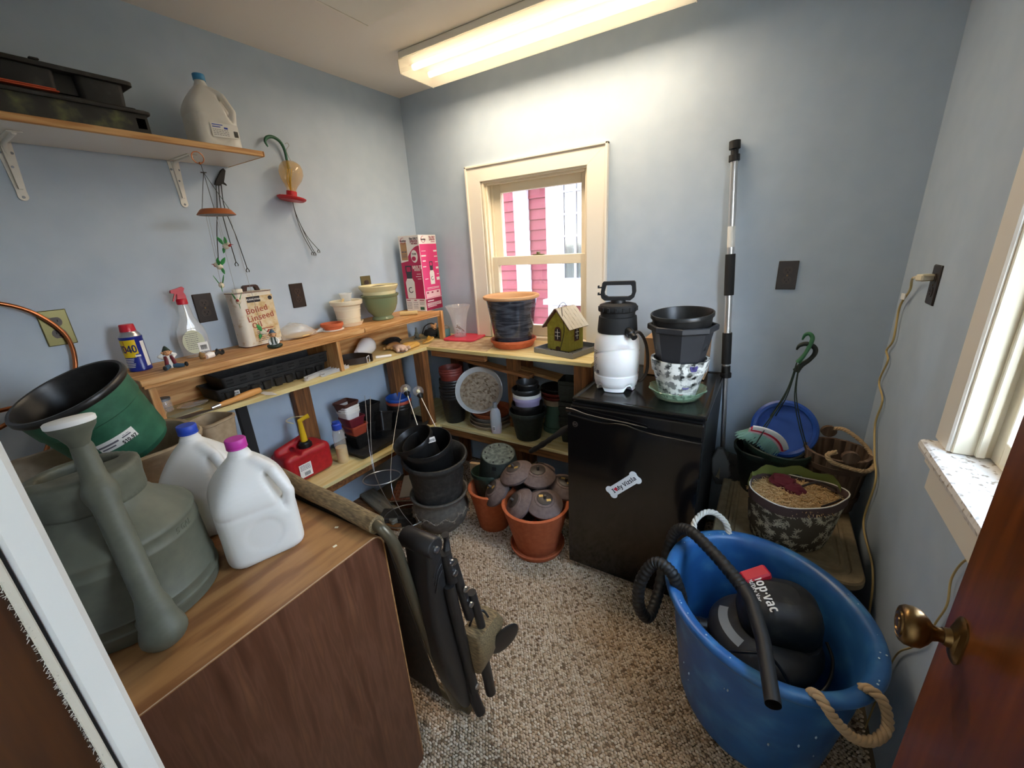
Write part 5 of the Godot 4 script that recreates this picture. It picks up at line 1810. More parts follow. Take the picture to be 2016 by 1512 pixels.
func goggles(y: float) -> void:
	var o := thing("safety_goggles", "old amber-tinted safety goggles with tan rim at the corner", "goggles", at(0.252, y, 0.275, 20))
	var s := begin()
	var ringp := PackedVector3Array()
	for i in 32:
		var t := TAU * i / 32
		ringp.append(v3(0.030 * cos(t) * (1.0 + 0.15 * cos(t)), 0.016 + 0.010 * cos(t + 0.6), 0.048 * sin(t)))
	tube(s, ringp, 0.004, 8, true)
	put(s, "rim", M.glove_yellow, o)
	s = begin()
	var rows := []
	for k in 4:
		var row := PackedVector3Array()
		for p in ringp:
			row.append(p * v3(1.0 - k * 0.26, 1, 1.0 - k * 0.26) + v3(0, 0.006 * k - p.y * 0.0, 0))
		rows.append(row)
	grid(s, rows, true, 80)
	put(s, "lens", M.amber_lens, o)
	s = begin()
	tube(s, spline([v3(-0.02, 0.012, -0.045), v3(-0.05, 0.010, -0.03), v3(-0.08, 0.012, 0.02), v3(-0.06, 0.014, 0.07), v3(-0.02, 0.012, 0.05)], 6), 0.005, 6, false, true, 0.35)
	put(s, "strap", M.glove_tan, o)

func birdhouse(y: float) -> void:
	var tray := thing("bird_feeder_tray", "square galvanised tray under the yellow cottage birdhouse", "tray", at(1.135, y, 0.178, -14).scaled_local(v3(1.15, 1, 1.12)))
	var s := begin()
	box(s, v3(0.215, 0.003, 0.215), 0.0005, at(0, 0.0016, 0))
	for q in [[v3(0, 0.014, 0.107), v3(0.218, 0.026, 0.004)], [v3(0, 0.014, -0.107), v3(0.218, 0.026, 0.004)], [v3(0.107, 0.014, 0), v3(0.004, 0.026, 0.21)], [v3(-0.107, 0.014, 0), v3(0.004, 0.026, 0.21)]]:
		box(s, q[1], 0.0008, Transform3D(Basis(), q[0]))
	put(s, "tray", M.galvanised, tray)
	s = begin()
	var seeds := 60
	for i in seeds:
		ball(s, v3(rng.randf_range(-0.09, 0.09), 0.005, rng.randf_range(-0.09, 0.09)), v3(0.004, 0.002, 0.003), 5)
	put(s, "seed_husks", M.soil, tray).set_meta("kind", "stuff")
	var o := thing("birdhouse", "yellow wooden cottage birdhouse with white shingle roof on the bench", "birdhouse", at(1.112, y + 0.0035, 0.155, -14).scaled_local(v3(1.3, 1.2, 1.1)))
	# gable faces +z
	s = begin()
	prism(s, PackedVector2Array([Vector2(-0.055, 0.004), Vector2(0.055, 0.004), Vector2(0.055, 0.110), Vector2(0, 0.178), Vector2(-0.055, 0.110)]), 0.104, at(0, 0, -0.052))
	put(s, "walls", M.house_yellow, o)
	# low brick courses on the gable and side: built proud
	for i in 4:
		for j in 7:
			var x := -0.0475 + j * 0.0158 + (0.0 if i % 2 else 0.0)
			if absf(x) > 0.048:
				continue
			part_block(o, "brick", M.house_brick, v3(x - 0.0072, 0.012 + i * 0.0135, 0.052), v3(x + 0.0072, 0.0238 + i * 0.0135, 0.0536), 0.0006)
		for j in 6:
			var z := -0.041 + j * 0.0165
			part_block(o, "brick", M.house_brick, v3(0.055, 0.012 + i * 0.0135, z - 0.0076), v3(0.0566, 0.0238 + i * 0.0135, z + 0.0076), 0.0006)
	# arched windows
	for q in [at(0, 0.072, 0.0536), at(0.0566, 0.072, 0.0, 90)]:
		var w := Node3D.new(); w.name = "arched_window"; o.add_child(w, true); w.transform = q
		var arch := PackedVector2Array([Vector2(-0.013, -0.022), Vector2(0.013, -0.022)])
		for i in 9:
			arch.append(Vector2(0.013 * cos(PI * i / 8), 0.010 + 0.016 * sin(PI * i / 8)))
		s = begin()
		var big := PackedVector2Array()
		for p in arch:
			big.append(p * 1.28)
		prism(s, big, 0.0016)
		put(s, "surround", M.rust, w)
		s = begin()
		prism(s, arch, 0.0008, at(0, 0, 0.0016))
		put(s, "pane", M.ink, w)
		s = begin()
		for p in [[0.0, 0.002, 0.0022, 0.044], [0.0, -0.006, 0.025, 0.0022], [0.0, 0.010, 0.025, 0.0022]]:
			box(s, v3(p[2], p[3], 0.001), 0.0, at(p[0], p[1], 0.0028))
		put(s, "muntin", M.chalk, w)
	s = begin()
	prism(s, PackedVector2Array([Vector2(-0.012, 0.0), Vector2(0.012, 0.0), Vector2(0.012, 0.010), Vector2(0.006, 0.016), Vector2(-0.006, 0.016), Vector2(-0.012, 0.010)]), 0.001, at(0, 0.004, 0.0536))
	put(s, "feeding_hole", M.soil, o)
	# roof: two slopes of shingle rows
	for sx in [-1, 1]:
		var rf := Node3D.new(); rf.name = "roof_slope"; o.add_child(rf, true)
		var ang := atan2(0.068, 0.055)
		rf.transform = Transform3D(Basis(Vector3(cos(ang) * sx, -sin(ang), 0), Vector3(sin(ang) * sx, cos(ang), 0), Vector3(0, 0, 1) * sx).orthonormalized(), v3(0, 0.182, 0))
		s = begin()
		box(s, v3(0.108, 0.004, 0.142), 0.0008, at(0.054, 0.0, 0))
		put(s, "deck", M.rust, rf)
		for i in 6:
			for j in 6:
				var z := -0.060 + j * 0.024
				part_block(rf, "shingle", M.shingle_white, v3(0.002 + i * 0.0175, 0.0022 + 0.0004 * ((i + j) % 3), z - 0.0112), v3(0.0205 + i * 0.0175, 0.0048 + 0.0005 * ((i * 2 + j) % 3), z + 0.0112), 0.0004)
	s = begin()
	var lp := spline([v3(0, 0.182, 0.05), v3(0.004, 0.20, 0.035), v3(0.006, 0.203, 0.015), v3(0.01, 0.186, 0.0)], 6)
	tube(s, lp, 0.0014, 6)
	tube(s, spline([v3(0.012, 0.187, 0.04), v3(0.030, 0.150, 0.062), v3(0.036, 0.10, 0.060), v3(0.030, 0.05, 0.066), v3(0.022, 0.008, 0.075)], 6), 0.0014, 6)
	put(s, "hanging_cord", M.wire_black, o)

func bench_materials() -> void:
	M.blade_dull = mat("#7d7670", 0.5, 0.5)
	M.silver_bright = mat("#d9dbdc", 0.3, 0.5)
	M.leather_dark = mat("#2e2119", 0.5)
	M.leather_orange = mat("#8e4a1c", 0.55)
	M.glaze_white = mat("#f0eee9", 0.2)
	M.teal = mat("#4d7674", 0.5)
	M.lid_grey = mat("#6f6c62", 0.6)
	M.verdigris = mat("#75786a", 0.6, 0.3)
	M.lid_red = mat("#d63b4e", 0.35)
	M.glass_vase = clear("#ffffff", 0.10, 0.02)
	M.glaze_blue = grained(noise(0.012, "#20222a", "#666b74", 71, 5, 512, [[0.45, "#2c2f37"], [0.6, "#474b54"]]), 0.14, Vector3(1.2, 9, 1.2))
	M.clay_tan = mat("#d2a477", 0.7)
	M.glove_tan = mat("#b98f55", 0.85)
	M.glove_pink = mat("#d3b7a2", 0.9)
	M.glove_yellow = mat("#cfa352", 0.8)
	M.amber_lens = clear("#b98a35", 0.6, 0.1)
	M.house_yellow = grained(noise(0.03, "#8d8426", "#b0a439", 72, 4), 0.7, Vector3(5, 5, 5))
	M.house_brick = mat("#a39a38", 0.75)
	M.shingle_white = mat("#d9d2c2", 0.7)

func stack_pot(called: String, label: String, where: Transform3D, prof: Array, m: Material, group := "", seg := 40) -> Node3D:
	var o := thing(called, label, "flower pot", where, group)
	put(turned(prof, seg), "pot", m, o)
	return o

func square_pot(s: SurfaceTool, wt: float, wb: float, h: float, lip := 0.012) -> void:
	loft(s, [rrect(wb, wb, 0.01, 0, 3), rrect(wt - 0.003, wt - 0.003, 0.01, h - lip, 3), rrect(wt, wt, 0.011, h - lip + 0.001, 3), rrect(wt, wt, 0.011, h - 0.001, 3), rrect(wt - 0.004, wt - 0.004, 0.009, h, 3), rrect(wb - 0.003, wb - 0.003, 0.008, 0.004, 3)])

func under_bench() -> void:
	var y := 0.4205
	# --- red fuel can
	var o := thing("fuel_can", "red plastic fuel can with yellow spout on the lower shelf", "fuel can", at(0.128, y, 1.115).scaled_local(v3(0.86, 1, 1)))
	var s := begin()
	nets(s, func(p: Vector3) -> float:
		var q := v3(absf(p.x), p.y, absf(p.z)) - v3(0.085, 0, 0.118)
		var top := 0.150 - 0.02 * smoothstep(0.04, 0.12, p.z) + 0.0
		var bx := v3(maxf(q.x + 0.03, 0), maxf(absf(p.y - 0.075) - (0.075 - 0.03), 0), maxf(q.z + 0.03, 0)).length() - 0.03
		# raised grip along the wall side
		var grip := seg_d(p, v3(-0.02, 0.155, 0.095), v3(-0.02, 0.178, -0.02), 0.022, 0.020)
		var d := smin(bx, grip, 0.02)
		# finger hole under the grip
		d = maxf(d, -seg_d(p, v3(-0.10, 0.150, 0.04), v3(0.10, 0.150, 0.04), 0.013, 0.013))
		# pressed panel on the front
		d += 0.003 * smoothstep(0.0, 0.008, minf(0.05 - absf(p.y - 0.07), 0.085 - absf(p.z))) * (1.0 if p.x > 0.0 else 0.0)
		return d, v3(-0.1, -0.005, -0.135), v3(0.1, 0.215, 0.135), 0.0065)
	put(s, "can", M.red_can, o)
	put(turned([Vector2(0.030, 0.140), Vector2(0.032, 0.150), Vector2(0.032, 0.166), Vector2(0.028, 0.168), Vector2(0.026, 0.176), Vector2(0.018, 0.180), Vector2(0, 0.180)], 28, at(0.030, 0, -0.015)), "collar", M.black, o)
	s = begin()
	lathe(s, [Vector2(0.0165, 0.170), Vector2(0.0155, 0.20), Vector2(0.0105, 0.275), Vector2(0.011, 0.290), Vector2(0, 0.292)], 24, at(0.030, 0, -0.015))
	tube(s, PackedVector3Array([v3(0.030, 0.285, -0.010), v3(0.042, 0.296, -0.036), v3(0.052, 0.301, -0.053)]), [0.010, 0.0095, 0.0115], 14)
	put(s, "spout", M.yellow, o)
	s = begin()
	tube(s, spline([v3(0.042, 0.303, -0.040), v3(0.0, 0.305, 0.0), v3(-0.02, 0.292, 0.025), v3(0.015, 0.278, 0.008)], 6), 0.0022, 6)
	put(s, "cap_strap", M.cream_yellow, o)
	s = begin()
	box(s, v3(0.062, 0.068, 0.0008))
	var lb := put(s, "paper_label", M.label_white, o, at(0.0862, 0.058, 0.035, 90))
	bars(lb, M.ink_soft, text_lines(0, 0.026, 0.05, 4, 0.007, 0.003), 0.0007)
	bars(lb, M.ink, barcode(0.004, -0.018, 0.028, 0.018), 0.0007)
	# --- glue bottle
	o = thing("glue_bottle", "clear bottle of yellow glue with blue cap on the shelf edge", "bottle", at(0.196, y, 0.945))
	s = begin()
	lathe(s, [Vector2(0, 0), Vector2(0.026, 0), Vector2(0.029, 0.003), Vector2(0.029, 0.16), Vector2(0.024, 0.178), Vector2(0.02, 0.184), Vector2(0.02, 0.19)], 28)
	put(s, "bottle", M.plastic_clear, o)
	put(turned([Vector2(0, 0.002), Vector2(0.0275, 0.002), Vector2(0.0275, 0.085), Vector2(0, 0.085)], 28), "glue", M.glue, o)
	put(turned([Vector2(0.0225, 0.184), Vector2(0.0235, 0.185), Vector2(0.0235, 0.212), Vector2(0.019, 0.217), Vector2(0.019, 0.226), Vector2(0, 0.228)], 28), "cap", M.blue_cap, o)
	# --- black flat under the pots
	o = thing("pot_tray", "long flat black carrying tray on the left lower shelf", "tray", at(0.155, y, 0.63))
	s = begin()
	loft(s, [rrect(0.125, 0.255, 0.02, 0, 4), rrect(0.133, 0.263, 0.02, 0.022, 4), rrect(0.138, 0.268, 0.02, 0.023, 4), rrect(0.138, 0.268, 0.02, 0.027, 4), rrect(0.130, 0.260, 0.02, 0.0275, 4), rrect(0.124, 0.254, 0.02, 0.004, 4)])
	put(s, "tray", M.tray_black, o)
	var t := y + 0.0045
	# --- square pots: terracotta, white and black nested on their side
	var g := "small square pots in the black tray"
	for k in 3:
		s = begin()
		square_pot(s, 0.052, 0.036, 0.085)
		one(s, "square_pot", ["black square pot at the foot of the leaning stack", "terracotta square pot in the middle of the leaning stack", "terracotta and white square pot crowning the leaning stack"][k], "flower pot", [M.pot_black, M.brick_plastic, M.vest_red][k], at(0.135, t, 0.79).translated_local(v3(0, [0.0, 0.055, 0.105][k], [0.0, 0.008, 0.018][k])), g)
	for k in 3:
		s = begin()
		square_pot(s, 0.046, 0.034, 0.070)
		one(s, "square_pot", ["white square pot, lowest of three white ones in the leaning stack", "white square pot, middle of three white ones in the leaning stack", "white square pot, top of three white ones in the leaning stack"][k], "flower pot", M.white, at(0.125, t + 0.155 + k * 0.015, 0.815), g)
	s = begin()
	square_pot(s, 0.050, 0.036, 0.070)
	one(s, "square_pot", "dark red square pot on top of the white ones", "flower pot", M.rust, at(0.121, t + 0.205, 0.818, 6), g)
	# --- black square pots leaning
	for k in 3:
		s = begin()
		square_pot(s, 0.048, 0.034, 0.11)
		one(s, "tall_square_pot", ["tall black square pot standing behind the leaning one", "tall black square pot tipped on its side in the tray", "tall black square pot, uppermost of the nest"][k], "flower pot", M.pot_black, [at(0.11, t, 0.665), at(0.185, t + 0.045, 0.655, 0, -20, 18), at(0.105, t + 0.10, 0.662)][k], "tall black square pots")
	# --- blue pot stack
	for k in 4:
		var pr := pot(0.075, 0.050, 0.135, 0.016, 0.003)
		stack_pot("round_pot", ["round black pot at the bottom of the blue-topped stack", "round black pot, second in the blue-topped stack", "terracotta plastic pot just under the blue one", "bright blue plastic pot on top of its stack"][k], at(0.155, t + k * 0.020, 0.485), pr, [M.pot_black, M.pot_black, M.brick_plastic, M.blue_plastic][k], "pots nested under the blue one")
	# --- red-topped stack of black pots
	for k in 10:
		var red := k >= 7
		var rt := 0.082 if k < 4 else (0.078 if k < 7 else 0.071)
		stack_pot("round_pot", ("%s red-brown pot topping the tall corner stack" % ["lowest", "middle", "uppermost"][k - 7] if red else "%s black nursery pot of the tall corner stack, counted from the shelf" % ["first", "second", "third", "fourth", "fifth", "sixth", "seventh"][k]), at(0.398 + 0.002 * sin(k * 2.0), y + [0.0, 0.018, 0.036, 0.054, 0.075, 0.091, 0.108, 0.148, 0.163, 0.178][k], 0.262 + 0.002 * cos(k * 1.7)), pot(rt, 0.058, 0.170, 0.014, 0.003), M.brick_dark if red else M.pot_black, "tall corner stack of pots", 36)
	# dark pots behind, under the corner
	stack_pot("round_pot", "tall black pot in the dark corner behind the dusty saucer", at(0.470, y, 0.075), pot(0.066, 0.055, 0.345, 0.03), M.pot_black, "", 36)
	# boards on the wall under the bench
	var brd := thing("spare_board", "long bare board leaning under the back bench", "board")
	s = begin()
	box(s, v3(0.62, 0.018, 0.06), 0.002, at(0.62, 0.79, 0.20, 0, 0, -7))
	put(s, "board", M.stud_x, brd)
	brd = thing("spare_board", "lower pale board lying behind the pots by the wall", "board")
	s = begin()
	box(s, v3(0.50, 0.02, 0.09), 0.002, at(1.02, 0.715, 0.06, 0, 0, -8))
	put(s, "board", M.pine_x, brd)
	# --- drip trays and dusty clear saucer
	for k in 4:
		o = thing("drip_tray", ["wide cream drip saucer at the bottom of the pile", "wide tan drip saucer, second in the pile", "wide grey drip saucer, third in the pile", "terracotta drip saucer on top of the pile"][k], "saucer", at(0.640, y + k * 0.022, 0.205), "wide drip saucers on the lower shelf")
		put(turned(saucer(0.138 - k * 0.004, 0.03), 48), "dish", [M.cream_dirty, M.planter_tan, M.silver_dirty, M.terracotta][k], o)
	o = thing("clear_saucer", "dusty clear plastic saucer full of dead leaves tilted on the pile", "saucer", pointing(v3(0.583, 0.628, 0.232), v3(0.42, 0.52, 0.74)))
	put(turned([Vector2(0, 0), Vector2(0.118, 0), Vector2(0.122, 0.003), Vector2(0.138, 0.032), Vector2(0.142, 0.034), Vector2(0.142, 0.037), Vector2(0.136, 0.036), Vector2(0.120, 0.006), Vector2(0, 0.004)], 56), "dish", M.plastic_milky, o)
	put(turned([Vector2(0, 0.0045), Vector2(0.119, 0.0065), Vector2(0.10, 0.012), Vector2(0.05, 0.013), Vector2(0, 0.012)], 40), "dust", M.dust, o)
	s = begin()
	for i in 70:
		var a := rng.randf() * TAU
		var r := sqrt(rng.randf()) * 0.100
		wing(s, v3(r * cos(a), 0.0135, r * sin(a)), v3(r * cos(a) + rng.randf_range(-0.02, 0.02), 0.015 + rng.randf() * 0.007, r * sin(a) + rng.randf_range(-0.02, 0.02)), 0.016)
	put(s, "dead_leaves", M.leaf_dry, o).set_meta("kind", "stuff")
	s = begin()
	box(s, v3(0.042, 0.04, 0.001), 0.0)
	lb = one(s, "plant_label", "clear printed plant label standing behind the dusty saucer", "plant label", M.film_white, at(0.520, y + 0.300, 0.165, 30, -12))
	bars(lb, M.pot_green_dark, [[0, -0.006, 0.03, 0.018], [0, 0.014, 0.034, 0.004]], 0.0008)
	# --- shampoo bottle
	o = thing("squeeze_bottle", "clear squeeze bottle with pink liquid and grey cap", "bottle", at(0.742, y, 0.312, 20))
	s = begin()
	var rows := []
	for q in [[0.028, 0.018, 0.0], [0.031, 0.021, 0.004], [0.032, 0.022, 0.06], [0.031, 0.021, 0.115], [0.026, 0.0185, 0.138], [0.0155, 0.0145, 0.152], [0.012, 0.012, 0.158]]:
		rows.append(rrect(q[0], q[1], minf(q[0], q[1]) * 0.97, q[2], 7))
	loft(s, rows, true, true, 60)
	put(s, "bottle", M.bottle_haze, o)
	s = begin()
	loft(s, [rrect(0.029, 0.019, 0.0185, 0.002, 7), rrect(0.0305, 0.0205, 0.02, 0.006, 7), rrect(0.0308, 0.0208, 0.02, 0.024, 7)])
	put(s, "pink_liquid", M.pink_liquid, o)
	put(turned([Vector2(0.0125, 0.156), Vector2(0.0135, 0.157), Vector2(0.012, 0.188), Vector2(0.0105, 0.190), Vector2(0, 0.190)], 20), "cap", M.grey, o)
	s = begin()
	box(s, v3(0.014, 0.03, 0.0005), 0.0, at(-0.008, 0.035, 0.0225))
	lb = put(s, "barcode_label", M.label_white, o)
	bars(lb, M.ink, barcode(-0.008, 0.035, 0.010, 0.022), 0.0229)
	# --- middle pot stack
	var hs := [0.0, 0.052, 0.128, 0.150, 0.168, 0.208]
	for k in 6:
		stack_pot("round_pot", ["dark green-black pot holding the mixed stack by the squeeze bottle", "black pot, second up in the mixed stack", "lilac and white pot in the mixed stack", "white pot with pink band in the mixed stack", "black pot with a white price tag in the mixed stack", "small black pot on top of the mixed stack"][k], at(0.935, y + hs[k], 0.275, 0, 0, [0, 0, 0, 0, 2, -3][k]), [pot(0.103, 0.068, 0.165, 0.024, 0.005), pot(0.088, 0.060, 0.155, 0.020), pot(0.079, 0.055, 0.12, 0.02), pot(0.078, 0.055, 0.115, 0.02), pot(0.079, 0.056, 0.125, 0.02), pot(0.062, 0.045, 0.118, 0.012)][k], [M.pot_green_black, M.pot_black, M.lilac, M.white, M.pot_black, M.pot_black][k], "mixed stack of round pots")
	o = thing("price_tag", "tiny white price tag stuck inside a pot of the mixed stack", "tag", at(0.965, y + 0.285, 0.335, 40, -20))
	s = begin(); box(s, v3(0.02, 0.014, 0.0008), 0.0); put(s, "tag", M.label_white, o)
	# --- green pot and brown saucer behind
	stack_pot("round_pot", "mid green upturned plastic pot behind the mixed stack", at(1.03, y, 0.115), [Vector2(0, 0.16), Vector2(0.05, 0.16), Vector2(0.07, 0.03), Vector2(0.075, 0.028), Vector2(0.075, 0.0)], M.pot_green_dull)
	o = thing("brown_saucer", "stack of dark red-brown saucers on the green pot", "saucer", at(1.03, y + 0.215, 0.115))
	for k in 3:
		put(turned(saucer(0.085, 0.022), 40), "dish", [M.brick_dark, M.brick_dark, M.pot_black][k], o, at(0, k * 0.022 - 0.02, 0))
	stack_pot("round_pot", "pale stone-coloured pot wedged under the brown saucers", at(1.03, y + 0.1605, 0.115), pot(0.072, 0.066, 0.033, 0.01), M.planter_tan)
	# --- square stack
	for k in 8:
		s = begin()
		square_pot(s, 0.062, 0.046, 0.125, 0.02)
		one(s, "square_pot", "%s dark square pot up from the shelf in the stack by the fridge" % ["first", "second", "third", "fourth", "fifth", "sixth", "seventh", "eighth"][k], "flower pot", M.pot_green_black, at(1.172, y + [0.0, 0.028, 0.085, 0.112, 0.170, 0.188, 0.206, 0.226][k], 0.205, 8), "tall stack of square pots")
	# --- branch / black handle sticking out by the fridge
	o = thing("umbrella_cane", "knobbly black walking cane leaning beside the fridge", "cane", at(0, 0, 0))
	s = begin()
	tube(s, spline([v3(1.03, 0.42, 0.43), v3(1.10, 0.475, 0.435), v3(1.18, 0.545, 0.44), v3(1.27, 0.62, 0.42)], 8), [0.011, 0.012, 0.013, 0.012, 0.014, 0.013, 0.012, 0.013, 0.015, 0.016, 0.014, 0.012, 0.013, 0.014, 0.012, 0.012, 0.013, 0.014, 0.016, 0.018, 0.016, 0.013, 0.012, 0.012, 0.011], 10)
	put(s, "shaft", M.black_matte, o)
	floor_things()

func solar_light(label: String, where: Transform3D, stickers := true) -> void:
	# mushroom-topped path light pulled off its stake
	var o := thing("path_light", label, "path light", where.scaled_local(Vector3.ONE * 1.24), "mushroom topped solar path lights")
	put(turned([Vector2(0.040, -0.012), Vector2(0.066, -0.010), Vector2(0.070, -0.004), Vector2(0.071, 0.004), Vector2(0.060, 0.014), Vector2(0.0575, 0.015), Vector2(0.054, 0.019), Vector2(0.042, 0.026), Vector2(0.0395, 0.0265), Vector2(0.038, 0.029), Vector2(0.030, 0.032), Vector2(0, 0.033)], 40), "cap", M.solar, o)
	put(turned([Vector2(0.0305, 0.0318), Vector2(0.0305, 0.0335), Vector2(0.029, 0.0345), Vector2(0, 0.0345)], 32), "solar_disc", M.solar_top, o)
	if stickers:
		for q in [-1, 1]:
			var s := begin()
			box(s, v3(0.016, 0.0008, 0.010), 0.0, at(0.016 * q, 0.035, 0.006 * q, 20))
			put(s, "sticker", M.gold_label, o)
	put(turned([Vector2(0.0062, 0.034), Vector2(0.0058, 0.048), Vector2(0.0045, 0.050), Vector2(0, 0.050)], 12), "stud", M.solar_top, o)
	put(turned([Vector2(0, -0.075), Vector2(0.034, -0.075), Vector2(0.036, -0.07), Vector2(0.040, -0.012), Vector2(0, -0.010)], 24), "lens_body", M.pot_black, o)

func clay_pot(label: String, where: Transform3D, rt: float, rb: float, h: float, m: Material) -> void:
	var o := thing("clay_pot", label, "flower pot", where, "terracotta pots on the floor")
	put(turned([Vector2(0, 0.004), Vector2(rb * 0.8, 0.004), Vector2(rb * 0.84, 0), Vector2(rb, 0), Vector2(rb + 0.002, 0.004), Vector2(rt - 0.016, h - 0.058), Vector2(rt - 0.013, h - 0.054), Vector2(rt - 0.004, h - 0.008), Vector2(rt, h - 0.003), Vector2(rt - 0.004, h), Vector2(rt - 0.014, h), Vector2(rt - 0.018, h - 0.006), Vector2(rb - 0.012, 0.014), Vector2(0, 0.014)], 56), "pot", m, o)

func floor_things() -> void:
	# --- decorated grey planter with the black pots in it
	var o := thing("relief_planter", "grey stoneware planter with a relief band of vines on the floor", "planter", at(0.605, 0, 0.695))
	put(turned([Vector2(0, 0.0), Vector2(0.085, 0.0), Vector2(0.092, 0.004), Vector2(0.128, 0.045), Vector2(0.146, 0.09), Vector2(0.150, 0.125), Vector2(0.144, 0.155), Vector2(0.135, 0.175), Vector2(0.137, 0.188), Vector2(0.150, 0.205), Vector2(0.156, 0.214), Vector2(0.154, 0.220), Vector2(0.146, 0.221), Vector2(0.130, 0.205), Vector2(0.124, 0.17), Vector2(0.125, 0.09), Vector2(0.08, 0.02), Vector2(0, 0.015)], 64), "body", M.stone_grey, o)
	var s := begin()
	for i in 60:
		var t := TAU * i / 60.0
		var rr := 0.150
		var p := v3(rr * cos(t), 0.118 + 0.014 * sin(i * 1.1), rr * sin(t))
		var q := v3(rr * cos(t + 0.085), 0.118 + 0.014 * sin((i + 1) * 1.1), rr * sin(t + 0.085))
		tube(s, PackedVector3Array([p, (p + q) / 2 * v3(1.012, 1, 1.012), q]), 0.0032, 5)
		if i % 2 == 0:
			wing(s, p, p * v3(1.01, 1, 1.01) + v3(0, 0.016 * (1 if i % 4 else -1), 0), 0.016)
	put(s, "vine_relief", M.stone_light, o)
	stack_pot("nursery_pot", "black pot with a wide dusty rim standing in the grey planter", at(0.600, 0.10, 0.690, 0, 3, -3), [Vector2(0, 0.0), Vector2(0.110, 0.0), Vector2(0.113, 0.003), Vector2(0.138, 0.215), Vector2(0.140, 0.235), Vector2(0.142, 0.238), Vector2(0.142, 0.285), Vector2(0.150, 0.300), Vector2(0.166, 0.322), Vector2(0.170, 0.334), Vector2(0.167, 0.344), Vector2(0.158, 0.345), Vector2(0.150, 0.335), Vector2(0.138, 0.30), Vector2(0.112, 0.02), Vector2(0, 0.015)], M.pot_dusty, "big black nursery pots", 64)
	stack_pot("nursery_pot", "shiny black pot tilted inside the wide-rimmed one", at(0.600, 0.310, 0.688, 0, 14, -3), pot(0.125, 0.098, 0.225, 0.03, 0.004), M.pot_black, "big black nursery pots", 56)
	o = stack_pot("nursery_pot", "smaller shiny black pot with a barcode sticker on top of the pile", at(0.578, 0.380, 0.718, 0, 20, 8), pot(0.104, 0.082, 0.190, 0.026, 0.004), M.pot_black, "big black nursery pots", 56)
	s = begin()
	box(s, v3(0.036, 0.026, 0.0008))
	var lb := one(s, "barcode_tag", "white barcode tag tucked in the rim of the black pots", "tag", M.label_white, at(0.664, 0.560, 0.760, 40, -25, 10))
	bars(lb, M.ink, barcode(0, -0.002, 0.026, 0.012), 0.0006)
	# --- terracotta pots, saucer and upturned green pot
	clay_pot("terracotta pot under the upturned green pot", at(0.855, 0, 0.555), 0.128, 0.080, 0.24, M.terracotta)
	clay_pot("large terracotta pot full of solar lights standing in its saucer", at(1.145, 0.012, 0.600), 0.166, 0.104, 0.245, M.terracotta)
	o = thing("clay_saucer", "round terracotta saucer on the carpet under the large pot", "saucer", at(1.150, 0, 0.605))
	put(turned([Vector2(0, 0), Vector2(0.118, 0), Vector2(0.124, 0.004), Vector2(0.134, 0.026), Vector2(0.136, 0.032), Vector2(0.130, 0.034), Vector2(0.120, 0.012), Vector2(0, 0.010)], 56), "dish", M.terracotta, o)
	stack_pot("nursery_pot", "dark green plastic pot standing in the terracotta pot", at(0.845, 0.10, 0.515, 0, -6, 6), pot(0.118, 0.085, 0.20, 0.02), M.pot_green_dark, "", 48)
	o = thing("nursery_pot", "upturned dark green nursery pot showing its drain holes", "flower pot", at(0.850, 0.215, 0.470, 0, 10, -8))
	put(turned([Vector2(0.118, 0.0), Vector2(0.121, 0.001), Vector2(0.121, 0.018), Vector2(0.117, 0.020), Vector2(0.092, 0.196), Vector2(0.089, 0.200), Vector2(0.086, 0.199), Vector2(0, 0.197)], 48), "pot", M.pot_green_black, o)
	put(turned([Vector2(0, 0.1972), Vector2(0.085, 0.1992), Vector2(0.085, 0.2)], 40), "dusty_base", M.pot_green_dusty, o)
	s = begin()
	for i in 9:
		var t := TAU * i / 9
		lathe(s, [Vector2(0, 0), Vector2(0.005, 0), Vector2(0.005, 0.0012), Vector2(0, 0.0012)], 10, at(0.070 * cos(t), 0.1990, 0.070 * sin(t)))
	put(s, "drain_hole", M.outlet_hole, o)
	s = begin()
	box(s, v3(0.022, 0.022, 0.002), 0.0004, at(0.030, 0.178, 0.0905, 18, -8))
	put(s, "side_hole", M.outlet_hole, o)
	# --- path lights
	solar_light("solar path light lying on its side in the smaller clay pot", at(0.925, 0.255, 0.605, 20, 25, 40))
	solar_light("solar path light with two gold stickers above the clay pots", at(1.010, 0.350, 0.545, 10, 14, 16))
	solar_light("solar path light crowning the heap, its dark disc facing up", at(1.118, 0.345, 0.515, 0, 8, -6), false)
	solar_light("solar path light behind the heap by the bench shelf", at(1.085, 0.322, 0.452, 0, -4, 10))
	solar_light("solar path light tilted out over the large clay pot's rim", at(1.085, 0.255, 0.655, 0, 34, 30), false)
	solar_light("solar path light with gold stickers resting on the large clay pot", at(1.205, 0.275, 0.620, 15, 16, -8))
	solar_light("solar path light pushed against the side of the fridge", at(1.235, 0.280, 0.455, 0, 6, -14))
	# --- plant support of wire hoops
	o = thing("wire_support", "thin silver wire plant support with two hoops leaning on the bench", "plant support")
	for q in [[v3(0.495, 0.41, 0.955), 0.088, 0.02], [v3(0.480, 0.105, 0.835), 0.118, 0.02]]:
		s = begin()
		var hoop := PackedVector3Array()
		for i in 36:
			var t := TAU * i / 36
			hoop.append(q[0] + v3(q[1] * cos(t), 0.012 * sin(t + 0.7), q[1] * sin(t)))
		tube(s, hoop, 0.0028, 6, true)
		put(s, "hoop", M.wire_bright, o)
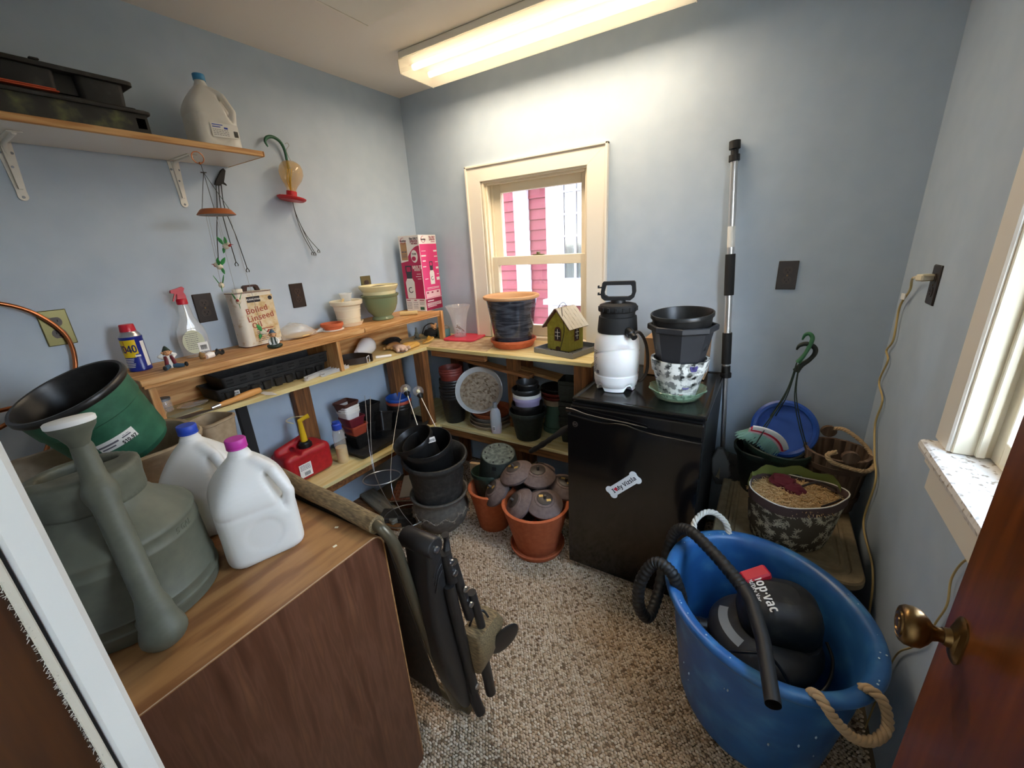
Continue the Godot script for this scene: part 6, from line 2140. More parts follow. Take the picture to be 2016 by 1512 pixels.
	for q in [[v3(0.235, 0.735, 0.775), v3(0.400, 0.40, 0.925), v3(0.385, 0.02, 0.800)], [v3(0.225, 0.715, 0.735), v3(0.402, 0.40, 0.922), v3(0.392, 0.02, 0.805)], [v3(0.265, 0.705, 0.545), v3(0.560, 0.385, 0.960), v3(0.585, 0.01, 0.835)]]:
		s = begin()
		tube(s, spline([q[0], q[1], q[2]], 10), 0.0016, 6)
		put(s, "leg", M.wire_bright, o)
	# --- glass globe stakes
	for k in 2:
		var p: Vector3 = [v3(0.285, 0.698, 0.535), v3(0.362, 0.690, 0.515)][k]
		var e: Vector3 = [v3(0.47, 0.515, 0.648), v3(0.53, 0.53, 0.585)][k]
		o = thing("globe_stake", ["crackled glass globe garden stake by the post", "crackled glass globe garden stake poking out of the black pots"][k], "garden stake", at(0, 0, 0), "glass globe stakes")
		s = begin()
		ball(s, p, Vector3.ONE * 0.031, 28)
		put(s, "globe", M.glass, o)
		s = begin()
		ball(s, p, Vector3.ONE * 0.012, 12)
		put(s, "core", M.cream_yellow, o)
		var d := (e - p).normalized()
		s = begin()
		lathe(s, [Vector2(0, 0.0), Vector2(0.010, 0.0), Vector2(0.018, 0.020), Vector2(0.016, 0.026), Vector2(0, 0.026)], 18, pointing(p + d * 0.046, -d))
		put(s, "collar", M.black, o)
		s = begin()
		tube(s, PackedVector3Array([p + d * 0.045, e]), 0.0032, 8)
		put(s, "rod", M.alu, o)
	# --- pile of boards, bricks and tiles under the shelf
	o = thing("scrap_board", "wide brown board lying at the bottom of the scrap pile", "board", at(0.20, 0, 0.80, 12))
	s = begin(); box(s, v3(0.42, 0.03, 0.22), 0.003, at(0, 0.016, 0)); put(s, "board", M.stud_x, o)
	o = thing("scrap_board", "pale weathered board with a screw hook on the scrap pile", "board", at(0.215, 0.032, 0.775, -14))
	s = begin(); box(s, v3(0.40, 0.028, 0.095), 0.006, at(0, 0.0145, 0)); put(s, "board", M.grey_wood, o)
	s = begin(); tube(s, spline([v3(-0.02, 0.028, 0.0), v3(-0.02, 0.045, 0.006), v3(-0.008, 0.05, 0.012), v3(0.0, 0.042, 0.006)], 6), 0.0025, 6); put(s, "hook", M.wire, o)
	o = thing("brick_block", "blackened old brick at the edge of the scrap pile", "brick", at(0.37, 0, 0.80, 28))
	s = begin(); box(s, v3(0.20, 0.06, 0.10), 0.006, at(0, 0.031, 0)); put(s, "brick", M.pot_dusty, o)
	o = thing("brick_block", "brown brick stacked behind the wire support", "brick", at(0.36, 0, 0.645, 20))
	s = begin(); box(s, v3(0.20, 0.065, 0.10), 0.006, at(0, 0.033, 0)); put(s, "brick", M.terracotta_dark, o)
	o = thing("tile_sheet", "tilted sheet of small brown mosaic tiles on the brick", "tile sheet", at(0.335, 0.115, 0.66, 25, 18, 6))
	s = begin(); box(s, v3(0.20, 0.008, 0.15), 0.001); put(s, "backing", M.cream_dirty, o)
	for i in 8:
		for j in 6:
			part_block(o, "tile", M.terracotta_dark, v3(-0.098 + i * 0.0247, 0.004, -0.073 + j * 0.0247), v3(-0.0755 + i * 0.0247, 0.009, -0.0505 + j * 0.0247), 0.0012)
	o = thing("floor_tile", "square grey ceramic tile leaning on the mosaic sheet", "tile", at(0.352, 0.142, 0.635, 32, 22, 8))
	s = begin(); box(s, v3(0.155, 0.008, 0.155), 0.0015); put(s, "tile", M.tile_grey, o)
	o = thing("paper_sack", "tan printed paper sack standing behind the black pots", "paper sack", at(0.725, 0, 0.435, 10))
	s = begin(); loft(s, [rrect(0.09, 0.03, 0.02, 0.001, 4), rrect(0.092, 0.032, 0.02, 0.15, 4), rrect(0.09, 0.012, 0.01, 0.27, 4)]); put(s, "sack", M.paper_tan, o)
	bars(o, M.ink_soft, text_lines(0.03, 0.22, 0.09, 6, 0.018, 0.008), 0.034)

func under_materials() -> void:
	M.water_green = mat("#cfd6b4", 0.3)
	M.glue = mat("#d9b662", 0.4)
	M.brick_dark = mat("#7a2f24", 0.5)
	M.cream_dirty = grained(noise(0.03, "#9c8a70", "#cdbfa6", 81, 4), 0.7, Vector3(4, 4, 4))
	M.silver_dirty = mat("#8f8a80", 0.5, 0.4)
	M.dust = grained(noise(0.03, "#7d6b58", "#b9a68c", 82, 5), 0.95, Vector3(5, 5, 5))
	M.leaf_dry = grained(noise(0.04, "#6d5742", "#b39a7a", 83, 4), 0.9, Vector3(8, 8, 8))
	M.bottle_haze = clear("#eef0f0", 0.5, 0.3)
	M.pink_liquid = mat("#c2505c", 0.2)
	M.lilac = mat("#b9aed0", 0.45)
	M.pot_green_black = grained(noise(0.03, "#111813", "#2b342d", 84, 5), 0.55, Vector3(4, 4, 4))
	M.pot_green_dull = mat("#44604e", 0.6)
	M.pot_green_dusty = grained(noise(0.025, "#38413a", "#7b8076", 85, 5), 0.85, Vector3(6, 6, 6))
	M.stone_grey = grained(noise(0.03, "#4c473f", "#7a7266", 86, 5), 0.65, Vector3(4, 4, 4))
	M.stone_light = grained(noise(0.05, "#5a5246", "#b9b09e", 87, 4), 0.6, Vector3(9, 9, 9))
	M.wire_bright = mat("#b9b9b6", 0.3, 0.9)
	M.grey_wood = grained(noise(0.014, "#6f6a5c", "#a29b88", 88, 4), 0.85, Vector3(0.8, 8, 8))
	M.terracotta_dark = grained(noise(0.03, "#5d3323", "#8a5238", 89, 4), 0.8, Vector3(5, 5, 5))
	M.tile_grey = mat("#8c857a", 0.4)

func lights() -> void:
	for k in 2:
		var on := k == 0
		var o := thing("ceiling_light", ["long lit fluorescent ceiling fixture along the window wall", "unlit wraparound ceiling fixture in the middle of the ceiling"][k], "ceiling light", [at(1.04, 2.2995, 0.31), at(1.26, 2.2995, 0.908)][k], "wraparound ceiling fixtures")
		var s := begin()
		box(s, v3(1.22, 0.030, 0.235), 0.003, at(0, -0.0155, 0))
		put(s, "housing", M.enamel_white, o)
		# acrylic wrap lens with tubes inside
		s = begin()
		var prof := PackedVector2Array([Vector2(-0.119, -0.031), Vector2(-0.121, -0.036), Vector2(-0.119, -0.066), Vector2(-0.114, -0.083), Vector2(0.114, -0.083), Vector2(0.119, -0.066), Vector2(0.121, -0.036), Vector2(0.119, -0.031), Vector2(0.116, -0.036), Vector2(0.1145, -0.066), Vector2(0.110, -0.080), Vector2(-0.110, -0.080), Vector2(-0.1145, -0.066), Vector2(-0.116, -0.036)])
		prism(s, prof, 1.216, at(-0.608, 0, 0, 90))
		put(s, "lens", M.lens_lit if on else M.lens_dark, o)
		for x in [-0.611, 0.611]:
			s = begin()
			prism(s, PackedVector2Array([Vector2(-0.119, -0.031), Vector2(-0.119, -0.066), Vector2(-0.114, -0.085), Vector2(0.114, -0.085), Vector2(0.119, -0.066), Vector2(0.119, -0.031)]), 0.004, at(x - 0.002, 0, 0, 90))
			put(s, "end_cap", M.lens_dark, o)
		for z in [-0.055, 0.055]:
			s = begin()
			lathe(s, [Vector2(0, -0.58), Vector2(0.0125, -0.58), Vector2(0.0125, 0.58), Vector2(0, 0.58)], 16, at(0, -0.050, z, 0, 0, 90))
			put(s, "fluorescent_tube", M.tube_lit if on else M.white, o)

func fridge() -> void:
	var o := thing("mini_fridge", "black compact fridge with a bone-shaped magnet on its door", "fridge", at(1.343, 0, 0.03))
	# x 0..0.515, cabinet z 0..0.572, door beyond
	var s := begin()
	block(s, v3(0, 0.03, 0), v3(0.515, 0.812, 0.570), 0.004)
	put(s, "cabinet", M.fridge_side, o)
	s = begin()
	loft(s, [rrect(0.258, 0.288, 0.012, 0.812, 3, at(0.2575, 0, 0.286)), rrect(0.260, 0.290, 0.014, 0.815, 3, at(0.2575, 0, 0.286)), rrect(0.260, 0.290, 0.014, 0.826, 3, at(0.2575, 0, 0.286)), rrect(0.256, 0.286, 0.012, 0.830, 3, at(0.2575, 0, 0.286)), rrect(0.240, 0.268, 0.012, 0.830, 3, at(0.2575, 0, 0.286)), rrect(0.237, 0.265, 0.012, 0.8275, 3, at(0.2575, 0, 0.286))])
	put(s, "top_plate", M.fridge_top, o)
	# door: outline with the wavy hand-hold along its upper edge
	var d := Node3D.new(); d.name = "door"; o.add_child(d)
	var edge := [[0.003, 0.772], [0.06, 0.766], [0.12, 0.760], [0.17, 0.760], [0.21, 0.765], [0.25, 0.764], [0.29, 0.756], [0.34, 0.748], [0.42, 0.745], [0.512, 0.744]]
	var poly := PackedVector2Array([Vector2(0.512, 0.035), Vector2(0.003, 0.035)])
	for e in edge:
		poly.append(Vector2(e[0], e[1]))
	s = begin()
	prism(s, poly, 0.045, at(0, 0, 0.578))
	put(s, "door_panel", M.gloss_black, d)
	s = begin()
	block(s, v3(0.003, 0.74, 0.578), v3(0.512, 0.806, 0.600), 0.004)
	put(s, "grip_recess", M.gloss_black, d)
	# lip of the hand-hold: a rolled bead following the wave, fat at the hinge end
	s = begin()
	var bead := []
	for e in edge:
		bead.append(v3(e[0], e[1] + 0.002, 0.621))
	tube(s, spline(bead, 4), 0.0035, 8)
	put(s, "edge_bead", M.gloss_black, d)
	s = begin()
	tube(s, spline([v3(-0.006, 0.790, 0.612), v3(0.03, 0.792, 0.618), v3(0.08, 0.784, 0.620), v3(0.15, 0.778, 0.618), v3(0.24, 0.774, 0.614), v3(0.32, 0.766, 0.608)], 5), taper([0.010, 0.0075, 0.005, 0.004, 0.004, 0.003], 26), 10)
	put(s, "hand_hold", M.gloss_black, d)
	s = begin()
	loft(s, [rrect(0.008, 0.020, 0.006, 0.0, 3, at(0.497, 0.03, 0.60)), rrect(0.008, 0.020, 0.006, 0.03, 3, at(0.497, -0.0, 0.60))])
	put(s, "foot", M.black, o, at(0, 0.001, 0))
	s = begin()
	block(s, v3(0.01, 0.002, 0.02), v3(0.505, 0.03, 0.56))
	put(s, "plinth", M.black_matte, o)
	# round maker's badge
	s = begin()
	lathe(s, [Vector2(0, 0), Vector2(0.0115, 0), Vector2(0.0115, 0.001), Vector2(0.0095, 0.0012), Vector2(0, 0.0012)], 28, at(0.036, 0.735, 0.623, 0, 90))
	put(s, "badge", M.silver, d)
	s = begin()
	lathe(s, [Vector2(0, 0), Vector2(0.0095, 0), Vector2(0.0095, 0.0006), Vector2(0, 0.0006)], 28, at(0.036, 0.735, 0.6242, 0, 90))
	put(s, "badge_field", M.black, d)
	letters(d, "GE", 0.0095, M.silver, at(0.036, 0.735, 0.6248), 0.0)
	# --- bone magnet
	var b := thing("bone_magnet", "white bone-shaped fridge magnet reading I heart My Vizsla", "magnet", at(1.586, 0.506, 0.6535, 0, 0, 45).scaled_local(v3(0.92, 0.92, 1)))
	s = begin()
	var outline := bone()
	prism(s, outline, 0.0016)
	put(s, "plate", M.label_white, b)
	letters(b, "I", 0.021, M.ink, at(-0.058, 0, 0.0017), 0.0)
	s = begin()
	var heart := PackedVector2Array([Vector2(0, -0.009)])
	for i in 9:
		heart.append(Vector2(0.0045 + 0.0048 * cos(PI * i / 8), 0.003 + 0.0048 * sin(PI * i / 8)))
	for i in 9:
		heart.append(Vector2(-0.0045 + 0.0048 * cos(PI * i / 8), 0.003 + 0.0048 * sin(PI * i / 8)))
	prism(s, Geometry2D.convex_hull(heart), 0.0005, at(-0.044, 0, 0.0016))
	put(s, "heart", M.can_red, b)
	letters(b, "My Vizsla", 0.019, M.ink, at(0.014, 0, 0.0017), 0.0)
	# --- things on top
	sprayer()
	var y := 0.8305
	o = thing("glass_pie_dish", "green-tinted wavy glass dish under the flowered pot", "dish", at(1.724, y, 0.425))
	s = begin()
	var rows := []
	for q in [[0.0, 0.0], [0.078, 0.0], [0.084, 0.003], [0.100, 0.026], [0.106, 0.036], [0.109, 0.039], [0.106, 0.041], [0.101, 0.037], [0.094, 0.026], [0.080, 0.007], [0.0, 0.006]]:
		var row := PackedVector3Array()
		for i in 60:
			var t := TAU * i / 60
			var r: float = q[0] * (1.0 + 0.03 * sin(t * 10.0) * smoothstep(0.02, 0.04, q[1]))
			row.append(v3(r * cos(t), q[1], r * sin(t)))
		rows.append(row)
	grid(s, rows)
	put(s, "glass", M.glass_green, o)
	o = thing("flowered_pot", "white clay pot covered in dark leaves and violet pansies decoupage", "flower pot", at(1.724, y + 0.0075, 0.425))
	put(turned([Vector2(0, 0.0), Vector2(0.066, 0.0), Vector2(0.068, 0.004), Vector2(0.096, 0.106), Vector2(0.102, 0.108), Vector2(0.108, 0.150), Vector2(0.1075, 0.155), Vector2(0.098, 0.155), Vector2(0.092, 0.105), Vector2(0.062, 0.012), Vector2(0, 0.012)], 56), "pot", M.decoupage, o)
	# pansies: flat printed petals lying on the curve
	for q in [[38, 0.128, 1.0], [30, 0.046, 1.1], [-60, 0.07, 0.9], [110, 0.06, 0.9]]:
		var h: float = q[1]
		var r := (0.106 if h > 0.107 else 0.068 + (h - 0.004) * 0.275) + 0.0016
		s = begin()
		for i in 5:
			var t := TAU * i / 5 + 0.3
			prism(s, oval(0.0085 * q[2], 0.0085 * q[2], 10), 0.0006, at(0, h, 0, q[0], -12 if h < 0.107 else -6) * at(0.0075 * cos(t), 0.0075 * sin(t), r))
		put(s, "pansy_print", M.violet, o)
	for q in [[36, 0.085, 0], [20, 0.012, 0]]:
		s = begin()
		prism(s, oval(0.011, 0.009, 10), 0.0006, at(0, q[1], 0, q[0], -14) * at(0, 0, 0.0705 + q[1] * 0.285))
		put(s, "rust_flower_print", M.rust_flower, o)
	o = thing("octagonal_pot", "charcoal octagonal plastic planter set in the flowered pot", "flower pot", at(1.724, y + 0.110, 0.420, 10))
	s = begin()
	rows = []
	for q in [[0.078, 0.0], [0.080, 0.003], [0.112, 0.158], [0.126, 0.163], [0.128, 0.166], [0.128, 0.182], [0.124, 0.185], [0.116, 0.184], [0.109, 0.16], [0.076, 0.01]]:
		rows.append(ring(q[0], q[1], 8))
	# flat facets: each side its own faces
	for i in 8:
		var strip := []
		for r in rows:
			strip.append(PackedVector3Array([r[i], r[(i + 1) % 8]]))
		grid(s, strip, false, 20)
	cap(s, rows[0], false)
	cap(s, rows[rows.size() - 1], true)
	put(s, "planter", M.charcoal, o)
	s = begin()
	prism(s, PackedVector2Array([Vector2(-0.013, -0.022), Vector2(0.016, -0.024), Vector2(0.010, 0.004), Vector2(-0.004, 0.024), Vector2(-0.010, 0.022)]), 0.0006, at(0, 0, 0, 8 - 25, -11.6) * at(-0.008, 0.052, 0.0815))
	put(s, "torn_sticker", M.label_white, o)
	stack_pot("nursery_pot", "shallow shiny black pot nested in the charcoal octagonal planter", at(1.724, y + 0.2, 0.412, 0, 4, 2), pot(0.114, 0.094, 0.138, 0.016, 0.004), M.pot_black, "", 56)
	o = thing("cardboard_box", "low tan cardboard box behind the sprayer on the fridge", "box", at(1.66, y, 0.105))
	s = begin(); box(s, v3(0.265, 0.175, 0.150), 0.002, at(0, 0.0880, 0)); put(s, "box", M.cardboard, o)
	s = begin(); box(s, v3(0.266, 0.0012, 0.1512), 0.0, at(0, 0.12, 0)); put(s, "flap_line", M.paper_tan, o)

func bone() -> PackedVector2Array:
	var o := PackedVector2Array()
	for q in [[0.072, 0.015, -35, 150], [-0.072, 0.015, 30, 215], [-0.072, -0.015, 145, 330], [0.072, -0.015, 210, 395]]:
		for i in 11:
			var t := deg_to_rad(lerpf(q[2], q[3], i / 10.0))
			o.append(Vector2(q[0] + 0.0165 * cos(t), q[1] + 0.0165 * sin(t)))
	return o

func sprayer() -> void:
	var o := thing("pump_sprayer", "white plastic pump sprayer with black collar and loop handle", "sprayer", at(1.466, 0.8305, 0.405, 12).scaled_local(v3(1.06, 1, 1.06)))
	var s := begin()
	var rows := []
	# body with feet notches, waist grooves and a slanted shoulder groove
	for q in [[0.076, 0.014], [0.083, 0.018], [0.0875, 0.040], [0.088, 0.064], [0.0845, 0.067], [0.0845, 0.071], [0.089, 0.075], [0.0905, 0.12], [0.0905, 0.150], [0.088, 0.153], [0.088, 0.157], [0.090, 0.161], [0.089, 0.19], [0.085, 0.215], [0.078, 0.238], [0.072, 0.250], [0.062, 0.252]]:
		var row := PackedVector3Array()
		for i in 64:
			var t := TAU * i / 64
			var r: float = q[0]
			var lift: float = 0.030 * maxf(0.0, sin(t * 1.0 + 0.4)) * (1.0 if q[1] > 0.14 and q[1] < 0.17 else 0.0)
			row.append(v3(r * cos(t), q[1] + lift, r * sin(t) * 0.97))
		rows.append(row)
	# scalloped foot
	var foot := PackedVector3Array()
	for i in 64:
		var t := TAU * i / 64
		var notch := smoothstep(0.55, 0.85, cos(4.0 * t - PI)) * 0.022
		foot.append(v3(0.078 * cos(t), 0.0 + notch, 0.076 * sin(t)))
	for i in 64:
		var t := TAU * i / 64
		var notch := smoothstep(0.55, 0.85, cos(4.0 * t - PI)) * 0.022
		rows[0][i].y += notch * 0.8
		rows[1][i].y += notch * 0.6
		rows[2][i].y += notch * 0.15
	rows.push_front(foot)
	loft(s, rows, true, true, 50)
	put(s, "tank", M.tank_white, o)
	put(turned([Vector2(0.070, 0.246), Vector2(0.076, 0.247), Vector2(0.077, 0.255), Vector2(0.073, 0.305), Vector2(0.072, 0.312), Vector2(0.066, 0.314), Vector2(0.066, 0.330), Vector2(0.070, 0.332), Vector2(0.073, 0.338), Vector2(0.073, 0.352), Vector2(0.069, 0.360), Vector2(0.05, 0.366), Vector2(0, 0.368)], 48), "collar", M.black_matte, o)
	s = begin()
	for i in 16:
		var t := TAU * i / 16
		box(s, v3(0.004, 0.018, 0.010), 0.001, at(0.0735 * cos(t), 0.344, 0.0735 * sin(t), -rad_to_deg(t)))
	put(s, "grip_lug", M.black_matte, o)
	# loop handle
	s = begin()
	var outer := PackedVector2Array([Vector2(-0.050, 0.376), Vector2(-0.062, 0.386), Vector2(-0.066, 0.402), Vector2(-0.060, 0.446), Vector2(-0.056, 0.452), Vector2(0.058, 0.452), Vector2(0.063, 0.446), Vector2(0.066, 0.410), Vector2(0.060, 0.388), Vector2(0.046, 0.376)])
	var inner := PackedVector2Array([Vector2(-0.038, 0.390), Vector2(-0.051, 0.398), Vector2(-0.053, 0.408), Vector2(-0.047, 0.434), Vector2(-0.042, 0.438), Vector2(0.046, 0.438), Vector2(0.050, 0.433), Vector2(0.052, 0.408), Vector2(0.048, 0.396), Vector2(0.036, 0.390)])
	for i in outer.size():
		var k := (i + 1) % outer.size()
		prism(s, PackedVector2Array([outer[i], outer[k], inner[k], inner[i]]), 0.030, at(0, 0, -0.015))
	for y in [0.410, 0.438]:
		prism(s, PackedVector2Array([Vector2(-0.062, y - 0.012), Vector2(-0.078, y - 0.012), Vector2(-0.078, y - 0.002), Vector2(-0.073, y - 0.002), Vector2(-0.073, y - 0.008), Vector2(-0.062, y - 0.007)]), 0.018, at(0, 0, -0.009))
	put(s, "pump_handle", M.black_matte, o)
	s = begin()
	lathe(s, [Vector2(0, 0.36), Vector2(0.030, 0.362), Vector2(0.028, 0.378), Vector2(0, 0.38)], 24)
	put(s, "pump_neck", M.black, o)
	# outlet, then the hose hanging to the right
	s = begin()
	lathe(s, [Vector2(0, 0), Vector2(0.017, 0), Vector2(0.017, 0.028), Vector2(0.013, 0.032), Vector2(0.012, 0.05), Vector2(0, 0.05)], 16, pointing(v3(0.045, 0.262, 0.055), v3(0.45, -0.35, 0.6)))
	put(s, "outlet", M.black, o)
	s = begin()
	tube(s, spline([v3(0.058, 0.250, 0.078), v3(0.085, 0.256, 0.055), v3(0.108, 0.21, 0.02), v3(0.120, 0.14, -0.005), v3(0.118, 0.07, -0.01), v3(0.095, 0.030, -0.005), v3(0.06, 0.028, -0.06)], 8), 0.0062, 10)
	put(s, "hose", M.hose_brown, o)
	# grey instruction print on the tank
	s = begin()
	for i in 13:
		patch(s, 0.0905, 0.040 - 0.006 * (i % 4), 0.0022, 0.0006, at(0, 0.175 - i * 0.0075, 0, -62), 6)
	patch(s, 0.0905, 0.016, 0.014, 0.0006, at(0, 0.086, 0, -46), 4)
	put(s, "instruction_print", M.ink_soft, o)

func corner_things() -> void:
	# --- telescopic pole with brush, leaning in the corner of fridge and wall
	var o := thing("brush_pole", "silver telescopic pole with black foam grips and a grey brush head", "pole")
	var a := v3(1.802, 1.790, 0.022)
	var b := v3(1.905, 0.30, 0.085)
	var dir := (b - a).normalized()
	var ln := a.distance_to(b)
	var seg := func(called: String, f0: float, f1: float, r: float, m: Material) -> void:
		var s := begin()
		lathe(s, [Vector2(0, 0), Vector2(r - 0.001, 0), Vector2(r, 0.001), Vector2(r, (f1 - f0) * ln - 0.001), Vector2(r - 0.001, (f1 - f0) * ln), Vector2(0, (f1 - f0) * ln)], 20, pointing(a + dir * ln * f0, dir))
		put(s, called, m, o)
	seg.call("end_cap", 0.0, 0.020, 0.021, M.black)
	seg.call("end_cap", 0.020, 0.034, 0.014, M.black)
	seg.call("end_cap", 0.034, 0.050, 0.0205, M.black)
	seg.call("tube", 0.050, 0.64, 0.0145, M.alu)
	seg.call("paper_band", 0.215, 0.272, 0.0149, M.label_white)
	seg.call("foam_grip", 0.290, 0.405, 0.0195, M.black_matte)
	seg.call("foam_grip", 0.515, 0.610, 0.0195, M.black_matte)
	seg.call("lock_collar", 0.616, 0.640, 0.0185, M.black)
	seg.call("lock_collar", 0.638, 0.652, 0.0235, M.black)
	seg.call("tube", 0.652, 1.0, 0.0105, M.alu)
	var s := begin()
	loft(s, [rrect(0.030, 0.020, 0.008, -0.085, 3, at(1.900, 0.395, 0.125, 0, 0, 8)), rrect(0.042, 0.030, 0.010, -0.03, 3, at(1.900, 0.395, 0.125, 0, 0, 8)), rrect(0.038, 0.032, 0.010, 0.05, 3, at(1.900, 0.395, 0.125, 0, 0, 8)), rrect(0.014, 0.014, 0.008, 0.095, 3, at(1.900, 0.395, 0.125, 0, 0, 8))])
	put(s, "brush_block", M.grey_plastic, o)
	s = begin()
	for i in 900:
		var y := rng.randf_range(-0.075, 0.07)
		var z := rng.randf_range(-0.03, 0.035)
		var p := v3(1.930, 0.392, 0.120) + v3(-y * 0.15, y, z)
		tube(s, PackedVector3Array([p, p + v3(0.03, -0.006, 0), p + v3(rng.randf_range(0.06, 0.085), -0.04 + rng.randf_range(-0.02, 0.012), rng.randf_range(-0.015, 0.02))]), 0.0014, 3, false, false)
	put(s, "bristles", M.bristle_grey, o).set_meta("kind", "stuff")
	o = thing("dustpan", "tan plastic dustpan hanging beside the fridge", "dustpan", at(1.885, 0.40, 0.135, 60))
	s = begin()
	prism(s, PackedVector2Array([Vector2(-0.018, -0.05), Vector2(0.02, -0.085), Vector2(0.024, 0.01), Vector2(0.012, 0.04), Vector2(-0.010, 0.04)]), 0.02)
	put(s, "pan", M.bin_lid, o)
	# --- storage bin
	o = thing("storage_bin", "grey plastic storage bin with a ridged tan lid", "storage bin", at(2.145, 0, 0.370))
	s = begin()
	loft(s, [rrect(0.185, 0.240, 0.05, 0.001, 5), rrect(0.210, 0.268, 0.055, 0.30, 5), rrect(0.218, 0.276, 0.055, 0.325, 5)])
	put(s, "body", M.bin_body, o)
	s = begin()
	loft(s, [rrect(0.222, 0.280, 0.055, 0.326, 6), rrect(0.230, 0.288, 0.060, 0.328, 6), rrect(0.230, 0.288, 0.060, 0.346, 6), rrect(0.225, 0.283, 0.056, 0.352, 6), rrect(0.198, 0.256, 0.05, 0.353, 6), rrect(0.194, 0.252, 0.048, 0.346, 6), rrect(0.184, 0.242, 0.045, 0.346, 6), rrect(0.180, 0.238, 0.044, 0.354, 6), rrect(0.170, 0.228, 0.04, 0.354, 6), rrect(0.166, 0.224, 0.038, 0.349, 6), rrect(0.158, 0.216, 0.035, 0.349, 6), rrect(0.154, 0.212, 0.034, 0.3545, 6)])
	put(s, "lid", M.bin_lid, o)
	var y := 0.3555
	baskets(y)
	bucket(y)
	tote(y)
	cords()

func baskets(y: float) -> void:
	for k in 2:
		stack_pot("hanging_basket", ["dark green hanging basket, the outer of the nested pair", "dark green hanging basket holding the blue lid and brush"][k], at(2.085, y + 0.028 * k, 0.165, 0, 3 * k, 4 - 9 * k), [Vector2(0, 0), Vector2(0.095, 0), Vector2(0.099, 0.004), Vector2(0.122, 0.175), Vector2(0.128, 0.178), Vector2(0.132, 0.190), Vector2(0.132, 0.205), Vector2(0.128, 0.209), Vector2(0.122, 0.205), Vector2(0.116, 0.17), Vector2(0.094, 0.010), Vector2(0, 0.010)], M.pot_green_black if k == 0 else M.pot_green_dark, "nested dark green hanging baskets", 56)
	var o := thing("bucket_lid", "round bright blue bucket lid standing in the green baskets", "lid", Transform3D(Basis.from_euler(Vector3(deg_to_rad(62), deg_to_rad(-8), 0)), v3(2.118, y + 0.275, 0.120)))
	put(turned([Vector2(0, 0), Vector2(0.104, 0), Vector2(0.106, 0.002), Vector2(0.106, 0.022), Vector2(0.112, 0.024), Vector2(0.118, 0.020), Vector2(0.120, 0.0), Vector2(0.124, 0.0), Vector2(0.122, 0.026), Vector2(0.112, 0.030), Vector2(0.101, 0.026), Vector2(0.099, 0.006), Vector2(0, 0.005)], 64), "lid", M.blue_plastic, o)
	# scrub brush, bristles outward
	o = thing("scrub_brush", "scrub brush with mint green bristles and red striped back", "brush", Transform3D(Basis.from_euler(Vector3(deg_to_rad(20), deg_to_rad(10), deg_to_rad(-38))), v3(2.075, y + 0.270, 0.215)))
	var arc := func(off: float, w: float, called: String, m: Material) -> void:
		var s := begin()
		var pts := []
		for i in 9:
			var t := lerpf(-1.0, 1.0, i / 8.0)
			pts.append(v3(0.085 * t, off - 0.030 * t * t, 0))
		tube(s, spline(pts, 3), w, 8, false, true, 3.2)
		put(s, called, m, o)
	arc.call(0.014, 0.0055, "back_band", M.white)
	arc.call(0.005, 0.0055, "red_stripe", M.can_red)
	arc.call(-0.004, 0.0055, "pink_stripe", M.box_rose)
	var s := begin()
	for i in 700:
		var t := rng.randf_range(-0.95, 0.95)
		var p := v3(0.085 * t, -0.008 - 0.030 * t * t, rng.randf_range(-0.016, 0.016))
		var q := p + v3(0.022 * t + rng.randf_range(-0.008, 0.008), -0.050 + rng.randf_range(-0.008, 0.006), rng.randf_range(-0.014, 0.014))
		tube(s, PackedVector3Array([p, q]), 0.0012, 3, false, false)
	put(s, "bristles", M.mint, o).set_meta("kind", "stuff")
	# hanger hooks
	for k in 2:
		var h := thing("basket_hanger", ["dark green hanger with a wide hook over the baskets", "lighter green hanger with a small hook, hung through the wide one"][k], "plant hanger", at(0, 0, 0), "green wire basket hangers")
		s = begin()
		if k == 0:
			tube(s, spline([v3(2.112, 0.992, 0.165), v3(2.120, 1.010, 0.165), v3(2.142, 1.018, 0.165), v3(2.168, 1.005, 0.165), v3(2.172, 0.982, 0.165), v3(2.158, 0.955, 0.165), v3(2.135, 0.930, 0.165), v3(2.122, 0.905, 0.165)], 6), taper([0.003, 0.008, 0.0095, 0.009, 0.008, 0.010, 0.013], 43), 10)
		else:
			tube(s, spline([v3(2.126, 1.030, 0.150), v3(2.132, 1.050, 0.152), v3(2.145, 1.056, 0.156), v3(2.156, 1.042, 0.162), v3(2.152, 1.015, 0.170), v3(2.138, 0.975, 0.178), v3(2.122, 0.945, 0.180)], 6), taper([0.003, 0.007, 0.008, 0.008, 0.007, 0.010], 37), 10)
		put(s, "hook", [M.pot_green_black, M.hanger_green][k], h)
		var top: Vector3 = [v3(2.122, 0.905, 0.165), v3(2.122, 0.945, 0.180)][k]
		for i in 3:
			var t: float = TAU * i / 3 + [0.3, 2.2][k]
			s = begin()
			var e := v3(2.085 + 0.124 * cos(t), y + 0.22, 0.165 + 0.124 * sin(t))
			tube(s, spline([top + v3(0.006 * cos(t), 0, 0.006 * sin(t)), top.lerp(e, 0.25) + v3(-0.01 * cos(t), -0.03, -0.01 * sin(t)), top.lerp(e, 0.65) + v3(-0.012 * cos(t), -0.01, -0.012 * sin(t)), e], 6), 0.0024, 6)
			put(s, "wire_leg", M.pot_green_dark, h)

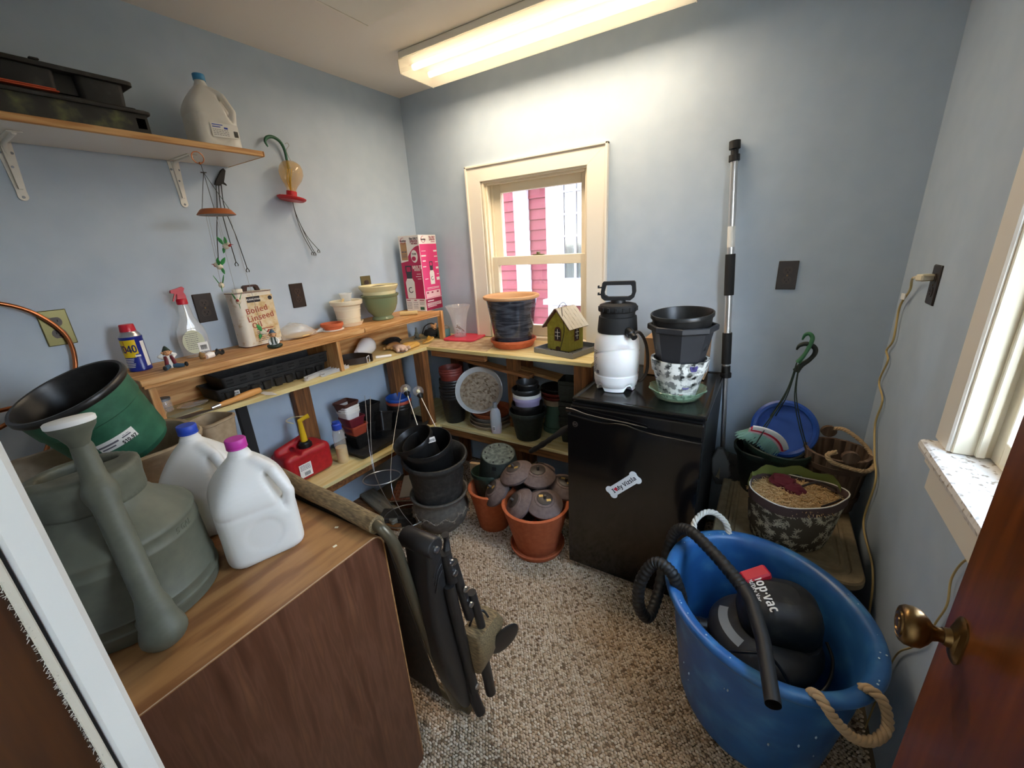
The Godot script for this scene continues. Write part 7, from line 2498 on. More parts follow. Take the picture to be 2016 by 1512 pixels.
func bucket(y: float) -> void:
	var o := thing("wooden_bucket", "weathered wooden stave bucket with rope handle", "bucket", at(2.302, y, 0.172))
	for i in 16:
		var s := begin()
		var a0 := TAU * i / 16 + 0.004
		var a1 := TAU * (i + 1) / 16 - 0.004
		var tall := 0.245
		var rows := []
		for h in [0.0, tall]:
			var r := lerpf(0.086, 0.112, h / 0.245)
			rows.append(PackedVector3Array([v3(r * cos(a0), h, r * sin(a0)), v3(r * cos(a1), h, r * sin(a1)), v3((r - 0.012) * cos(a1), h, (r - 0.012) * sin(a1)), v3((r - 0.012) * cos(a0), h, (r - 0.012) * sin(a0))]))
		loft(s, rows, true, true, 20)
		put(s, "stave", M.bucket_wood, o)
	put(turned([Vector2(0, 0.010), Vector2(0.080, 0.010), Vector2(0.080, 0.02), Vector2(0, 0.02)], 32), "base_board", M.bucket_wood, o)
	for h in [0.185, 0.050]:
		var r := lerpf(0.087, 0.113, h / 0.245)
		put(turned([Vector2(r, h), Vector2(r + 0.004, h), Vector2(r + 0.006, h + 0.022), Vector2(r + 0.002, h + 0.022)], 48), "hoop", M.bucket_hoop, o)
	# ears with the rope knotted through
	for q in [11, 3]:
		var t: float = TAU * (q + 0.5) / 16
		var s := begin()
		prism(s, oval(0.028, 0.024, 16), 0.016, Transform3D(Basis(Vector3(-sin(t), 0, cos(t)), Vector3.UP, Vector3(cos(t), 0, sin(t))), v3(0.110 * cos(t), 0.270, 0.110 * sin(t))))
		put(s, "ear", M.bucket_wood, o)
	var s2 := begin()
	rope(s2, spline([v3(0.126 * cos(4.5), 0.272, 0.126 * sin(4.5)), v3(0.02, 0.292, -0.105), v3(0.07, 0.272, -0.07), v3(0.104, 0.245, -0.01), v3(0.105, 0.225, 0.06), v3(0.07, 0.225, 0.118), v3(0.0, 0.235, 0.125), v3(-0.035, 0.25, 0.13), v3(-0.045, 0.272, 0.125), v3(-0.02, 0.285, 0.12)], 10), 0.0085, 32)
	put(s2, "rope_handle", M.rope_tan, o)

func tote(y: float) -> void:
	var o := thing("fabric_tote", "brown cloth garden tote with cream leaf print, full of straw", "tote bag", at(2.155, y, 0.495, 18))
	var s := begin()
	var rows := []
	var n := 48
	var lo := [[0.110, 0.085, 0.0, 0.0], [0.120, 0.094, 0.012, 0.0], [0.134, 0.104, 0.07, 0.1], [0.142, 0.108, 0.13, 0.3], [0.148, 0.112, 0.175, 0.8], [0.150, 0.114, 0.205, 1.0]]
	for q in lo:
		var row := PackedVector3Array()
		for i in n:
			var t := TAU * i / n
			var wob: float = 1.0 + 0.035 * sin(3.0 * t + 0.6) * (0.3 + q[3]) + 0.018 * sin(7.0 * t) * q[3]
			row.append(v3(q[0] * cos(t) * wob, q[2] + 0.012 * q[3] * sin(2.0 * t + 1.0), q[1] * sin(t) * wob))
		rows.append(row)
	loft(s, rows, true, false, 60)
	put(s, "bag", M.leaf_cloth, o)
	# brown top band with pale piping, green lining folded out
	var top: PackedVector3Array = rows[rows.size() - 1]
	var band := []
	for q in [[1.004, -0.032], [1.012, -0.004], [1.0, 0.004], [0.975, 0.0], [0.955, -0.02]]:
		var row := PackedVector3Array()
		for p in top:
			row.append(v3(p.x * q[0], p.y + q[1], p.z * q[0]))
		band.append(row)
	s = begin()
	grid(s, band, true, 60)
	put(s, "top_band", M.cloth_brown, o)
	s = begin()
	tube(s, band[2], 0.0022, 6, true)
	put(s, "piping", M.rope_white, o)
	s = begin()
	var fl := []
	for j in 3:
		var row := PackedVector3Array()
		for i in 19:
			var t := PI + PI * 0.98 * i / 18 + 0.02
			var r := 1.0 - 0.03 * j
			row.append(v3(0.148 * cos(t) * r, 0.198 + [0.0, 0.034, 0.044][j] + 0.008 * sin(i * 1.3), 0.112 * sin(t) * (r - 0.02 * j)))
		fl.append(row)
	grid(s, fl, false, 80)
	put(s, "lining", M.lining_green, o)
	put(turned([Vector2(0, 0.150), Vector2(0.10, 0.158), Vector2(0.134, 0.168)], 32, Transform3D(Basis.from_scale(v3(1.0, 1, 0.76)), Vector3.ZERO)), "fill", M.straw_dark, o)
	# straw heap
	var mm := MultiMesh.new()
	mm.transform_format = MultiMesh.TRANSFORM_3D
	mm.use_colors = true
	var st := begin()
	tube(st, spline([v3(-0.022, 0, 0), v3(0, 0.004, 0.002), v3(0.022, -0.002, 0)], 2), 0.0014, 4)
	mm.mesh = mesh_of(st)
	mm.instance_count = 2400
	for i in 2400:
		var a := rng.randf() * TAU
		var r := sqrt(rng.randf())
		var p := v3(0.132 * r * cos(a), 0.170 + 0.016 * rng.randf() + 0.022 * (1.0 - r), 0.098 * r * sin(a))
		mm.set_instance_transform(i, Transform3D(Basis.from_euler(Vector3(rng.randf_range(-0.9, 0.9), rng.randf() * TAU, rng.randf_range(-0.6, 0.6))), p))
		mm.set_instance_color(i, Color(0.50, 0.27, 0.09).lerp(Color(0.75, 0.52, 0.25), rng.randf()))
	var sm := MultiMeshInstance3D.new()
	sm.name = "straw"
	sm.multimesh = mm
	sm.material_override = mat("#ffffff", 0.7, 0.0, {"vertex_color_use_as_albedo": true})
	sm.set_meta("kind", "stuff")
	o.add_child(sm)
	s = begin()
	crumple(s, v3(-0.02, 0.192, -0.045), v3(0.042, 0.018, 0.045), 41)
	crumple(s, v3(0.0, 0.192, 0.0), v3(0.034, 0.016, 0.034), 42)
	put(s, "red_moss", M.moss_red, o)
	s = begin()
	tube(s, spline([v3(-0.01, 0.20, 0.02), v3(0.03, 0.215, -0.01), v3(0.09, 0.222, -0.03), v3(0.138, 0.205, -0.02)], 8), 0.004, 8)
	tube(s, spline([v3(0.05, 0.20, 0.09), v3(0.09, 0.205, 0.07), v3(0.13, 0.20, 0.035)], 6), 0.0035, 8)
	put(s, "strap", M.leather_dark, o)

func cords() -> void:
	var o := thing("extension_cord", "tan cord plugged into the outlet and hanging down the wall", "cord")
	var s := begin()
	box(s, v3(0.040, 0.020, 0.026), 0.004, at(2.384, 1.284, 0.365, 30))
	tube(s, PackedVector3Array([v3(2.372, 1.284, 0.355), v3(2.372, 1.279, 0.31)]), [0.008, 0.004], 10)
	put(s, "plug", M.cream, o)
	var pts := [v3(2.372, 1.279, 0.312), v3(2.376, 1.274, 0.275), v3(2.386, 1.258, 0.225), v3(2.394, 1.225, 0.19), v3(2.398, 1.156, 0.10)]
	for q in [[1.041, 0.112], [0.987, 0.055], [0.959, 0.108], [0.863, 0.060], [0.822, 0.168], [0.72, 0.150], [0.629, 0.246], [0.569, 0.335], [0.383, 0.322]]:
		pts.append(v3(2.400, q[0], q[1]))
	pts += [v3(2.400, 0.353, 0.542), v3(2.400, 0.256, 0.617), v3(2.398, 0.1, 0.65), v3(2.395, 0.004, 0.70)]
	s = begin()
	tube(s, spline(pts, 8), 0.0034, 8)
	put(s, "cable", M.cord_tan, o)
	s = begin()
	box(s, v3(0.003, 0.020, 0.022), 0.0, at(2.389, 1.202, 0.155, 15))
	put(s, "paper_tag", M.label_white, o)
	s = begin()
	tube(s, spline([v3(2.403, 0.80, 1.30), v3(2.403, 0.82, 1.12), v3(2.402, 0.791, 1.044), v3(2.402, 0.715, 1.009), v3(2.402, 0.655, 1.027), v3(2.402, 0.587, 1.01), v3(2.402, 0.502, 0.988), v3(2.402, 0.433, 0.94), v3(2.402, 0.341, 0.882), v3(2.402, 0.2, 0.86), v3(2.40, 0.004, 0.85)], 8), 0.0022, 6)
	one(s, "thin_cord", "thin tan cord running down the wall under the sill", "cord", M.cord_tan)

func fridge_materials() -> void:
	var g := mat("#fff4dc", 0.4)
	g.emission_enabled = true
	g.emission = Color("#fff0d6")
	g.emission_energy_multiplier = 6.0
	M.tube_lit = g
	var q := Color("#fff8ea"); q.a = 0.55
	var l := mat("#fff8ea", 0.35)
	l.albedo_color = q
	l.transparency = BaseMaterial3D.TRANSPARENCY_ALPHA
	M.lens_lit = l
	M.lens_dark = mat("#efe9d9", 0.4)
	M.fridge_top = mat("#0f0f0f", 0.2)
	M.tank_white = mat("#eeebe6", 0.4, 0.0, {"subsurf_scatter_enabled": true, "subsurf_scatter_strength": 0.1})
	M.hose_brown = mat("#4a4038", 0.5)
	M.charcoal = mat("#2d2e31", 0.5)
	M.decoupage = grained(noise(0.014, "#14171a", "#f1efe6", 91, 4, 512, [[0.36, "#2a2c28"], [0.42, "#8d9186"], [0.46, "#e6e5db"]]), 0.3, Vector3(4, 4, 4))
	M.violet = mat("#3f3478", 0.4)
	M.rust_flower = mat("#8a5638", 0.5)
	M.grey_plastic = mat("#4e4d49", 0.6)
	M.bristle_grey = mat("#4a4a47", 0.8)
	M.mint = mat("#a9d6c3", 0.6)
	M.hanger_green = mat("#2f6a45", 0.4)
	M.bucket_hoop = mat("#5d4a3b", 0.7)
	M.cloth_brown = mat("#4e3b36", 0.9)
	M.lining_green = mat("#79833f", 0.9)
	M.straw_dark = mat("#4f3315", 0.95)
	M.moss_red = mat("#5e1822", 0.95)
	M.cord_tan = mat("#c9ae72", 0.5)
	M.leaf_cloth = leaf_cloth()

func leaf_cloth() -> StandardMaterial3D:
	# printed cotton: cream leaf sprays on brown
	var im := Image.create(2048, 512, false, Image.FORMAT_RGB8)
	im.fill(Color("#4c4232"))
	var r := RandomNumberGenerator.new()
	r.seed = 5
	for k in 270:
		var cx := r.randi_range(0, 2047)
		var cy := r.randi_range(10, 500)
		var a0 := r.randf() * TAU
		for leaf in 5:
			var a := a0 + (leaf - 2) * 0.68
			var ln := 54.0 if leaf == 2 else 42.0
			for i in 70:
				var t := i / 69.0
				var w := 7.0 * sin(PI * pow(t, 0.8)) * (0.75 + 0.4 * sin(t * 22.0))
				for j in range(-8, 9):
					if absf(j) <= w and not (absf(j) < 1.2 and t < 0.7):
						var x := int(cx + cos(a) * ln * t - sin(a) * j)
						var y := int(cy + sin(a) * ln * t + cos(a) * j)
						if y >= 0 and y < 512:
							im.set_pixel(posmod(x, 2048), y, Color("#d6ccae"))
	var m := mat("#ffffff", 0.9)
	m.albedo_texture = ImageTexture.create_from_image(im)
	return m

func cabinet() -> void:
	var o := thing("side_cabinet", "low brown wood-laminate cabinet with rounded top edge beside the doorway", "cabinet")
	var x0 := 0.30
	var x1 := 1.280
	var zf := 1.572
	var h := 0.82
	var r := 0.032
	# outline in (z, y), far top edge rounded
	var poly := PackedVector2Array([Vector2(2.105, 0.0), Vector2(2.105, h - 0.004)])
	for i in 9:
		var t := PI / 2 + PI / 2 * i / 8
		poly.append(Vector2(zf + r + (r - 0.004) * cos(t), h - r + (r - 0.004) * sin(t)))
	poly.append(Vector2(zf + 0.004, 0.0))
	var turn := Transform3D(Basis(Vector3(0, 0, 1), Vector3(0, 1, 0), Vector3(-1, 0, 0)), Vector3.ZERO)
	var s := begin()
	prism(s, poly, 0.02, Transform3D(turn.basis, v3(x1, 0, 0)))
	put(s, "side_panel", M.laminate_y, o)
	s = begin()
	prism(s, poly, 0.02, Transform3D(turn.basis, v3(x0 + 0.02, 0, 0)))
	put(s, "side_panel", M.laminate_y, o)
	# top skin running over the rounded edge
	var rows := []
	for e in [0.0, 0.0036]:
		var row := PackedVector3Array([v3(0, h - 0.0037 + e, 2.105)])
		for i in 9:
			var t := PI / 2 + PI / 2 * i / 8
			row.append(v3(0, h - r + (r - 0.0037 + e) * sin(t), zf + r + (r - 0.0037 + e) * cos(t)))
		row.append(v3(0, 0.02, zf + 0.0037 - e))
		rows.append(row)
	var prof := PackedVector2Array()
	for p in rows[0]:
		prof.append(Vector2(p.z, p.y))
	for i in rows[1].size():
		var p: Vector3 = rows[1][rows[1].size() - 1 - i]
		prof.append(Vector2(p.z, p.y))
	s = begin()
	prism(s, prof, x1 - x0 + 0.001, Transform3D(turn.basis, v3(x1 + 0.001, 0, 0)))
	put(s, "top", M.laminate_top, o)
	# worn pale edge between top and side
	s = begin()
	var edge := [v3(x1 + 0.0008, h - 0.0006, 2.104)]
	for i in 9:
		var t := PI / 2 + PI / 2 * i / 8
		edge.append(v3(x1 + 0.0008, h - r + (r - 0.0006) * sin(t), zf + r + (r - 0.0006) * cos(t)))
	tube(s, PackedVector3Array(edge), 0.0011, 5)
	put(s, "edge_strip", M.edge_pale, o)
	part_block(o, "front_panel", M.laminate_y, v3(x0 + 0.02, 0.01, 2.09), v3(x1 - 0.02, h - 0.006, 2.104), 0.001)
	part_block(o, "base", M.laminate_y, v3(x0 + 0.02, 0.02, zf + 0.01), v3(x1 - 0.02, 0.04, 2.085), 0.001)
	for q in [[1.17, 1.615, 30], [1.225, 1.66, 80]]:
		s = begin()
		box(s, v3(0.009, 0.0016, 0.006), 0.0006, at(q[0], h + 0.0008, q[1], q[2]))
		one(s, "paint_chip", ["tiny cream paint chip on the cabinet near the woven roll", "tiny cream paint chip on the cabinet near the pink-capped jug"][1 if q[2] == 80 else 0], "paint chip", M.cream, Transform3D(), "cream paint chips on the cabinet")
	milk_jug("milk_jug", "one-gallon water jug with pink cap on the cabinet", at(1.062, h + 0.0005, 1.728, 72), M.pink_cap, 1.03)
	milk_jug("milk_jug", "one-gallon water jug with dark blue cap behind the pink-capped one", at(0.865, h + 0.0005, 1.742, 60), M.blue_cap, 1.03)
	watering_can(h + 0.0005)
	planter(h + 0.0005)
	chair()

func watering_can(y: float) -> void:
	var o := thing("watering_can", "large olive grey plastic watering can with white rose on the cabinet", "watering can", at(1.0, y, 1.946).scaled_local(v3(0.95, 1, 0.95)))
	var s := begin()
	lathe(s, [Vector2(0, 0.004), Vector2(0.132, 0.004), Vector2(0.138, 0.0), Vector2(0.143, 0.004), Vector2(0.1445, 0.020), Vector2(0.1465, 0.023), Vector2(0.1465, 0.028), Vector2(0.1435, 0.031), Vector2(0.1430, 0.042), Vector2(0.1450, 0.045), Vector2(0.1450, 0.049), Vector2(0.1425, 0.052), Vector2(0.1385, 0.140), Vector2(0.1400, 0.143), Vector2(0.1400, 0.147), Vector2(0.1380, 0.150), Vector2(0.1372, 0.165), Vector2(0.1390, 0.168), Vector2(0.1390, 0.172), Vector2(0.1350, 0.178), Vector2(0.120, 0.190), Vector2(0.092, 0.210), Vector2(0.078, 0.228), Vector2(0.074, 0.245)], 72)
	put(s, "body", M.can_olive, o)
	# hood over the filling hole, open toward the wall
	s = begin()
	nets(s, func(p: Vector3) -> float:
		var r := Vector2(p.x, p.z).length()
		var d := maxf(absf(r - 0.070) - 0.010, absf(p.y - 0.258) - 0.030)
		pass
		# roof over the front half
		var roof := maxf(maxf(r - 0.078, absf(p.y - 0.280) - 0.009), -(p.x + 0.005))
		d = smin(d, roof, 0.012)
		# bridge to the spout
		d = smin(d, seg_d(p, v3(0.04, 0.262, 0.0), v3(0.085, 0.262, 0.0), 0.022, 0.018), 0.02)
		return d, v3(-0.10, 0.215, -0.10), v3(0.185, 0.305, 0.10), 0.006)
	put(s, "hood", M.can_olive, o)
	# spout rising from a bulb at the foot
	s = begin()
	nets(s, func(p: Vector3) -> float:
		var q := p * v3(1, 1, 0.82)
		var d := seg_d(q, v3(0.200, 0.034, 0.012), v3(0.188, 0.075, 0.010), 0.0245, 0.0165)
		d = smin(d, seg_d(q, v3(0.188, 0.075, 0.010), v3(0.085, 0.270, 0.0), 0.0165, 0.0165), 0.02)
		d = smin(d, seg_d(q, v3(0.085, 0.270, 0.0), v3(0.052, 0.345, -0.005), 0.0155, 0.013), 0.02)
		d = smin(d, seg_d(q, v3(0.195, 0.036, 0.010), v3(0.11, 0.036, 0.004), 0.024, 0.024), 0.02)
		return maxf(d, -p.y), v3(0.02, -0.004, -0.04), v3(0.245, 0.365, 0.05), 0.0055)
	put(s, "spout", M.can_olive, o)
	s = begin()
	var rx := at(0.052, 0.340, -0.005, 0, 0, 6)
	lathe(s, [Vector2(0.013, 0.0), Vector2(0.015, 0.012), Vector2(0.022, 0.026), Vector2(0.030, 0.036), Vector2(0.032, 0.042), Vector2(0.032, 0.047)], 40, rx)
	put(s, "rose_cup", M.can_olive, o)
	s = begin()
	lathe(s, [Vector2(0.0325, 0.044), Vector2(0.0335, 0.0455), Vector2(0.0335, 0.052), Vector2(0.031, 0.054), Vector2(0, 0.055)], 40, rx)
	put(s, "rose_face", M.chalk, o)
	# embossed measure marks on the wall
	for k in 3:
		letters(o, ["5 GAL", "4 GAL", "3 GAL"][k], 0.011, M.can_olive, Transform3D(Basis(Vector3.UP, deg_to_rad(128)), Vector3.ZERO) * at(0, 0.155 - 0.045 * k, 0.1385), 0.1385)

func planter(y: float) -> void:
	var o := thing("oval_planter", "wide tan plastic planter behind the watering can", "planter", at(0.490, y, 1.848))
	var s := begin()
	loft(s, [rrect(0.125, 0.185, 0.10, 0.0, 8), rrect(0.130, 0.190, 0.105, 0.004, 8), rrect(0.148, 0.215, 0.12, 0.105, 8), rrect(0.150, 0.217, 0.12, 0.112, 8), rrect(0.158, 0.226, 0.125, 0.116, 8), rrect(0.160, 0.228, 0.125, 0.126, 8), rrect(0.168, 0.236, 0.13, 0.134, 8), rrect(0.171, 0.239, 0.132, 0.147, 8), rrect(0.166, 0.234, 0.128, 0.152, 8), rrect(0.156, 0.224, 0.12, 0.150, 8), rrect(0.148, 0.215, 0.115, 0.140, 8), rrect(0.126, 0.186, 0.10, 0.008, 8)])
	put(s, "planter", M.planter_tan, o)
	# tan liner box standing up at the far end
	o = thing("tan_pot", "square-sided tan planter insert standing at the end of the oval planter", "planter", at(0.400, y + 0.0, 1.535, 20))
	s = begin()
	loft(s, [rrect(0.050, 0.050, 0.02, 0.0, 4), rrect(0.058, 0.060, 0.025, 0.104, 4), rrect(0.062, 0.064, 0.028, 0.107, 4), rrect(0.062, 0.064, 0.028, 0.114, 4), rrect(0.056, 0.058, 0.025, 0.115, 4), rrect(0.048, 0.048, 0.02, 0.01, 4)])
	put(s, "planter", M.planter_tan, o, at(0, 0, 0))
	# --- green pot tipped in the planter
	var up := v3(0.10, 0.92, 0.37).normalized()
	var xf := pointing(v3(0.432, 0.938, 1.752), up, 0)
	o = thing("green_pot", "dented green plastic nursery pot tipped inside the oval planter", "flower pot", xf)
	put(turned([Vector2(0, 0.004), Vector2(0.086, 0.004), Vector2(0.090, 0.0), Vector2(0.096, 0.004), Vector2(0.099, 0.016), Vector2(0.104, 0.020), Vector2(0.116, 0.150), Vector2(0.119, 0.153), Vector2(0.122, 0.205), Vector2(0.122, 0.212)], 64), "outer_wall", M.pot_green, o)
	put(turned([Vector2(0.1215, 0.208), Vector2(0.127, 0.209), Vector2(0.130, 0.214), Vector2(0.130, 0.224), Vector2(0.127, 0.228), Vector2(0.120, 0.227), Vector2(0.1165, 0.218), Vector2(0.114, 0.16), Vector2(0.111, 0.155), Vector2(0.107, 0.10), Vector2(0.104, 0.095), Vector2(0.096, 0.02), Vector2(0, 0.012)], 64), "rim_and_lining", M.pot_black, o)
	var best := 0.0
	var far := -9.0
	for k in 72:
		var d: Vector3 = xf.basis * Vector3(sin(deg_to_rad(k * 5.0)), 0, cos(deg_to_rad(k * 5.0)))
		if d.dot(v3(0.92, 0.0, 0.0)) > far:
			far = d.dot(v3(0.92, 0.0, 0.0)); best = k * 5.0
	s = begin()
	patch(s, 0.108, 0.085, 0.032, 0.0012, at(0, 0.088, 0, best - 8), 8, 0.111)
	put(s, "price_label", M.label_white, o)
	s = begin()
	for q in [[-0.020, 0.003, 0.045, 0.005], [-0.024, -0.006, 0.030, 0.004], [0.024, 0.009, 0.018, 0.0035], [0.022, 0.003, 0.022, 0.0035]]:
		patch(s, 0.110, q[2], q[3], 0.0014, at(0, 0.088 + q[1], 0, best - 8 + rad_to_deg(q[0] / 0.110)), 4)
	put(s, "label_print", M.ink_soft, o)
	wrap_text(o, "$10.97", 0.010, M.ink, 0.1115, 0.078, best - 8 + 11.5, 0.85)

func chair() -> void:
	# folded recliner leaning on the far side of the cabinet
	var o := thing("folding_recliner", "folded outdoor recliner with dark frame and woven bronze sling", "folding chair")
	var s := begin()
	var rl := PackedVector3Array()
	for i in 40:
		rl.append(v3(0.80 + 0.475 * i / 39.0, 0.842 + 0.002 * sin(i * 0.3), 1.557 + 0.022 * i / 39.0))
	tube(s, rl, 0.0215, 24)
	put(s, "head_roll", M.weave, o)
	s = begin()
	tube(s, spline([v3(1.268, 0.842, 1.579), v3(1.290, 0.834, 1.578), v3(1.303, 0.795, 1.566), v3(1.300, 0.74, 1.552), v3(1.296, 0.60, 1.53), v3(1.294, 0.35, 1.49), v3(1.296, 0.045, 1.428)], 8), 0.0135, 14)
	put(s, "frame_tube", M.frame_bronze, o)
	s = begin()
	box(s, v3(0.46, 0.74, 0.006), 0.002, at(1.03, 0.46, 1.505, 0, 8))
	put(s, "sling", M.weave_dark, o)
	# broad moulded arm with its round end
	var arm := Node3D.new(); arm.name = "arm_rest"; o.add_child(arm)
	s = begin()
	var rows := []
	for q in [[v3(1.318, 0.738, 1.496), 0.020, 0.046], [v3(1.317, 0.70, 1.490), 0.026, 0.045], [v3(1.314, 0.62, 1.486), 0.034, 0.042], [v3(1.310, 0.50, 1.478), 0.040, 0.040], [v3(1.310, 0.36, 1.464), 0.040, 0.038], [v3(1.312, 0.22, 1.446), 0.032, 0.034], [v3(1.318, 0.12, 1.428), 0.022, 0.026], [v3(1.322, 0.065, 1.418), 0.014, 0.018]]:
		rows.append(rrect(q[2], q[1], 0.016, 0.0, 4, Transform3D(Basis(), q[0])))
	rows.reverse()
	loft(s, rows, true, true, 50)
	put(s, "moulding", M.frame_dark, arm)
	s = begin()
	lathe(s, [Vector2(0, -0.052), Vector2(0.024, -0.052), Vector2(0.027, -0.048), Vector2(0.027, 0.048), Vector2(0.024, 0.052), Vector2(0, 0.052)], 24, at(1.318, 0.748, 1.496, 0, 0, 90))
	put(s, "arm_end", M.frame_dark, arm)
	s = begin()
	for k in 3:
		tube(s, spline([v3(1.3605, 0.70 - 0.02 * k, 1.475), v3(1.3600, 0.69 - 0.022 * k, 1.49), v3(1.3590, 0.66 - 0.025 * k, 1.505)], 4), 0.0022, 6)
	put(s, "arm_ridge", M.frame_dark, arm)
	for q in [[v3(1.358, 0.70, 1.455), v3(1.362, 0.60, 1.445), 0.016], [v3(1.366, 0.66, 1.440), v3(1.372, 0.44, 1.405), 0.014], [v3(1.362, 0.60, 1.46), v3(1.350, 0.12, 1.40), 0.016], [v3(1.378, 0.52, 1.392), v3(1.388, 0.30, 1.362), 0.013]]:
		s = begin()
		tube(s, PackedVector3Array([q[0], q[0].lerp(q[1], 0.5), q[1]]), q[2], 12)
		put(s, "link_bar", M.frame_dark, o)
	s = begin()
	tube(s, spline([v3(1.352, 0.742, 1.440), v3(1.352, 0.722, 1.438), v3(1.356, 0.692, 1.446)], 5), taper([0.011, 0.007, 0.012], 11), 10)
	put(s, "lock_lever", M.frame_dark, o)
	for p in [v3(1.371, 0.745, 1.496), v3(1.374, 0.672, 1.452), v3(1.377, 0.635, 1.448), v3(1.386, 0.565, 1.425), v3(1.388, 0.50, 1.412), v3(1.366, 0.15, 1.402)]:
		s = begin()
		lathe(s, [Vector2(0, 0), Vector2(0.009, 0), Vector2(0.008, 0.005), Vector2(0, 0.007)], 14, pointing(p, Vector3.RIGHT))
		put(s, "bolt", M.silver, o)
	s = begin()
	tube(s, spline([v3(0.72, 0.022, 1.400), v3(1.10, 0.022, 1.405), v3(1.27, 0.022, 1.408), v3(1.33, 0.024, 1.408)], 6), 0.014, 12)
	put(s, "floor_bar", M.frame_bronze, o)
	for q in [[v3(1.330, 0.20, 1.41), v3(1.345, 0.10, 1.402), v3(1.364, 0.026, 1.397)], [v3(1.372, 0.30, 1.37), v3(1.376, 0.16, 1.36), v3(1.380, 0.075, 1.355)]]:
		s = begin()
		tube(s, spline(q, 6), 0.017, 12)
		put(s, "foot", M.frame_dark, o)
	s = begin()
	loft(s, [rrect(0.014, 0.034, 0.01, 0.0, 4, at(1.372, 0.215, 1.372)), rrect(0.030, 0.052, 0.016, 0.06, 4, at(1.378, 0.215, 1.362)), rrect(0.040, 0.062, 0.018, 0.135, 4, at(1.378, 0.215, 1.357)), rrect(0.032, 0.054, 0.016, 0.165, 4, at(1.374, 0.215, 1.362))], true, true, 70)
	put(s, "cushion_end", M.weave, o)
	s = begin()
	ball(s, Vector3.ZERO, v3(0.042, 0.072, 0.009), 24)
	put(s, "cup_disc", M.frame_dark, o, at(1.424, 0.292, 1.318, 55, 14, -20))
	s = begin()
	tube(s, spline([v3(1.352, 0.37, 1.395), v3(1.362, 0.412, 1.372), v3(1.378, 0.414, 1.352), v3(1.388, 0.385, 1.342)], 6), 0.0035, 8)
	put(s, "elastic_cord", M.frame_dark, o)

func tub() -> void:
	var turn := 53.0
	var o := thing("plastic_tub", "big blue oval plastic tub with rope handles, paint-spattered", "tub", at(2.085, 0, 0.925, -turn))
	# long axis along local x
	var s := begin()
	var rows := []
	for q in [[0.205, 0.168, 0.002], [0.222, 0.185, 0.006], [0.230, 0.192, 0.03], [0.262, 0.222, 0.27], [0.272, 0.232, 0.375], [0.274, 0.234, 0.392], [0.288, 0.247, 0.398], [0.299, 0.258, 0.406], [0.303, 0.262, 0.416], [0.299, 0.258, 0.426], [0.288, 0.247, 0.429], [0.274, 0.234, 0.426], [0.262, 0.222, 0.415], [0.256, 0.217, 0.39], [0.246, 0.207, 0.27], [0.215, 0.178, 0.03], [0.20, 0.165, 0.014]]:
		var row := PackedVector3Array()
		for i in 96:
			var t := TAU * i / 96
			row.append(v3(q[0] * cos(t), q[2], q[1] * sin(t)))
		rows.append(row)
	loft(s, rows, true, true, 60)
	put(s, "tub", M.tub, o)
	# paint splashes and a torn decal on the near side
	s = begin()
	for i in 46:
		var t := rng.randf() * TAU
		var up := rng.randf() < 0.6
		var p := v3(0.284 * cos(t) + rng.randf_range(-0.012, 0.012), 0.4285, 0.243 * sin(t)) if up else v3(0.266 * cos(t), 0.0, 0.226 * sin(t))
		if up:
			lathe(s, [Vector2(0.0, 0.0012), Vector2(rng.randf_range(0.0008, 0.003), 0.0008), Vector2(0.0, 0.0)], 7, Transform3D(Basis(), p))
		else:
			var y := rng.randf_range(0.06, 0.34)
			var f := 0.230 + (y - 0.03) * 0.133
			ball(s, v3((f + 0.0005) * cos(t), y, (f - 0.038) * sin(t)), v3(0.002, 0.004, 0.002) * rng.randf_range(0.5, 1.6), 6)
	put(s, "paint_spatter", M.spatter, o).set_meta("kind", "stuff")
	var decal := func(a0: float, a1: float, y0: float, y1: float, w: float, m: Material) -> void:
		var st := begin()
		var r0 := PackedVector3Array()
		var r1 := PackedVector3Array()
		for i in 9:
			var k := i / 8.0
			var t := deg_to_rad(lerpf(a0, a1, k))
			var y := lerpf(y0, y1, k) + 0.004 * sin(i * 2.1)
			var ww := w * (1.0 - absf(k - 0.5) * 1.4) + 0.003 * sin(i * 5.0)
			for e in [0, 1]:
				var yy := y + (ww if e else -ww)
				var f := 0.2315 + (yy - 0.03) * 0.133
				var p := v3(f * cos(t), yy, (f - 0.038) * sin(t))
				if e: r1.append(p)
				else: r0.append(p)
		grid(st, [r0, r1], false)
		put(st, "torn_decal", m, o)
	decal.call(122, 96, 0.355, 0.235, 0.011, M.decal_grey)
	decal.call(112, 106, 0.29, 0.262, 0.012, M.decal_orange)
	decal.call(124, 118, 0.37, 0.33, 0.011, M.blue_plastic)
	# rope handles through the rim
	for e in [1, -1]:
		s = begin()
		if e == 1:
			rope(s, spline([v3(0.262, 0.418, 0.072), v3(0.275, 0.436, 0.070), v3(0.298, 0.434, 0.068), v3(0.318, 0.405, 0.050), v3(0.334, 0.372, 0.015), v3(0.338, 0.365, -0.030), v3(0.328, 0.385, -0.064), v3(0.306, 0.428, -0.066), v3(0.284, 0.437, -0.055), v3(0.268, 0.420, -0.050)], 10), 0.0115, 24)
		else:
			rope(s, spline([v3(-0.270, 0.42, 0.060), v3(-0.280, 0.437, 0.058), v3(-0.300, 0.468, 0.050), v3(-0.318, 0.487, 0.010), v3(-0.318, 0.485, -0.030), v3(-0.300, 0.460, -0.062), v3(-0.282, 0.437, -0.068), v3(-0.272, 0.42, -0.068)], 10), 0.0105, 24)
		put(s, "rope_handle", M.rope_tan if e == 1 else M.rope_white, o)
	vacuum()

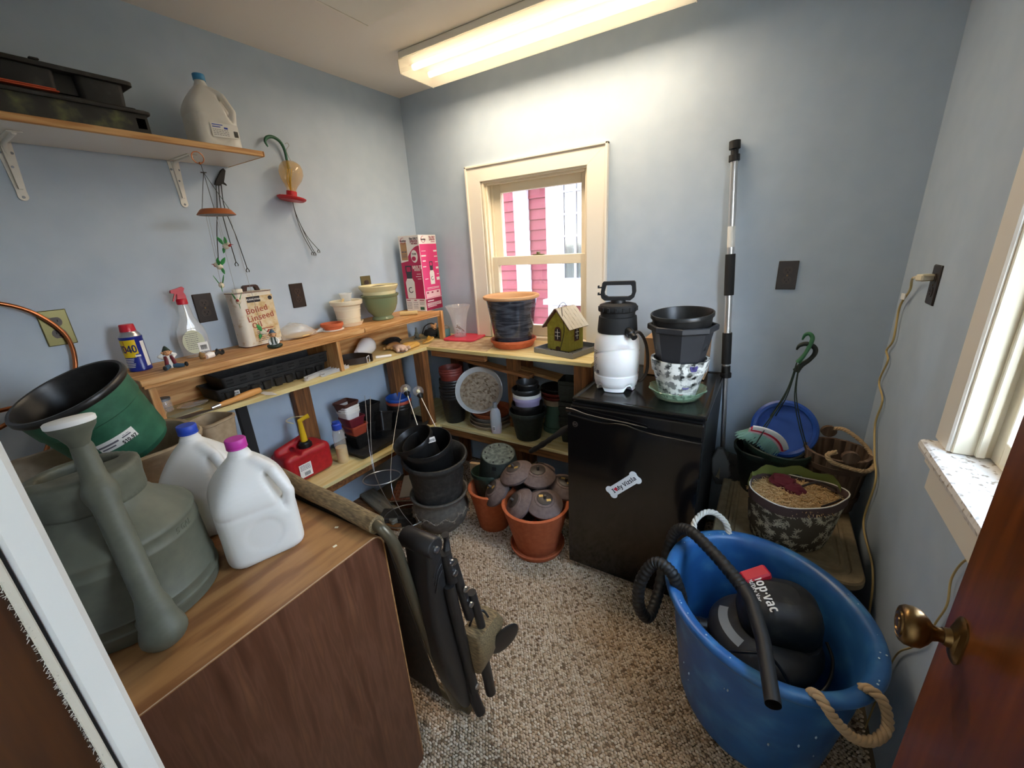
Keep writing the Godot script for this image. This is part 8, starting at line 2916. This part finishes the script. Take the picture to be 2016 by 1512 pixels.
func vacuum() -> void:
	var o := thing("shop_vacuum", "black shop vacuum with ribbed hose sitting in the blue tub", "vacuum", at(2.105, 0.0155, 0.905))
	put(turned([Vector2(0, 0), Vector2(0.118, 0), Vector2(0.122, 0.004), Vector2(0.140, 0.215), Vector2(0.148, 0.220), Vector2(0.148, 0.235), Vector2(0.143, 0.238)], 56), "tank", M.vac_black, o)
	put(turned([Vector2(0.143, 0.238), Vector2(0.151, 0.240), Vector2(0.153, 0.252), Vector2(0.148, 0.262), Vector2(0.128, 0.283), Vector2(0.10, 0.292), Vector2(0, 0.296)], 56), "lid", M.vac_dusty, o)
	var s := begin()
	var rows := []
	var m := Node3D.new(); m.name = "motor_head"; o.add_child(m); m.position = v3(0.028, 0.276, -0.030); m.rotation_degrees.y = 12
	for q in [[0.108, 0.096, 0.0, 0.0], [0.110, 0.098, 0.010, 0.0], [0.104, 0.092, 0.014, 0.0], [0.104, 0.092, 0.022, 0.0], [0.108, 0.096, 0.026, 0.0], [0.106, 0.094, 0.070, 0.0], [0.098, 0.086, 0.100, 0.0], [0.078, 0.068, 0.120, 0.0], [0.045, 0.04, 0.128, 0.0]]:
		rows.append(rrect(q[0], q[1], q[1] * 0.72, q[2], 7))
	loft(s, rows, true, true, 55)
	put(s, "dome", M.vac_dusty, m)
	s = begin()
	box(s, v3(0.082, 0.026, 0.046), 0.006, at(-0.058, 0.122, -0.060, 20, 0, 20))
	put(s, "red_switch", M.can_red, m)
	letters(m, "shop·vac", 0.027, M.label_white, on_dome(v3(-0.046, 0.1305, 0.005), 0.30), 0.0)
	letters(m, "Wet/Dry Vac", 0.013, M.label_white, on_dome(v3(-0.072, 0.1245, -0.002), 0.5), 0.0)
	s = begin()
	box(s, v3(0.030, 0.012, 0.0008), 0.0, on_dome(v3(-0.090, 0.1145, -0.005), 0.62))
	put(s, "red_panel", M.ink_red, m)
	letters(m, "HP", 0.015, M.label_white, on_dome(v3(-0.090, 0.115, 0.030), 0.62), 0.0)
	s = begin()
	var band0 := PackedVector3Array()
	var band1 := PackedVector3Array()
	for i in 13:
		var t := deg_to_rad(120 + 70.0 * i / 12)
		band0.append(v3(0.128 * cos(t), 0.2845, 0.128 * sin(t))); band1.append(v3(0.102 * cos(t), 0.2935, 0.102 * sin(t)))
	grid(s, [band0, band1], false)
	put(s, "warning_label", M.decal_grey, o)
	# inlet and hose
	s = begin()
	lathe(s, [Vector2(0, 0), Vector2(0.030, 0), Vector2(0.030, 0.02), Vector2(0.027, 0.022), Vector2(0.027, 0.045), Vector2(0.024, 0.047), Vector2(0.024, 0.06), Vector2(0, 0.06)], 28, pointing(v3(-0.135, 0.218, 0.022), v3(-1, 0.12, 0.2)))
	put(s, "inlet", M.vac_black, o)
	s = begin()
	var path := spline([v3(-0.185, 0.226, 0.033), v3(-0.222, 0.285, 0.060), v3(-0.235, 0.375, 0.085), v3(-0.265, 0.450, 0.090), v3(-0.315, 0.455, 0.080), v3(-0.352, 0.380, 0.095), v3(-0.356, 0.275, 0.090), v3(-0.330, 0.205, 0.060), v3(-0.318, 0.235, -0.02), v3(-0.312, 0.340, -0.095), v3(-0.292, 0.440, -0.118), v3(-0.245, 0.478, -0.098), v3(-0.170, 0.478, -0.030), v3(-0.100, 0.475, 0.050), v3(-0.062, 0.472, 0.100)], 22)
	var rad := PackedFloat32Array()
	for i in path.size():
		rad.append(0.0185 + 0.0022 * (1 if i % 4 < 2 else -1) * 0.5)
	tube(s, path, rad, 16)
	put(s, "hose", M.vac_hose, o)
	s = begin()
	tube(s, PackedVector3Array([v3(-0.068, 0.473, 0.090), v3(-0.05, 0.472, 0.125), v3(-0.02, 0.458, 0.225), v3(0.004, 0.446, 0.375)]), [0.0205, 0.0185, 0.0175, 0.0165], 20, false, false)
	tube(s, PackedVector3Array([v3(0.004, 0.446, 0.375), v3(0.0, 0.4475, 0.35)]), [0.0165, 0.0145], 20, false, false)
	put(s, "wand", M.vac_hose, o)
	s = begin()
	tube(s, spline([v3(-0.12, 0.243, 0.12), v3(-0.06, 0.300, 0.14), v3(0.01, 0.315, 0.13), v3(0.06, 0.270, 0.15), v3(0.085, 0.205, 0.168), v3(0.06, 0.195, 0.170), v3(0.10, 0.215, 0.148), v3(0.15, 0.245, 0.09), v3(0.165, 0.275, 0.03), v3(0.150, 0.30, -0.01)], 8), 0.0042, 8)
	put(s, "power_cord", M.vac_black, o)

func on_dome(p: Vector3, lean := 0.62) -> Transform3D:
	# lying on the dome's sloping left flank, reading toward the front
	var n := v3(-lean, 0.80, 0.05).normalized()
	var u := v3(0.20, -0.10, 0.97)
	u = (u - n * u.dot(n)).normalized()
	return Transform3D(Basis(u, n.cross(u), n), p)

func front_materials() -> void:
	M.edge_pale = mat("#b89b7c", 0.6)
	M.weave = grained(noise(0.05, "#4a3b26", "#a58c62", 95, 2, 256), 0.6, Vector3(2.5, 14, 14))
	M.weave_dark = grained(noise(0.05, "#1e1813", "#453727", 96, 2, 256), 0.7, Vector3(10, 2, 10))
	M.frame_dark = mat("#221f1d", 0.42)
	M.frame_bronze = mat("#5c5340", 0.35, 0.4)
	M.spatter = mat("#b7cfdc", 0.6)
	M.decal_grey = mat("#8d8a84", 0.7)
	M.decal_orange = mat("#d86a36", 0.6)
	M.vac_black = mat("#121212", 0.4)
	M.vac_dusty = grained(noise(0.02, "#171716", "#3d3b34", 97, 5, 256, [[0.55, "#222120"]]), 0.55, Vector3(3, 3, 3))
	M.vac_hose = mat("#1a1918", 0.55)

func objects() -> void:
	bench_materials()
	under_materials()
	fridge_materials()
	front_materials()
	cabinet()
	tub()
	fridge()
	bench()
	wall_shelf()
	lights()
	corner_things()
	hangings()
	riser_things()
	bench_things()
	under_bench()

func _ready() -> void:
	rng.seed = 7
	var cam := Camera3D.new()
	cam.name = "camera"
	cam.fov = 86.48
	cam.near = 0.02
	cam.position = v3(1.991, 1.44, 2.08)
	cam.rotation_order = EULER_ORDER_YXZ
	cam.rotation_degrees = Vector3(-18.60, 32.46, -3.31)
	cam.current = true
	add_child(cam)
	var env := Environment.new()
	env.tonemap_mode = Environment.TONE_MAPPER_LINEAR
	env.tonemap_exposure = 1.3
	var sky := Sky.new()
	var sm := ProceduralSkyMaterial.new()
	sm.sky_top_color = Color("#a3bcd9")
	sm.sky_horizon_color = Color("#e2dfd8")
	sm.ground_horizon_color = Color("#b9b5a8")
	sm.ground_bottom_color = Color("#77746a")
	sm.sky_energy_multiplier = 4.0
	sm.ground_energy_multiplier = 1.5
	sky.sky_material = sm
	env.background_mode = Environment.BG_SKY
	env.sky = sky
	env.sdfgi_enabled = true
	env.ssao_enabled = true
	env.ssil_enabled = true
	var we := WorldEnvironment.new()
	we.name = "world"
	we.environment = env
	add_child(we)
	var sun := DirectionalLight3D.new()
	sun.name = "sun"
	sun.light_energy = 8.0
	sun.light_color = Color("#fff1dc")
	sun.light_angular_distance = 0.6
	sun.shadow_enabled = true
	add_child(sun)
	sun.look_at_from_position(Vector3.ZERO, v3(0.50, -0.80, 0.32))
	var lamp := AreaLight3D.new()
	lamp.name = "fluorescent_light"
	lamp.area_size = Vector2(1.18, 0.22)
	lamp.light_energy = 1.0
	lamp.light_color = Color("#ffe9cb")
	lamp.shadow_enabled = true
	add_child(lamp)
	lamp.position = v3(1.04, 2.208, 0.31)
	lamp.rotation_degrees = Vector3(-90, 0, 0)
	materials()
	extra_materials()
	room()
	objects()
